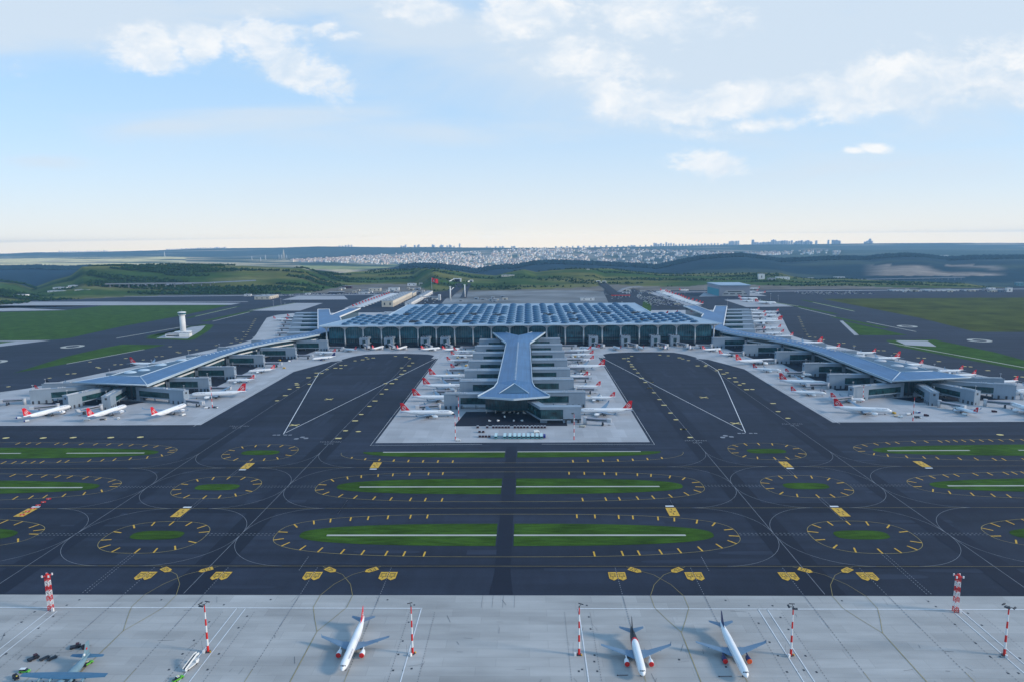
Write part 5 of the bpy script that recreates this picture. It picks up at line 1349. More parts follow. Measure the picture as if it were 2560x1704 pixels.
# the long rows behind: one-piece aircraft, too small to show parts
def one_piece(kind):
    T = TYPES[kind]; b = MB()
    for part_, mi in ((mb_fuselage(T, 10), 0), (mb_wing(T, 1), 1), (mb_wing(T, -1), 1), (mb_stab(T, 1), 1), (mb_stab(T, -1), 1), (mb_fin(T), 2), (mb_engine(T, 1), 0), (mb_engine(T, -1), 0)):
        o0 = len(b.v); b.v += part_.v; b.f += [tuple(i + o0 for i in f) for f in part_.f]; b.m += [mi] * len(part_.f); b.s += part_.s
    return b.mesh('airliner', [AWHITE, AWHITE, ARED])
OP = one_piece('narrow')
for s, lab in ((-1, 'small red-finned airliner in the packed row beside the cargo halls'), (1, 'small red-finned airliner in the packed row left of the hangar')):
    for k in range(14):
        o = bpy.data.objects.new('parked_airliner', OP); COL.objects.link(o); Y = 2085 + k * 38.5
        o.location = ((-482 + k * .8) if s < 0 else (512 - k * .9 + 3 * math.sin(k)), Y, .1); o.rotation_euler = (0, 0, 0 if s < 0 else math.pi)
        tag(o, lab, 'airliner', 'airliners in the far row on the %s' % ('left' if s < 0 else 'right'))
for x, y in ((565, 2640), (640, 2650)):
    o = bpy.data.objects.new('parked_airliner', OP); COL.objects.link(o); o.location = (x, y, .1); o.rotation_euler = (0, 0, .3); tag(o, 'small white airliner on the strip beyond the hangar', 'airliner', 'airliners beyond the hangar')

# --- military transport, cut off by the bottom edge
CB = mat('transport blue grey', (.060, .155, .255), .5, var=.12, scale=.25); CB2 = mat('transport pale grey', (.15, .25, .31), .5, var=.1, scale=.3)
ct = empty('transport_plane', (-200.5, 276.5, .06), -math.pi / 2); tag(ct, 'blue-grey four-engined military transport plane cut off by the bottom edge', 'transport plane')
T = dict(L=30, R=2.15, zc=2.9)
b = MB(); st = [(0, .2, -.4), (.03, .6, -.2), (.08, .9, -.05), (.13, 1, 0), (.55, 1, 0), (.72, .82, .18), (.85, .52, .50), (.95, .30, .72), (1, .12, .8)]
b.loft([[(-t * 30 + 0, r * 2.15 * math.sin(-2 * math.pi * k / 16), 2.9 + z * 2.15 + r * 2.15 * math.cos(2 * math.pi * k / 16)) for k in range(16)] for t, r, z in st], 0)
fo_ = b.build('fuselage', CB2, ct)
for s in (-1, 1):
    b = MB(); rs = [airfoil(5.5 - 14, 5.2, 0, 5.2, .75), airfoil(5.4 - 14, 5.0, s * 6.5, 5.25, .7), airfoil(4.6 - 14, 2.9, s * 20, 5.7, .35)]
    if s < 0: rs = [r[::-1] for r in rs]
    b.loft(rs, 0, False); b.tube((-9.6, s * 20, 5.7), (-12.1, s * 20, 5.72), .18, .1, 6, 0); wv = b.build('wing', CB, ct)
    for y in (5.0, 10.3):
        b = MB(); b.tube((-6.2, s * y, 4.7), (-9.5, s * y, 4.8), .62, .7, 10, 0); b.tube((-9.5, s * y, 4.8), (-12.0, s * y, 4.9), .7, .3, 10, 0); b.tube((-5.6, s * y, 4.7), (-6.2, s * y, 4.7), .12, .6, 10, 0); e = b.build('engine', CB2, ct)
        b = MB()
        for k in range(4):
            a = math.pi / 4 + k * math.pi / 2; b.box(-6.0, -5.9, -.16, .16, .1, 2.0, 0, Matrix.Translation((0, s * y, 4.7)) @ Matrix.Rotation(a, 4, 'X'))
        b.build('propeller', DARK, e)
    b = MB(); rs = [airfoil(-26, 3.6, s * .3, 4.3, .4), airfoil(-26.9, 1.9, s * 8.0, 4.5, .2)]
    if s < 0: rs = [r[::-1] for r in rs]
    b.loft(rs, 0, False); b.build('tailplane', CB, ct)
b = MB(); b.loft([[(x, y, z) for x, y in ((x0, 0), (x0 - c * .3, th), (x0 - c, 0), (x0 - c * .3, -th))] for x0, c, th, z in ((-17, 9.5, .12, 4.7), (-23, 6.2, .30, 5.3), (-25.6, 4.4, .30, 7.2), (-27.2, 3.0, .2, 11.4))], 0, False); fn_ = b.build('tail_fin', CB2, ct)
b = MB()
for s in (-1, 1): b.flat([(0, 0)] * 0 or [(-28.4, .0), (-27.6, .0), (-27.6, .01), (-28.4, .01)], 8.2) if False else b.box(-27.9, -26.9, s * .34 - .01, s * .34 + .01, 8.0, 8.9)
b.build('fin_flag', REDS, fn_)
b = MB(); b.tube((-25.5, -.36, 6.3), (-25.5, .36, 6.3), .55, .55, 14, 0); b.build('fin_badge', WHTP, fn_)
b = MB()
for x in (-3, -13, -14.6):
    for s in ((-1, 1) if x < -5 else (0,)): b.tube((x, s * 1.9 - .25, .6), (x, s * 1.9 + .25, .6), .6, .6, 10, 0); b.box(x - .2, x + .2, s * 1.9 - .1, s * 1.9 + .1, .6, 2.2)
b.build('landing_gear', DARK, ct)
# ------------------------------------------------------------------ flood light masts and radio towers
def mast(loc, h, label, rz=0.0, heads=3, base=True, group=None, r0=.62):
    t = empty('light_mast', loc, rz); tag(t, label, 'light mast', group)
    n = 7; b = MB()
    for k in range(n):
        z0, z1 = h * k / n, h * (k + 1) / n; ra, rb = r0 * (1 - .55 * k / n), r0 * (1 - .55 * (k + 1) / n)
        b.tube((0, 0, z0), (0, 0, z1), ra, rb, 10, k % 2, True, False)
    b.build('pole', [REDS, WHTP], t)
    hd = MB(); hd.tube((0, 0, h), (0, 0, h + .7), .28, .28, 8, 0)
    for k in range(heads):
        a = math.pi * (.25 + .5 * k) + .3; dx, dy = math.cos(a) * 1.9, math.sin(a) * 1.9
        hd.tube((0, 0, h + .4), (dx, dy, h + .6), .13, .13, 6, 0)
        for q in (-.75, .05, .85):
            mx = Matrix.Translation((dx * 1.2 - math.sin(a) * q * 1.1, dy * 1.2 + math.cos(a) * q * 1.1, h + .75)) @ Matrix.Rotation(a, 4, 'Z') @ Matrix.Rotation(.5, 4, 'Y')
            hd.box(-.45, .45, -.36, .36, -.22, .22, 0, mx)
    hd.build('flood_light', DARK, t)
    if base:
        c = MB(); c.box(-2.4, -1.3, -1.2, -.2, 0, 1.5, 0); c.box(.9, 1.5, -1.0, -.4, 0, .8, 1); c.build('control_cabinet', [WHTP, YEL], t)
        f = MB(); f.box(-1.1, 1.1, -1.1, 1.1, 0, .35); f.build('foundation', DARK, t)
        v = MB(); v.tube((-2.9, .9, 0), (-2.9, .9, 6.0), .06, .04, 5, 0); v.build('wind_pole', DARK, t)
    return t
mast((-145.7, 314.5, .05), 25.2, 'striped flood light mast beside the boarding stairs', .2)
mast((-42, 313.6, .05), 25.2, 'striped flood light mast right of the red-finned front airliner', .9, 1)
mast((41, 313.2, .05), 25.2, 'striped flood light mast nearest the black-tailed airliner', 0, 1)
mast((145.3, 313.4, .05), 25.2, 'striped flood light mast right of the navy-tailed airliner', .4)
mast((249.3, 314, .05), 25.2, 'striped flood light mast standing in front of the right lattice tower', 1.1)
for px, py, h, lab in [(1147, 1049, 27, 'slim striped mast beside the left gate of the centre pier tip'), (1138.5, 1099, 27, 'slim striped mast with a white van at its foot'), (1435, 1098, 27, 'slim striped mast in front of the bent gate bridge'),
                   (531, 1018, 27, 'slim striped mast next to the long wide-body at the left pier'), (2282, 1051, 27, 'slim striped mast in front of the right pier tip'), (2157, 1003, 20, 'slim striped mast beside the inner gate of the right pier')]:
    X, Y = G(px, py); mast((X, Y, .08), h, lab, px % 3, 2, False, r0=.5)
def lattice(loc, label):
    t = empty('lattice_tower', loc); tag(t, label, 'radio tower'); h = 20.6; w = 1.02; n = 7
    fr = MB()
    for k in range(n):
        z0, z1 = h * k / n, h * (k + 1) / n; mi = 0 if k % 2 == 0 else 1; s0 = w - .1 * k / n; s1 = w - .1 * (k + 1) / n
        cs = [(-1, -1), (1, -1), (1, 1), (-1, 1)]
        for i in range(4):
            a, b2 = cs[i], cs[(i + 1) % 4]
            fr.tube((a[0] * s0, a[1] * s0, z0), (a[0] * s1, a[1] * s1, z1), .15, .15, 6, mi, False, False)
            for q in range(2):
                za, zb = z0 + (z1 - z0) * q / 2, z0 + (z1 - z0) * (q + 1) / 2
                fr.tube((a[0] * s0, a[1] * s0, za), (b2[0] * s1, b2[1] * s1, zb), .085, .085, 5, mi, False, False); fr.tube((b2[0] * s0, b2[1] * s0, za), (a[0] * s1, a[1] * s1, zb), .085, .085, 5, mi, False, False)
            fr.tube((a[0] * s1, a[1] * s1, z1), (b2[0] * s1, b2[1] * s1, z1), .17, .17, 5, mi, False, False)
    fr.build('lattice_frame', [REDS, WHTP], t)
    p = MB(); p.box(-1.5, 1.5, -1.5, 1.5, h, h + .2); p.tube((0, 0, h), (0, 0, h + 1.4), .7, .7, 8, 0); p.build('platform', REDS, t)
    a = MB()
    for x, y in ((-1.8, -1.6), (1.8, -1.5), (1.7, 1.6), (-1.4, 1.6)): a.box(x - .35, x + .35, y - .25, y + .25, h - .3, h + .9); a.tube((x, y, h - .3), (x * .7, y * .7, h), .08, .08, 5, 0)
    a.build('antenna_panel', WHTP, t)
    c = MB(); c.box(1.3, 2.5, -1.7, -.8, 0, 2.0); c.build('control_cabinet', WHTP, t)
lattice((-253.5, 353.5, .05), 'red and white lattice tower on the left of the open apron'); lattice((250, 353.8, .05), 'red and white lattice tower on the right of the open apron')

# ------------------------------------------------------------------ vehicles
VGREEN = mat('green car paint', (.10, .42, .03), .35, var=.04, scale=1); VWHITE = mat('white car paint', (.72, .74, .74), .35, var=.03, scale=1); VGLASS = mat('car glass', (.015, .02, .03), .1, var=0, spec=.6)
VTEAL = mat('teal bus paint', (.15, .42, .44), .35, var=.05, scale=.5); VPALE = mat('pale bus roof', (.52, .66, .68), .5, var=.05, scale=.5); VBLUE = mat('blue paint', (.02, .03, .22), .4, var=.05, scale=.5)
MAROON = mat('dark maroon tarpaulin', (.055, .018, .028), .7, var=.2, scale=.8); VDARK = mat('black vehicle paint', (.012, .014, .025), .4, var=.05, scale=.5); VYEL = mat('beacon yellow', (.7, .6, .08), .5, var=0)
def wheels(t, xs, y, r=.36):
    for x in xs:
        for s in (-1, 1):
            b = MB(); b.tube((x, s * y - .13, r), (x, s * y + .13, r), r, r, 10, 0); b.build('wheel', RUBBER, t)
def car_body(L_, W_, sill, belt, roofh, x0, x1, x2, x3, lower, upper, glass, t, name_lo='body', cabin='cabin'):
    b = MB(); hw = W_ / 2
    b.loft([[(x, -hw * k, sill), (x, hw * k, sill), (x, hw * k * .97, z), (x, -hw * k * .97, z)] for x, z, k in ((L_ / 2, sill + .35, .85), (L_ / 2 - .12, belt - .18, .95), (x0, belt, 1), (x3, belt, 1), (-L_ / 2 + .1, belt - .05, .97), (-L_ / 2, sill + .3, .93))], 0, False)
    b.build(name_lo, lower, t)
    c = MB(); c.loft([[(xa, -hw * .94, belt), (xa, hw * .94, belt), (xb, hw * .80, roofh), (xb, -hw * .80, roofh)] for xa, xb in ((x0, x1), (x3, x2))][::-1], 0, False); cb_ = c.build(cabin, glass, t)
    r = MB(); r.box(x2, x1, -hw * .82, hw * .82, roofh - .03, roofh + .07); r.build('roof', upper, cb_)
def car(kind, loc, rz, label, lower, upper):
    t = empty({'van': 'station_wagon', 'pickup': 'pickup_truck'}[kind], loc, rz); tag(t, label, {'van': 'car', 'pickup': 'pickup'}[kind])
    if kind == 'van': car_body(4.7, 1.95, .35, 1.05, 1.85, 1.35, .55, -2.1, -2.25, lower, upper, VGLASS, t)
    else:
        car_body(5.3, 1.95, .4, 1.1, 1.85, 1.2, .55, -.75, -1.0, lower, upper, VGLASS, t)
        b = MB(); b.box(-2.5, -1.1, -.85, .85, 1.09, 1.12); b.build('load_bed', VDARK, t)
        b = MB(); b.box(-.2, .15, -.6, .6, 1.92, 2.05); b.build('light_bar', VYEL, t)
    wheels(t, (1.5, -1.45), .86)
    h = MB()
    for s in (-1, 1): h.box((2.3 if kind == 'van' else 2.6), (2.37 if kind == 'van' else 2.67), s * .62 - .17, s * .62 + .17, .66, .84)
    h.build('headlight', WHTP, t)
def at(px, py, z=.06): X, Y = G(px, py); return (X, Y, z)
car('van', at(62.5, 1679), .05, 'green car with white roof left of the military transport', VGREEN, VWHITE)
car('pickup', at(445.6, 1698), 1.05, 'green pickup with white roof near the boarding stairs', VGREEN, VWHITE)
car('pickup', at(219, 1660), 1.1, 'green and white pickup under the tail of the military transport', VGREEN, VWHITE)
# boarding stairs on a truck chassis
t = empty('boarding_stairs', at(477, 1667), R(72)); tag(t, 'white mobile boarding stairs standing by a striped mast', 'boarding stairs')
b = MB(); b.box(-4.2, 4.0, -1.1, 1.1, .6, 1.1); b.box(2.4, 4.4, -1.1, 1.1, 1.1, 2.3); b.build('chassis', VWHITE, t)
b = MB()
for k in range(16): b.box(-4.2 + k * .46, -3.74 + k * .46, -.75, .75, .9 + k * .2, 1.05 + k * .2)
b.box(3.1, 5.0, -.8, .8, 4.0, 4.2); b.build('steps', DARK, t)
for s in (-1, 1):
    b = MB(); b.add([(-4.2, s * .85, .9), (3.1, s * .85, 4.1), (5.0, s * .85, 4.1), (5.0, s * .85, 5.2), (3.1, s * .85, 5.2), (-4.2, s * .85, 2.0)] + [(-4.2, s * .72, .9), (3.1, s * .72, 4.1), (5.0, s * .72, 4.1), (5.0, s * .72, 5.2), (3.1, s * .72, 5.2), (-4.2, s * .72, 2.0)],
                 [(0, 1, 4, 5), (1, 2, 3, 4), (6, 11, 10, 7), (7, 10, 9, 8)] + [(i, (i + 1) % 6, 6 + (i + 1) % 6, 6 + i) for i in range(6)]); b.build('side_panel', VWHITE, t)
wheels(t, (-2.6, 2.6), 1.0, .42)
# small dark ground equipment round the transport plane
def equip(kind, loc, rz, label, cat):
    t = empty(kind, loc, rz); tag(t, label, cat)
    if kind == 'flat_trailer':
        b = MB(); b.box(-2.2, 2.2, -1.1, 1.1, .5, .62)
        for k in range(7): b.box(-2.0 + k * .62, -1.75 + k * .62, -1.05, 1.05, .62, .78)
        b.build('deck', DARK, t); wheels(t, (-1.5, 1.5), 1.0, .3); b = MB(); b.tube((2.2, 0, .5), (3.6, 0, .3), .07, .07, 5, 0); b.build('tow_bar', DARK, t)
    elif kind == 'aircraft_tug':
        b = MB(); b.box(-2.4, 2.4, -1.2, 1.2, .35, 1.15); b.build('body', VDARK, t); b = MB(); b.box(.3, 1.7, -.9, .9, 1.15, 2.1); b.build('cabin', VGLASS, t); b = MB(); b.box(.2, 1.8, -.95, .95, 2.1, 2.2); b.build('roof', MAROON, t); wheels(t, (-1.5, 1.5), 1.1, .45)
    elif kind == 'generator_cart':
        b = MB(); b.box(-1.7, 1.5, -.9, .9, .5, 1.9); b.box(-1.2, -.5, -.5, .5, 1.9, 2.3); b.build('housing', VDARK, t); b = MB(); b.box(1.2, 1.55, -.3, .3, 1.9, 2.2); b.build('beacon', VYEL, t); wheels(t, (-1.1, 1.1), .85, .32); b = MB(); b.tube((1.5, 0, .5), (2.8, 0, .3), .07, .07, 5, 0); b.build('tow_bar', DARK, t)
    return t
equip('aircraft_tug', at(84, 1647), 1.0, 'low dark tug left of the two flat trailers', 'tug')
equip('flat_trailer', at(111.5, 1646), 1.0, 'dark flat trailer between the low tug and another trailer', 'trailer'); equip('flat_trailer', at(130.5, 1646), 1.0, 'dark flat trailer nearest the military transport fin', 'trailer')
equip('aircraft_tug', at(189, 1618), .5, 'dark tug just left of the military transport fin', 'tug'); equip('generator_cart', at(214, 1619), .9, 'dark generator cart right of the military transport fin', 'generator cart')
equip('generator_cart', at(206, 1668), 1.1, 'black generator cart with a yellow beacon beside the transport fuselage', 'generator cart'); equip('generator_cart', at(40, 1696), -.6, 'dark ground cart at the left end of the transport wing', 'generator cart')
# chocks and tow bars by the noses
for X, Y, L_, lab in ((60.5, 297, 5.0, 'thin tow bar lying by the black-tailed airliner nose'), (108.5, 296.5, 6.0, 'thin tow bar lying by the navy-tailed airliner nose')):
    t = empty('tow_bar', (X, Y, .3), .02); tag(t, lab, 'tow bar'); b = MB(); b.tube((-L_ / 2, 0, 0), (L_ / 2, 0, 0), .13, .13, 6, 0); b.build('bar', MAROON, t); b = MB(); b.box(-L_ / 2 - .3, -L_ / 2 + .1, -.25, .25, -.3, .12); b.build('tow_eye', DARK, t)
# drain covers let into the front apron
DR = [(0, q) for q in [(730, 434), (1485, 434), (615, 484), (320, 545), (490, 588), (200, 640), (355, 696), (38, 762), (57, 933), (2060, 480), (2275, 585), (1925, 638), (2195, 692), (1785, 808), (1680, 932), (2015, 932), (1555, 1077), (1910, 1077)]]
DR += [(640, q) for q in [(135, 432), (1210, 434), (1457, 482), (1405, 641), (1350, 814), (1310, 937), (1400, 937), (1262, 1084), (1357, 1084), (1432, 1068)]]
DR += [(1280, q) for q in [(688, 486), (707, 592), (723, 703), (760, 944), (758, 1003), (785, 1092), (645, 1075), (615, 1092), (600, 944), (1965, 439), (2180, 488), (2270, 650), (1970, 1052), (1538, 985)]]
DR += [(1920, q) for q in [(42, 489), (680, 443), (115, 596), (188, 707), (15, 825), (92, 948), (180, 948), (345, 950), (175, 1098), (272, 1098), (330, 1082), (447, 1100), (1475, 448), (1545, 497), (1840, 558), (1720, 660), (1968, 668), (1910, 833), (2047, 960), (2137, 958), (2318, 972), (2207, 1110), (2305, 1110)]]
b = MB(); b.box(-.4, .4, -.5, .5, 0, .05); b.box(-.5, .5, -.62, .62, 0, .03); dme2 = b.mesh('drain_cover', DARK)
for ox, (a2, b2) in DR:
    o = bpy.data.objects.new('drain_cover', dme2); COL.objects.link(o); o.location = at(ox + a2 * .27165, 1380 + b2 * .27165, .045); tag(o, 'small dark drain cover set flush in the pale concrete of the open apron', 'drain cover', 'drain covers in the open apron')

# --- centre pier apron: buses and baggage carts
bus = empty('apron_bus', (0, 0, 0), 0); bus['category'] = 'bus'; bus['group'] = 'apron buses in a line'
b = MB(); b.loft([[(-1.45, y, .4), (1.45, y, .4), (1.5, y, z), (-1.5, y, z)] for y, z in ((-6.2, 2.6), (-6.0, 3.0), (6.0, 3.0), (6.2, 2.7))], 0, False); b.build('body', VTEAL, bus)
b = MB(); b.box(-1.42, 1.42, -5.9, 5.9, 3.0, 3.12); b.build('roof', VPALE, bus)
b = MB(); b.box(-1.35, 1.35, -6.28, -6.15, 1.2, 2.6); b.box(-1.35, 1.35, 6.15, 6.28, 1.2, 2.6); b.box(-1.56, -1.46, -5.6, 5.6, 1.4, 2.5); b.box(1.46, 1.56, -5.6, 5.6, 1.4, 2.5); b.build('window', VGLASS, bus)
wheels(bus, (0,), 0); 
for o in [c for c in bus.children if c.name.startswith('wheel')]: bpy.data.objects.remove(o)
for y in (-3.6, 3.8):
    for s in (-1, 1): b = MB(); b.tube((s * 1.35 - .15, y, .48), (s * 1.35 + .15, y, .48), .48, .48, 10, 0); b.build('wheel', RUBBER, bus)
bag = empty('baggage_cart', (0, 0, 0)); bag['category'] = 'baggage cart'
b = MB(); b.box(-1.25, 1.25, -1.9, 1.9, .45, .6); b.build('deck', DARK, bag); b = MB(); b.box(-1.2, 1.2, -1.8, 1.8, .6, 2.3); b.build('curtain', MAROON, bag); b = MB(); b.prism([(-1.3, -1.95), (1.3, -1.95), (1.3, 1.95), (-1.3, 1.95)], 2.3, lambda x, y: 2.45 + .25 * (1 - abs(x) / 1.3)); b.build('canopy', GREYR, bag)
wheels(bag, (-.8, .8), 1.6, .3)
index_kids()
def q4z(a, b): return G(980 + a / 6.532, 860 + b / 6.532)
def q5z(a, b): return G(1280 + a / 6.532, 860 + b / 6.532)
first = True
for i, xy in enumerate([q4z(x, 1545) for x in (1695, 1840, 1925)] + [q5z(x, 1545) for x in (45, 118, 192, 265, 338, 410, 480)]):
    o = bus if i == 0 else dup(bus, (0, 0, 0), 0); o.location = (xy[0], xy[1] + 6, .08); o['label'] = 'teal apron bus with pale roof standing alone left of the row' if i == 0 else 'teal apron bus with pale roof in the tight row of nine by the baggage carts'
rows = [[q4z(x, 1362) for x in (1400, 1555, 1655, 1705, 1755, 1805, 1858, 1905)] + [q5z(x, 1362) for x in (45, 100, 150, 200, 255, 325, 380, 430, 485, 535)], [q4z(x, 1436) for x in (1430, 1490)], [q4z(x, 1512) for x in (1435, 1485, 1535, 1588)]]
n = 0
for ri, rw in enumerate(rows):
    for xy in rw:
        o = bag if n == 0 else dup(bag, (0, 0, 0), 0); n += 1; o.location = (xy[0], xy[1], .08); o.rotation_euler = (0, 0, 0)
        o['label'] = ['dark covered baggage cart in the long row on the centre apron', 'dark covered baggage cart in the pair behind the long row', 'dark covered baggage cart in the group of four beside the buses'][ri]; o['group'] = ['baggage carts in the long row', 'pair of baggage carts', 'four baggage carts by the buses'][ri]
def boxvan(loc, rz, label, cab, body, L_=6.5, H=2.9, W_=2.3):
    t = empty('box_truck', loc, rz); tag(t, label, 'truck')
    b = MB(); b.box(-L_ / 2, L_ / 2 - 1.9, -W_ / 2, W_ / 2, .7, H); b.build('box', body, t)
    b = MB(); b.loft([[(x, -W_ / 2 * .95, .5), (x, W_ / 2 * .95, .5), (x, W_ / 2 * .9, z), (x, -W_ / 2 * .9, z)] for x, z in ((L_ / 2 - 1.8, H * .82), (L_ / 2 - .7, H * .8), (L_ / 2 - .1, 1.3), (L_ / 2, .9))], 0, False); c_ = b.build('cab', cab, t)
    b = MB(); b.box(L_ / 2 - .75, L_ / 2 - .45, -W_ * .42, W_ * .42, 1.35, 2.0); b.build('windscreen', VGLASS, c_); wheels(t, (-L_ * .3, L_ * .32), W_ * .44, .42)
X, Y = q5z(400, 1440); boxvan((X, Y, .08), .3, 'white box truck behind the row of teal buses', VWHITE, VWHITE)
X, Y = q5z(530, 1530); boxvan((X, Y + 3, .08), math.pi / 2, 'deep blue truck at the right end of the bus row', VBLUE, VBLUE, 8, 3.2)
boxvan(at(1145, 1101, .08), .05, 'small white van at the foot of a slim mast', VWHITE, VWHITE, 5, 2.2)
boxvan(at(1455, 1066.5, .08), 2.9, 'beige utility truck beside the bent gate bridge', BEIGE, BEIGE, 7, 2.2)
boxvan(at(217, 1050, .08), .5, 'white service truck behind the middle airliner at the left pier tip', VWHITE, VWHITE, 7, 2.6)
boxvan(at(258, 1049, .08), .1, 'low beige trailer truck behind the middle airliner at the left pier tip', BEIGE, DARK, 7, 1.8)
boxvan(at(518, 1020, .08), .4, 'dark service truck left of the mast at the left pier', VDARK, WHTP, 6, 2); boxvan(at(539, 1019, .08), -.2, 'white service truck right of the mast at the left pier', VWHITE, DARK, 6, 2)
boxvan(at(2243, 1040, .08), .1, 'beige flat truck near the front edge of the right apron', BEIGE, BEIGE, 8, 1.8); boxvan(at(2294, 1044, .08), 0, 'white and grey service truck by the mast at the right pier tip', VWHITE, DARK, 7, 2.2); boxvan(at(2272, 1036, .08), .2, 'pale service truck behind the mast at the right pier tip', DARK, WHTP, 7, 2.2)
for i, (a2, b2) in enumerate([(1595, 1260), (1735, 1256), (1990, 1256), (2122, 1256), (1820, 1128), (1920, 1120), (2060, 1135), (1840, 1195), (2165, 1132)]):
    X, Y = q4z(a2, b2); t = empty('service_cart', (X, Y, .15), i * .7); tag(t, 'little white service cart under the tip of the centre pier', 'service cart', 'service carts under the centre pier tip')
    b = MB(); b.box(-1.6, 1.6, -.8, .8, .4, 1.2); b.box(-1.5, 0, -.75, .75, 1.2, 2.0); b.build('body', VWHITE, t); wheels(t, (-1, 1), .75, .3)
# red route barriers on the left taxiway
for k in range(6):
    f = k / 5; X, Y = G(64 + 66 * f - 8, 1287 - 40 * f)
    t = empty('barrier', (X, Y, .1), .3); tag(t, 'red and white plastic barrier in the slanting row across the left taxiway', 'barrier', 'barriers across the left taxiway'); b = MB(); b.box(-1.6, 1.6, -.45, .45, 0, .9); b.build('body', REDP, t); b = MB(); b.box(-.6, .6, -.47, .47, .3, .6); b.build('stripe', WHTP, t)

# service vehicles round the stands
sv = MB(); sv.box(-2.6, 1.2, -1.1, 1.1, .45, 2.2, 0); sv.box(1.25, 2.6, -1.05, 1.05, .45, 1.9, 1); sv.box(2.0, 2.62, -.9, .9, 1.3, 1.75, 2)
for x in (-1.6, 1.7):
    for s in (-1, 1): sv.tube((x, s * .95 - .14, .42), (x, s * .95 + .14, .42), .42, .42, 8, 2)
rnd = random.Random(41); svm = [sv.mesh('service_truck', mm) for mm in ([VWHITE, VWHITE, VDARK], [PURP, VDARK, VDARK], [VWHITE, VBLUE, VDARK], [YEL, VWHITE, VDARK], [MAROON, VDARK, VDARK])]
for k in range(70):
    s = rnd.choice((-1, 1)); w_ = rnd.choice('ccspf')
    if w_ == 'c': x, y = s * rnd.uniform(82, 112), rnd.choice(YC) + rnd.uniform(-26, -14)
    elif w_ == 's': x, y = s * rnd.uniform(372, 418), rnd.choice((905, 985, 1090, 1165, 1250)) + rnd.uniform(-12, 0)
    elif w_ == 'p': x, y = s * rnd.uniform(380, 640), rnd.uniform(760, 812)
    else: x, y = s * rnd.uniform(80, 330), rnd.uniform(1262, 1292)
    if abs(x) > 350 and y < 1000 and abs(x) - 360 < 0: continue
    o = bpy.data.objects.new('service_truck', rnd.choice(svm)); COL.objects.link(o); o.location = (x, y, .1); o.rotation_euler = (0, 0, rnd.uniform(0, 6.28)); tag(o, 'small service truck on the concrete between the gates and the parked airliners', 'service truck', 'service trucks around the gates')
# ------------------------------------------------------------------ control tower on its island
t = empty('control_tower', (-766, 1523, .15)); tag(t, 'white round control tower with dark glass cab on a grassy island', 'control tower')
b = MB(); b.tube((0, 0, 0), (0, 0, 41), 6.3, 5.9, 24, 0); b.build('shaft', WHITEB, t)
b = MB(); b.loft([[(r * math.cos(2 * math.pi * k / 24), r * math.sin(2 * math.pi * k / 24), z) for k in range(24)] for r, z in ((5.9, 40.5), (8.2, 42.5), (8.2, 43.2))], 0, True); b.build('collar', WHITEB, t)
b = MB(); b.loft([[(r * math.cos(2 * math.pi * k / 24), r * math.sin(2 * math.pi * k / 24), z) for k in range(24)] for r, z in ((7.4, 43.2), (8.8, 47.5))], 0, True); b.build('glass_cab', GLASST, t)
b = MB(); b.loft([[(r * math.cos(2 * math.pi * k / 24), r * math.sin(2 * math.pi * k / 24), z) for k in range(24)] for r, z in ((9.2, 47.5), (9.2, 48.2), (6, 49.4))], 0, True); b.tube((0, 0, 49), (0, 0, 54), .2, .1, 6, 0); b.build('roof', WHITEB, t)
b = MB(); b.tube((0, 0, 0), (0, 0, 4.4), 17, 17, 32, 0); b.tube((0, 0, 4.4), (0, 0, 5.2), 18, 18, 32, 0); b.build('podium', WHITEB, t)
t = empty('annex_building', (-752, 1478, .15), .12); tag(t, 'low white annex building in front of the control tower', 'building')
b = MB(); b.box(-26, 24, -10, 8, 0, 6.5); b.box(4, 26, -14, -10, 0, 7.5); b.build('wall', WHITEB, t); b = MB(); b.box(-26.4, 24.4, -10.4, 8.4, 6.5, 7.1)
for k in range(7): b.box(-22 + k * 6, -19 + k * 6, -6 + k % 3 * 3, -3 + k % 3 * 3, 7.1, 8.6)
b.build('roof', GREYR, t); b = MB(); b.box(-24, 3, -10.15, -10.0, 2, 4.4); b.build('window', VGLASS, t)
# ------------------------------------------------------------------ hangar, cargo halls, far buildings
t = empty('hangar', (688, 2400, .1)); tag(t, 'huge grey hangar with turquoise side beyond the right rear apron', 'hangar')
b = MB(); b.prism([(0, 0), (102, -10), (108, 140), (-3, 150)], 0, 36); b.build('wall', mat('hangar grey', (.33, .33, .37), .6, var=.06, scale=.03), t)
b = MB(); b.prism([(-2, -2), (104, -12), (110, 142), (-5, 152)], 36, 39.5); b.build('roof', ROOFM, t)
b = MB(); b.prism([(-.2, 6), (-.6, 6), (-3.6, 146), (-3.2, 146)], .5, 24); b.build('gate', mat('turquoise cladding', (.045, .30, .36), .5, var=.08, scale=.05), t)
b = MB(); b.add([(8, -1.2, 1), (94, -9.6, 1), (90, -9.2, 10), (80, -8.2, 21), (22, -2.6, 21), (12, -1.6, 10)], [(0, 1, 2, 3, 4, 5)]); dg_ = b.build('door', mat('hangar door', (.50, .48, .46), .6, var=.06, scale=.05), t)
b = MB()
for x0, x1, z in ((28, 74, 15), (14, 30, 7), (36, 52, 7), (60, 76, 7), (82, 92, 7)): b.add([(x0, -1.5 - x0 * .098 + .6, z), (x1, -1.5 - x1 * .098 + .6, z), (x1, -1.5 - x1 * .098 + .6, z + 3), (x0, -1.5 - x0 * .098 + .6, z + 3)], [(0, 1, 2, 3)])
b.build('window', DARK, dg_)
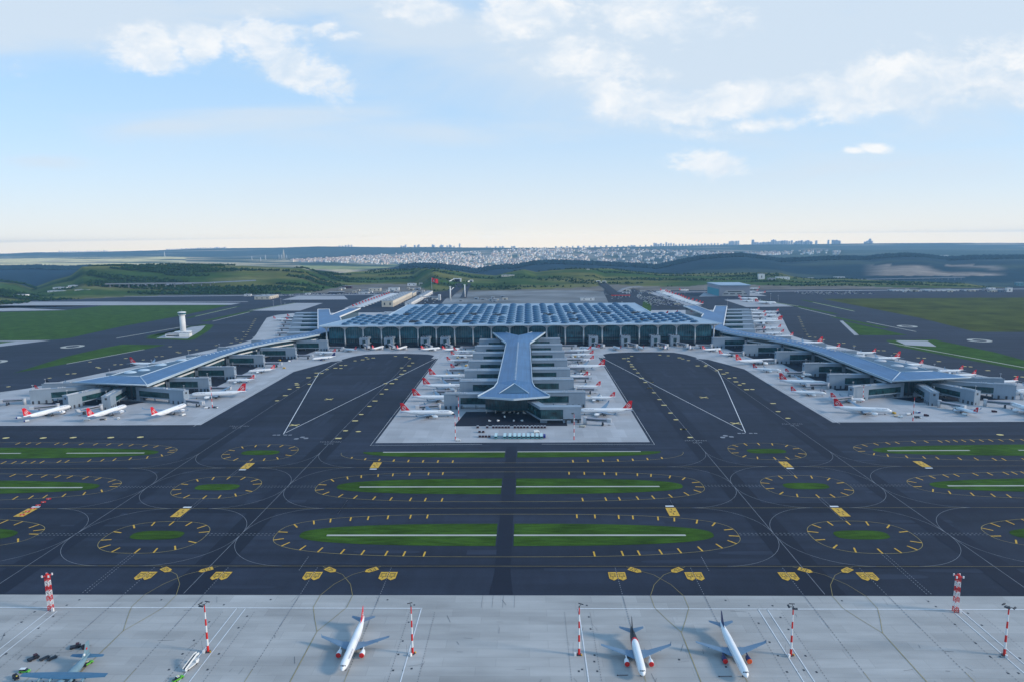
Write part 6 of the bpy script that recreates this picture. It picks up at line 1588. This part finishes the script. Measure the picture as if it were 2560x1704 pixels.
def hall(name, x0, x1, y0, y1, h, label, wm_, cat='cargo hall', gable=0, rz=0.0, z=0.1, roofm=None):
    cx, cy = (x0 + x1) / 2, (y0 + y1) / 2
    t = empty(name, (cx, cy, z), rz); tag(t, label, cat); hw, hl = (x1 - x0) / 2, (y1 - y0) / 2
    b = MB(); b.box(-hw, hw, -hl, hl, 0, h); b.build('wall', wm_, t)
    b = MB(); b.prism([(-hw - .3, -hl - .3), (hw + .3, -hl - .3), (hw + .3, hl + .3), (-hw - .3, hl + .3)], h, lambda x, y: h + .6 + gable * (1 - abs(x) / (hw + .3)))
    n_ = max(1, int(hl / 22))
    for k in range(n_):
        yy = -hl + (k + .5) * 2 * hl / n_; b.box(-hw * .5, -hw * .2, yy - 2, yy + 2, h + .6, h + 2.4); b.box(hw * .2, hw * .5, yy - 1, yy + 3, h + .6, h + 1.8)
    b.build('roof', roofm or GREYR, t)
    b = MB()
    for k in range(max(1, int(hl / 9))):
        yy = -hl + (k + .5) * 2 * hl / max(1, int(hl / 9)); b.box(hw, hw + .15, yy - 2.2, yy + 2.2, .3, h * .55); b.box(-hw - .15, -hw, yy - 2.2, yy + 2.2, .3, h * .55)
    for k in range(max(1, int(hw / 8))):
        xx = -hw + (k + .5) * 2 * hw / max(1, int(hw / 8)); b.box(xx - 2, xx + 2, -hl - .15, -hl, h * .3, h * .7)
    b.build('opening', DARK, t)
hall('cargo_hall', -436, -401, 2108, 2470, 19, 'long cream cargo hall beside the packed row of airliners', CREAM)
hall('cargo_hall', -368, -347, 2130, 2620, 11.5, 'long low cargo hall with pale roof edge nearer the flag', WHITEB)
hall('cargo_hall', -440, -402, 2490, 2570, 12, 'short cream hall at the far end of the long cargo hall', CREAM)
hall('service_building', -960, -905, 2420, 2510, 11, 'beige flat service building at the edge of the left taxiways', BEIGE, 'building')
for px, py, w_, h, lab, mm in [(985, 727, 44, 13, 'white office block behind the cargo halls, right one', WHITEB), (938, 728, 48, 12, 'beige office block behind the cargo halls, left one', CREAM), (1030, 715, 40, 12, 'grey block on the slope behind the flag', WHITEB), (1052, 714, 18, 12, 'cream block on the slope behind the flag', CREAM),
        (868, 721, 40, 10, 'building with dark red roof at the left of the car parks', MAROON), (886, 733, 14, 9, 'small sunlit beige building among the left car parks', BEIGE), (842, 734, 60, 6, 'low dark building row at the left end of the car parks', DARK), (1468, 751, 46, 9, 'white sheds standing alone on the bare ground', WHITEB),
        (1270, 706, 62, 8, 'long pale building on the green slope', CREAM), (910, 735, 40, 7, 'pale low building by the tails of the parked row', WHITEB), (960, 735, 26, 7, 'small grey building behind the parked row', GREYR), (620, 741, 26, 8, 'small white building beside the left taxiways', WHITEB), (770, 737, 20, 6, 'small pale building at the end of the left runway', WHITEB),
        (1692, 762, 16, 5, 'cream kiosk in the yard left of the right rear pier', CREAM), (1470, 697, 14, 5, 'tiny hut on the green slope', CREAM)]:
    X, Y = G(px, py); zt = max(.1, terr_z(X, Y)) if Y > 2500 else .1
    if zt > 1:
        for _ in range(6):
            X, Y = G(px, py, zt); zt = max(.1, terr_z(X, Y))
    hall('office_block', X - w_ / 2, X + w_ / 2, Y - w_ * .2, Y + w_ * .2, h, lab, mm, 'building', z=zt - .5)
# right-hand far buildings and left sheds
def solve(px, py, ymin=2400, ymax=10400):
    """point where the line of sight of a photo pixel meets the terrain"""
    d = ray(px, py); k = knots(px); Y = ymin; best = None
    while Y < ymax:
        z = CH + d.z / d.y * Y
        if z <= kz(k, Y): return (CX + d.x / d.y * Y, Y, kz(k, Y))
        Y += 20
    return None
FARB = [(1904, 699, 30, 26, WHITEB, 'white tower-like block on the green ridge at right'), (1959, 699, 60, 12, WHITEB, 'long white hall on the green ridge right of the hangar'), (1930, 700, 36, 8, GREYR, 'low grey sheds on the green ridge'), (2025, 697, 50, 5, CREAM, 'low cream hall behind the right green ridge'), (2100, 696, 60, 7, WHITEB, 'white hall at the far end of the right green ridge'),
        (2524, 731, 20, 16, WHITEB, 'white gate-shaped building at the right edge'), (2480, 724, 26, 6, WHITEB, 'small white building near the right edge'), (2550, 716, 40, 22, mat('teal shed', (.06, .20, .24), .6, var=.1, scale=.05), 'teal shed cut off at the right edge'), (2260, 729, 80, 5, WHITEB, 'long low pale hall by the right airfield road'), (2360, 729, 110, 5, WHITEB, 'longest low pale hall by the right airfield road'), (2430, 729, 50, 5, GREYR, 'grey low hall by the right airfield road'),
        (2363, 642, 70, 16, WHITEB, 'white building on the blue forest ridge'), (150, 725, 60, 10, WHITEB, 'white shed among the left hills, upper row'), (185, 721, 50, 10, WHITEB, 'white shed among the left hills, upper row right end'), (140, 732, 70, 6, WHITEB, 'long white shed among the left hills, lower row'), (205, 728, 60, 5, CREAM, 'cream shed among the left hills, lower row right end'), (40, 741, 60, 5, WHITEB, 'low white sheds at the far left foot of the hill')]
for px, py, w_, h, mm, lab in FARB:
    q = solve(px, py)
    if q: hall('far_hall', q[0] - w_ / 2, q[0] + w_ / 2, q[1], q[1] + w_ * .5, h, lab, mm, 'building', z=q[2] - 1)

# ------------------------------------------------------------------ roads, portals, flag, pylons, car parks behind the terminal
rd = MB(); RZ = .5
rd.line([(-330, 2000), (-300, 2300), (-318, 2640), (-330, 2900)], 46, .3); rd.line([(-235, 1740), (-262, 2100), (-300, 2300)], 40, .34); rd.line([(285, 1740), (300, 2200), (330, 2600), (350, 2760)], 44, .3); rd.line([(430, 1980), (440, 2400), (420, 2750)], 60, .26)
struct('road', rd, ASPHD)
ld = MB(); ld.flat([(-245, 1760), (280, 1760), (318, 2640), (250, 2745), (-100, 2740), (-280, 2660)], .16); struct('bare_ground', ld, layered('bare ground', (.20, .205, .21), [dict(scale=.008, lo=.6, hi=1.35, stretch=(.6, 1, 1), detail=7), dict(scale=.05, lo=.85, hi=1.15, stretch=(.3, 1, 1))], rough=.95, spec=.05))
gr = MB(); gr.flat([(-330, 1790), (-262, 1790), (-285, 2110), (-318, 2110)], .2); gr.flat([(-222, 1800), (-120, 1790), (-140, 1960), (-226, 2010)], .22); gr.flat([(305, 1740), (330, 1740), (470, 2480), (440, 2480)], .2); struct('verge', gr, GRASS)
for px, py, w_, lab in [(1143, 706, 30, 'road tunnel portal with pale wing walls, left road, larger one'), (1178, 706, 14, 'small road tunnel portal beside the larger left one'), (1496, 708, 15, 'road tunnel portal at the end of the right road, left bore'), (1511, 708, 15, 'road tunnel portal at the end of the right road, right bore')]:
    q = solve(px, py, 2400) or (*G(px, py), 0); X, Y, Z = q
    t = empty('tunnel_portal', (X, Y, Z - 1)); tag(t, lab, 'tunnel portal'); b = MB(); b.box(-w_ * .6, w_ * .6, 0, 12, 0, w_ * .45 + 3); b.prism([(-w_ * 1.3, -20), (-w_ * .6, 0), (-w_ * .6, 3), (-w_ * 1.4, -18)], 0, lambda x, y: 2 + w_ * .4 * clamp((y + 20) / 20)); b.build('wall', WHITEB, t); b = MB(); b.box(-w_ * .4, w_ * .4, -.3, .0, .5, w_ * .38 + 2); b.build('opening', UNDER, t)
X, Y = -350, 2620
t = empty('flagpole', (X, Y, 0)); tag(t, 'tall flagpole flying a red flag behind the terminal', 'flag'); b = MB(); b.tube((0, 0, 0), (0, 0, 62), .7, .4, 8, 0); b.build('pole', METAL, t)
b = MB(); n = 9
vs = [(1 + 24 * i / n, 2.2 * math.sin(i * .9), 61 - 16 * j - 6 * (i / n) ** 1.3) for j in (0, 1) for i in range(n + 1)]
b.add(vs, [(i, i + 1, n + 2 + i, n + 1 + i) for i in range(n)], 0, True); fl = b.build('flag_cloth', ARED, t)
b = MB()                                                    # crescent and star
for s in (-.25, .25):
    o_ = [(11 + 4 * math.cos(a), 2.2 * math.sin((10 / 24 * n) * .9) + s, 50 + 4 * math.sin(a)) for a in [2 * math.pi * k / 16 for k in range(3, 14)]]; i_ = [(11.9 + 3.2 * math.cos(a), 2.2 * math.sin((10 / 24 * n) * .9) + s, 50 + 3.2 * math.sin(a)) for a in [2 * math.pi * k / 16 for k in range(3, 14)]]
    b.add(o_ + i_, [(k, k + 1, 12 + k, 11 + k) for k in range(10)])
b.build('crescent', WHTP, fl)
for X, Y, h, lab in ((-245, 2315, 46, 'white branching steel pylon behind the terminal, left one'), (-207, 2441, 44, 'white steel pylon behind the terminal, right one')):
    t = empty('steel_pylon', (X, Y, 0)); tag(t, lab, 'pylon'); b = MB(); b.tube((0, 0, 0), (0, 0, h), 2.6, 2.0, 10, 0); b.build('column', WHITEB, t); b = MB()
    if X < -220: b.tube((0, 0, h * .72), (12, 4, h * .98), 1.6, 1.2, 8, 0)
    b.box(-2.6, 2.6, -2.6, 2.6, h, h + 2.5); b.build('head', WHITEB, t)
t = empty('toll_gantry', (-318, 2330, 0)); tag(t, 'white road gantry spanning the left access road', 'gantry'); b = MB(); b.box(-34, -28, -6, 6, 0, 16); b.box(30, 38, -6, 6, 0, 20); b.build('pier', WHITEB, t); b = MB(); b.box(-28, 30, -2, 2, 12, 14.5); b.build('beam', METAL, t)
t = empty('toll_gantry', (336, 2390, 0)); tag(t, 'red roofed toll gantry on the right access road', 'gantry'); b = MB(); b.box(-26, 40, -4, 4, 6, 8); b.build('canopy', REDS, t); b = MB()
for k in range(6): b.box(-24 + k * 12, -22 + k * 12, -1, 1, 0, 6)
b.build('booth', WHITEB, t)
# viaducts
VIAM = mat('viaduct concrete', (.20, .22, .25), .8, var=.1, scale=.05)
def viaduct(name, pts, w_, h, label, step=30):
    t = empty(name, (pts[0][0], pts[0][1], 0)); tag(t, label, 'viaduct'); org = Vector((pts[0][0], pts[0][1], 0))
    d2 = MB(); p2 = MB()
    for a, c in zip(pts, pts[1:]):
        l = math.hypot(c[0] - a[0], c[1] - a[1]); nx, ny = -(c[1] - a[1]) / l * w_ / 2, (c[0] - a[0]) / l * w_ / 2
        vs = [(a[0] - nx, a[1] - ny), (c[0] - nx, c[1] - ny), (c[0] + nx, c[1] + ny), (a[0] + nx, a[1] + ny)]
        zs = [a[2], c[2], c[2], a[2]]; d2.add([(x - org.x, y - org.y, z) for (x, y), z in zip(vs, zs)] + [(x - org.x, y - org.y, z - 4.2) for (x, y), z in zip(vs, zs)], [(0, 1, 2, 3), (7, 6, 5, 4), (0, 4, 5, 1), (2, 6, 7, 3), (1, 5, 6, 2), (0, 3, 7, 4)])
        n_ = max(1, int(l / step))
        for k in range(n_):
            f = (k + .5) / n_; x, y, z = a[0] + (c[0] - a[0]) * f, a[1] + (c[1] - a[1]) * f, a[2] + (c[2] - a[2]) * f
            p2.box(x - org.x - 1.3, x - org.x + 1.3, y - org.y - 4, y - org.y + 4, z - h - 14, z - 4.2)
    d2.build('deck', VIAM, t); p2.build('pillar', VIAM, t)
qa, qb = solve(275, 716, 2500, 6000), solve(545, 711, 2500, 6000)
if qa and qb: viaduct('viaduct', [(qa[0], qa[1] - 30, qa[2] + 9), (qb[0], qb[1] - 30, qb[2] + 7)], 16, 5, 'long low road viaduct crossing the left hills', 34)
viaduct('viaduct', [(365, 2620, 2), (395, 2690, 9), (430, 2740, 12), (480, 2770, 12)], 12, 10, 'short curved ramp viaduct near the right tunnel portals', 22)
q = solve(2300, 702, 2600, 8000)
if q: viaduct('viaduct', [(q[0] - 420, q[1] + 10, q[2] + 10), (q[0] + 300, q[1] + 60, q[2] + 14)], 14, 12, 'pale road viaduct beyond the right green ridge', 40)
def drape(name, left, right, m_, zo=1.2):
    vs = []
    for a, c in zip(left, right):
        for px, py in (a, c):
            q = solve(px, py, 2200, 5000) or (*G(px, py), 0.0); vs.append((q[0], q[1], max(q[2], .1) + zo))
    b = MB(); b.add(vs, [(2 * i, 2 * i + 1, 2 * i + 3, 2 * i + 2) for i in range(len(left) - 1)]); struct(name, b, m_)
drape('road', [(1098, 746), (1108, 738), (1118, 729), (1128, 720), (1140, 710)], [(1128, 746), (1136, 738), (1146, 729), (1158, 720), (1158, 710)], ASPHD)
drape('road', [(1150, 746), (1155, 738), (1158, 729), (1164, 720), (1170, 710)], [(1166, 746), (1168, 738), (1170, 729), (1174, 720), (1178, 710)], ASPH, .8)
drape('road', [(1524, 738), (1516, 729), (1507, 719), (1494, 709)], [(1550, 738), (1540, 729), (1528, 719), (1516, 709)], ASPHD)
drape('road', [(300, 717), (400, 715), (520, 711), (640, 704)], [(300, 713), (400, 711), (520, 708), (640, 702)], VIAM)
rnd = random.Random(23); SHM = [WHITEB, CREAM, GREYR, WALLG]
for k in range(64):
    px = rnd.choice([rnd.uniform(850, 1060), rnd.uniform(850, 1060), rnd.uniform(1050, 1290), rnd.uniform(1560, 1680), rnd.uniform(2250, 2540)]); py = rnd.uniform(720, 735) if px < 1060 else rnd.uniform(742, 756) if px < 1290 else rnd.uniform(728, 744) if px < 1700 else rnd.uniform(726, 731)
    X, Y = G(px, py); z = max(.1, terr_z(X, Y)) if Y > 2500 else .1
    w_, l_, h = rnd.uniform(8, 22), rnd.uniform(6, 14), rnd.uniform(3.5, 7); b = MB(); b.box(-w_ / 2, w_ / 2, -l_ / 2, l_ / 2, -1, h, 0); b.box(-w_ / 2 - .3, w_ / 2 + .3, -l_ / 2 - .3, l_ / 2 + .3, h, h + .4, 1); b.box(-w_ / 4, w_ / 6, -l_ / 2 - .1, -l_ / 2, .5, h * .6, 2)
    o = b.build('site_shed', [rnd.choice(SHM), GREYR, DARK]); o.location = (X, Y, z); tag(o, 'small pale site shed among the yards behind the terminal', 'shed', 'site sheds behind the terminal')
# scattered trees that give the slopes their texture
def clumps(n, x0, x1, Yf, r0, r1, test, seed):
    rr_ = random.Random(seed); b = MB(); made = 0
    for _ in range(n * 6):
        if made >= n: break
        px = rr_.uniform(x0, x1); k = knots(px); Y = Yf(rr_, k); d = ray(px, 690); X = CX + d.x / d.y * Y
        if not test(X, Y, px): continue
        made += 1; z = kz(k, Y); r = rr_.uniform(r0, r1); h = r * rr_.uniform(1.0, 1.7)
        p = [(X + r * rr_.uniform(.7, 1.3) * math.cos(a), Y + r * rr_.uniform(.7, 1.3) * math.sin(a), z + h * .35) for a in (0, 1.26, 2.5, 3.77, 5.0)]
        b.add(p + [(X + r * .2, Y, z + h), (X, Y, z - 1)], [(i, (i + 1) % 5, 5) for i in range(5)] + [((i + 1) % 5, i, 6) for i in range(5)], rr_.choice([0, 0, 1]))
    return b
FOL = [mat('dark foliage', (.012, .034, .012), .95, var=.3, scale=.05, spec=.05), mat('mid foliage', (.024, .055, .016), .95, var=.3, scale=.05, spec=.05)]
FOL_HAZE = [mat('hazed dark foliage', (.006, .024, .030), .95, var=.3, scale=.02, spec=.05), mat('hazed mid foliage', (.012, .036, .040), .95, var=.3, scale=.02, spec=.05)]  # distant greens blued, so part of the haze sits in the foliage colour
hillY = lambda r_, k: k[1][0] + 40 + r_.random() ** .8 * (k[2][0] - k[1][0] + 60)
o = clumps(5200, -60, 880, hillY, 3, 7, lambda X, Y, px: nz(X * .20, Y, .0105, 2) > .53, 5).build('woodland', FOL); tag(o, 'dark belts of small trees on the left green hills', 'woodland', kind='stuff')
o = clumps(2600, 880, 2480, hillY, 3, 6, lambda X, Y, px: nz(X * .20, Y, .0105, 2) > .57, 6).build('woodland', FOL); tag(o, 'thin belts of scrub on the green slopes behind the terminal', 'woodland', kind='stuff')
farY = lambda r_, k: r_.uniform(5750, 6330)
o = clumps(4200, -60, 230, farY, 7, 15, lambda X, Y, px: True, 7).build('forest', FOL_HAZE); tag(o, 'blue-shadowed forest mass at the far left', 'forest', kind='stuff')
o = clumps(11000, 1000, 2620, farY, 7, 15, lambda X, Y, px: not (2140 < px < 2500 and 5900 < Y < 6200 and nz(X * .3, Y, .006, 5) > .45), 8).build('forest', FOL_HAZE); tag(o, 'blue wooded ridges between the green slopes and the town', 'forest', kind='stuff')
# car parks: countless cars
cars = MB(); rnd = random.Random(3)
def carpark(x0, x1, y0, y1, n, zf=None):
    for _ in range(n):
        x, y = rnd.uniform(x0, x1), round(rnd.uniform(y0, y1) / 15) * 15 + rnd.uniform(-1, 1); z = .4 if zf is None else max(.4, terr_z(x, y) + .3); k = rnd.choice([0, 0, 0, 1, 2, 3])
        cars.box(x - 2.3, x + 2.3, y - 1, y + 1, z, z + .9, k); cars.box(x - 1.5, x + 1.1, y - .9, y + .9, z + .9, z + 1.5, 2)
carpark(395, 500, 2080, 2420, 330); carpark(430, 540, 2560, 2680, 60); carpark(-560, -455, 2640, 2700, 120, 1); carpark(-400, -335, 2130, 2600, 90); carpark(-860, -560, 2620, 2690, 170); carpark(-1000, -880, 2560, 2650, 80); carpark(1000, 1250, 2440, 2560, 140); carpark(-320, -290, 1900, 2500, 40); carpark(300, 340, 1800, 2600, 40)
o = cars.build('parked_cars', [VWHITE, GREYR, VDARK, VBLUE]); tag(o, 'crowded car parks full of tiny cars behind the terminal', 'car', kind='stuff')
# light poles along the far airfield edge
lp = None
for i, (px, py) in enumerate([(684, 770), (703, 765), (727, 754), (749, 752), (713, 777), (760, 744), (780, 744), (1712, 738), (1762, 738), (1665, 738), (1900, 768), (1945, 757), (1926, 752), (1818, 767)]):
    X, Y = G(px, py)
    if lp is None:
        b = MB(); b.tube((0, 0, 0), (0, 0, 22), .35, .2, 6, 0); b.box(-1.6, 1.6, -.5, .5, 22, 23); lp = b.mesh('lamp_pole', METAL)
    o = bpy.data.objects.new('lamp_pole', lp); COL.objects.link(o); o.location = (X, Y, .05); tag(o, 'thin grey lamp pole on the far airfield edge', 'lamp pole', 'lamp poles on the far airfield edge')
for X, Y, rz_, lab in ((300, 1775, .5, 'white light aircraft standing in the yard behind the right terminal roof, left one'), (330, 1790, .4, 'white light aircraft standing in the yard behind the right terminal roof, right one')):
    o = bpy.data.objects.new('parked_airliner', OP); COL.objects.link(o); o.location = (X + 55, Y + 60, .1); o.rotation_euler = (0, 0, rz_ + 2.2); tag(o, lab, 'airliner')
# low office behind the left rear pier
hall('service_building', -362, -330, 1722, 1800, 17, 'dark flat building where the left rear pier meets the terminal roof', WALLG, 'building')
# ------------------------------------------------------------------ transmission pylons, town, skyline
for i, (px, y0, y1) in enumerate([(630, 648, 637), (652, 652, 640), (664, 647, 634), (698, 645, 632), (704, 645, 632), (710, 648, 620), (717, 645, 634), (340, 640, 622), (355, 640, 625), (412, 640, 626), (120, 640, 632)]):
    q = solve(px, y0 + 3, 7000); 
    if not q: continue
    h = (y0 - y1) / FPX * q[1] * 1.0
    t = empty('power_pylon', (q[0], q[1], q[2] - 2)); tag(t, 'red-white transmission mast taller than the other pylons on the plain' if px == 710 else 'faint pale power pylon on the far left plain', 'pylon', None if px == 710 else 'faint power pylons')
    b = MB()
    for sx in (-1, 1):
        for sy in (-1, 1): b.tube((sx * h * .09, sy * h * .09, 0), (0, 0, h), h * .014 + .5, h * .010 + .4, 4, 0)
    for f in (.62, .76, .9): b.box(-h * .16 * (1.4 - f), h * .16 * (1.4 - f), -.8, .8, h * f, h * f + 1.6)
    b.build('frame', WHTP if px != 710 else CREAM, t)
HM = [mat('white house', (.90, .87, .82), .7, var=0), mat('cream house', (.84, .72, .58), .7, var=0), mat('pink house', (.80, .62, .54), .7, var=0), mat('grey house', (.45, .46, .48), .7, var=0)]; TILE = mat('roof tile', (.36, .16, .10), .8, var=.1, scale=.02)  # pale wall tones raised to stand for the sun patch on the town
rnd = random.Random(11)
pts = []; tries = 0
while len(pts) < 3300 and tries < 60000:
    tries += 1
    px = rnd.uniform(725, 1960); a2, b2 = interp(TOWNPOLY_T, px), interp(TOWNPOLY_B, px); py = rnd.uniform(a2, b2)
    if px > 1620 and rnd.random() > .55: continue
    if nz(px * .03, py * .12, 1, 4) < (.40 if px < 1400 else .46): continue
    if 1500 < px < 1620 and 640 < py < 650 and rnd.random() < .8: continue
    q = solve(px, py, 7200, 10700)
    if q: pts.append((q, px))
for _ in range(140):
    px = rnd.uniform(1900, 2110); q = solve(px, rnd.uniform(628, 637), 7200, 10700)
    if q and nz(px * .05, 0, 1, 7) > .45: pts.append((q, px))
pts.sort(key=lambda t: t[0][1])
def house(b, x, y, z, w_, d_, h, rot, mi, tile=True):
    mx = Matrix.Translation((x, y, z)) @ Matrix.Rotation(rot, 4, 'Z'); b.box(-w_ / 2, w_ / 2, -d_ / 2, d_ / 2, -6, h, mi, mx)
    b.add([mx @ Vector(p) for p in [(-w_ / 2 - .4, -d_ / 2 - .4, h), (w_ / 2 + .4, -d_ / 2 - .4, h), (w_ / 2 + .4, d_ / 2 + .4, h), (-w_ / 2 - .4, d_ / 2 + .4, h), (-w_ / 4, 0, h + 2.6), (w_ / 4, 0, h + 2.6)]], [(0, 1, 5, 4), (2, 3, 4, 5), (1, 2, 5), (3, 0, 4)], 4)
town = MB()
for i, ((x, y, z), px) in enumerate(pts):
    big = rnd.random() < .12; w_ = rnd.uniform(14, 26) * (1.4 if big else 1); d_ = rnd.uniform(12, 20); h = rnd.uniform(11, 20) * (1.5 if big else 1); mi = rnd.choice([0, 0, 0, 1, 1, 2, 3] if px < 1350 else [0, 0, 0, 3, 3, 1]); rot = -.78 + rnd.uniform(-.4, .4)
    if i < 290:
        b = MB(); house(b, 0, 0, 0, w_, d_, h, rot, mi); o = b.build('town_house', HM + [TILE]); o.location = (x, y, z)
        tag(o, 'tiny pale house with tiled roof on the near edge of the distant town', 'house', 'houses on the near edge of the town')
    else: house(town, x, y, z, w_, d_, h, rot, mi)
o = town.build('town_buildings', HM + [TILE]); tag(o, 'dense pale town spread over the distant slope', 'town', kind='stuff')
# skyline towers on the last ridge
TW = mat('tower facade', (.78, .76, .74), .6, var=0); TW2 = mat('tower facade blue', (.60, .63, .68), .5, var=0)
sky_pts = [(x, rnd.uniform(2, 5)) for x in (850, 858, 866, 873, 880)] + [(1004, 4), (1010, 3), (1015, 6), (1038, 5), (1046, 4), (1048, 6), (1082, 6), (1086, 5), (1101, 3), (1104, 6), (1107, 5), (1119, 4), (1125, 6), (1128, 5), (1136, 3), (1150, 9), (1218, 3), (1226, 2), (1240, 3), (1251, 3), (1258, 4), (1280, 4), (1286, 4)]
sky_pts += [(x, rnd.uniform(2, 4)) for x in range(1390, 1640, 14)] + [(1635, 8), (1640, 7), (1646, 5), (1652, 7), (1658, 5), (1665, 9), (1671, 6), (1677, 7), (1684, 6)] + [(1578, 4), (1582, 3)] + [(x, rnd.uniform(2, 5)) for x in range(1690, 1820, 8)]
sky_pts += [(1824, 8), (1829, 9), (1833, 8), (1840, 9), (1845, 9), (1881, 11), (1884, 6)] + [(x, rnd.uniform(4, 7)) for x in range(1888, 1925, 4)] + [(1928, 10), (1932, 11), (1936, 10), (1940, 8), (1944, 7)] + [(x, rnd.uniform(4, 9)) for x in range(1948, 2030, 6)] + [(2003, 9), (2018, 9), (2039, 8), (2069, 9), (2080, 9), (2085, 8), (2090, 9), (2096, 7), (2160, 4), (2166, 6), (2170, 8), (2173, 11), (2176, 6)]
sky_pts += [(x, rnd.uniform(1.5, 3.5)) for x in list(range(150, 270, 7)) + list(range(420, 570, 6))]
for px, hp in sky_pts:
    Y = Y_S - 60; d = ray(px, 640); X = CX + d.x / d.y * Y; z = kz(knots(px), Y); h = hp / FPX * Y * 1.02 + 10; w_ = rnd.uniform(26, 46) * (1.25 if px > 1800 else 1)
    b = MB(); b.box(-w_ / 2, w_ / 2, -w_ / 3, w_ / 3, 0, h); b.box(-w_ / 4, w_ / 4, -w_ / 5, w_ / 5, h, h * 1.06)
    o = b.build('tower_block', TW if px < 1600 or rnd.random() < .4 else TW2); o.location = (X, Y, z - 8); o.rotation_euler = (0, 0, -.7); tag(o, 'faint high-rise block standing on the %s' % ('far left horizon' if px < 700 else 'middle of the horizon' if px < 1600 else 'hazy right horizon'), 'high-rise', 'high-rises on the %s' % ('left horizon' if px < 700 else 'middle horizon' if px < 1600 else 'right horizon'))
# ------------------------------------------------------------------ the air between
hz_ = MB(); hz_.box(-32000, 32000, -1500, 16000, -420, 285)
hm = bpy.data.materials.new('air'); hm.use_nodes = True; hn = hm.node_tree; hn.nodes.clear()
pv = hn.nodes.new('ShaderNodeVolumePrincipled'); pv.inputs['Color'].default_value = (.36, .67, 1.0, 1); pv.inputs['Density'].default_value = 4.2e-5; pv.inputs['Anisotropy'].default_value = 0.1
hout = hn.nodes.new('ShaderNodeOutputMaterial'); hn.links.new(pv.outputs[0], hout.inputs['Volume'])
o = hz_.build('haze', hm); tag(o, 'pale blue haze over the distance', 'haze', kind='stuff')
SC.cycles.use_denoising = True
SC.cycles.volume_step_rate = 10.0
SC.cycles.max_bounces = 6; SC.cycles.diffuse_bounces = 2; SC.cycles.glossy_bounces = 2; SC.cycles.caustics_reflective = False; SC.cycles.caustics_refractive = False
SC.cycles.sample_clamp_indirect = 4.0
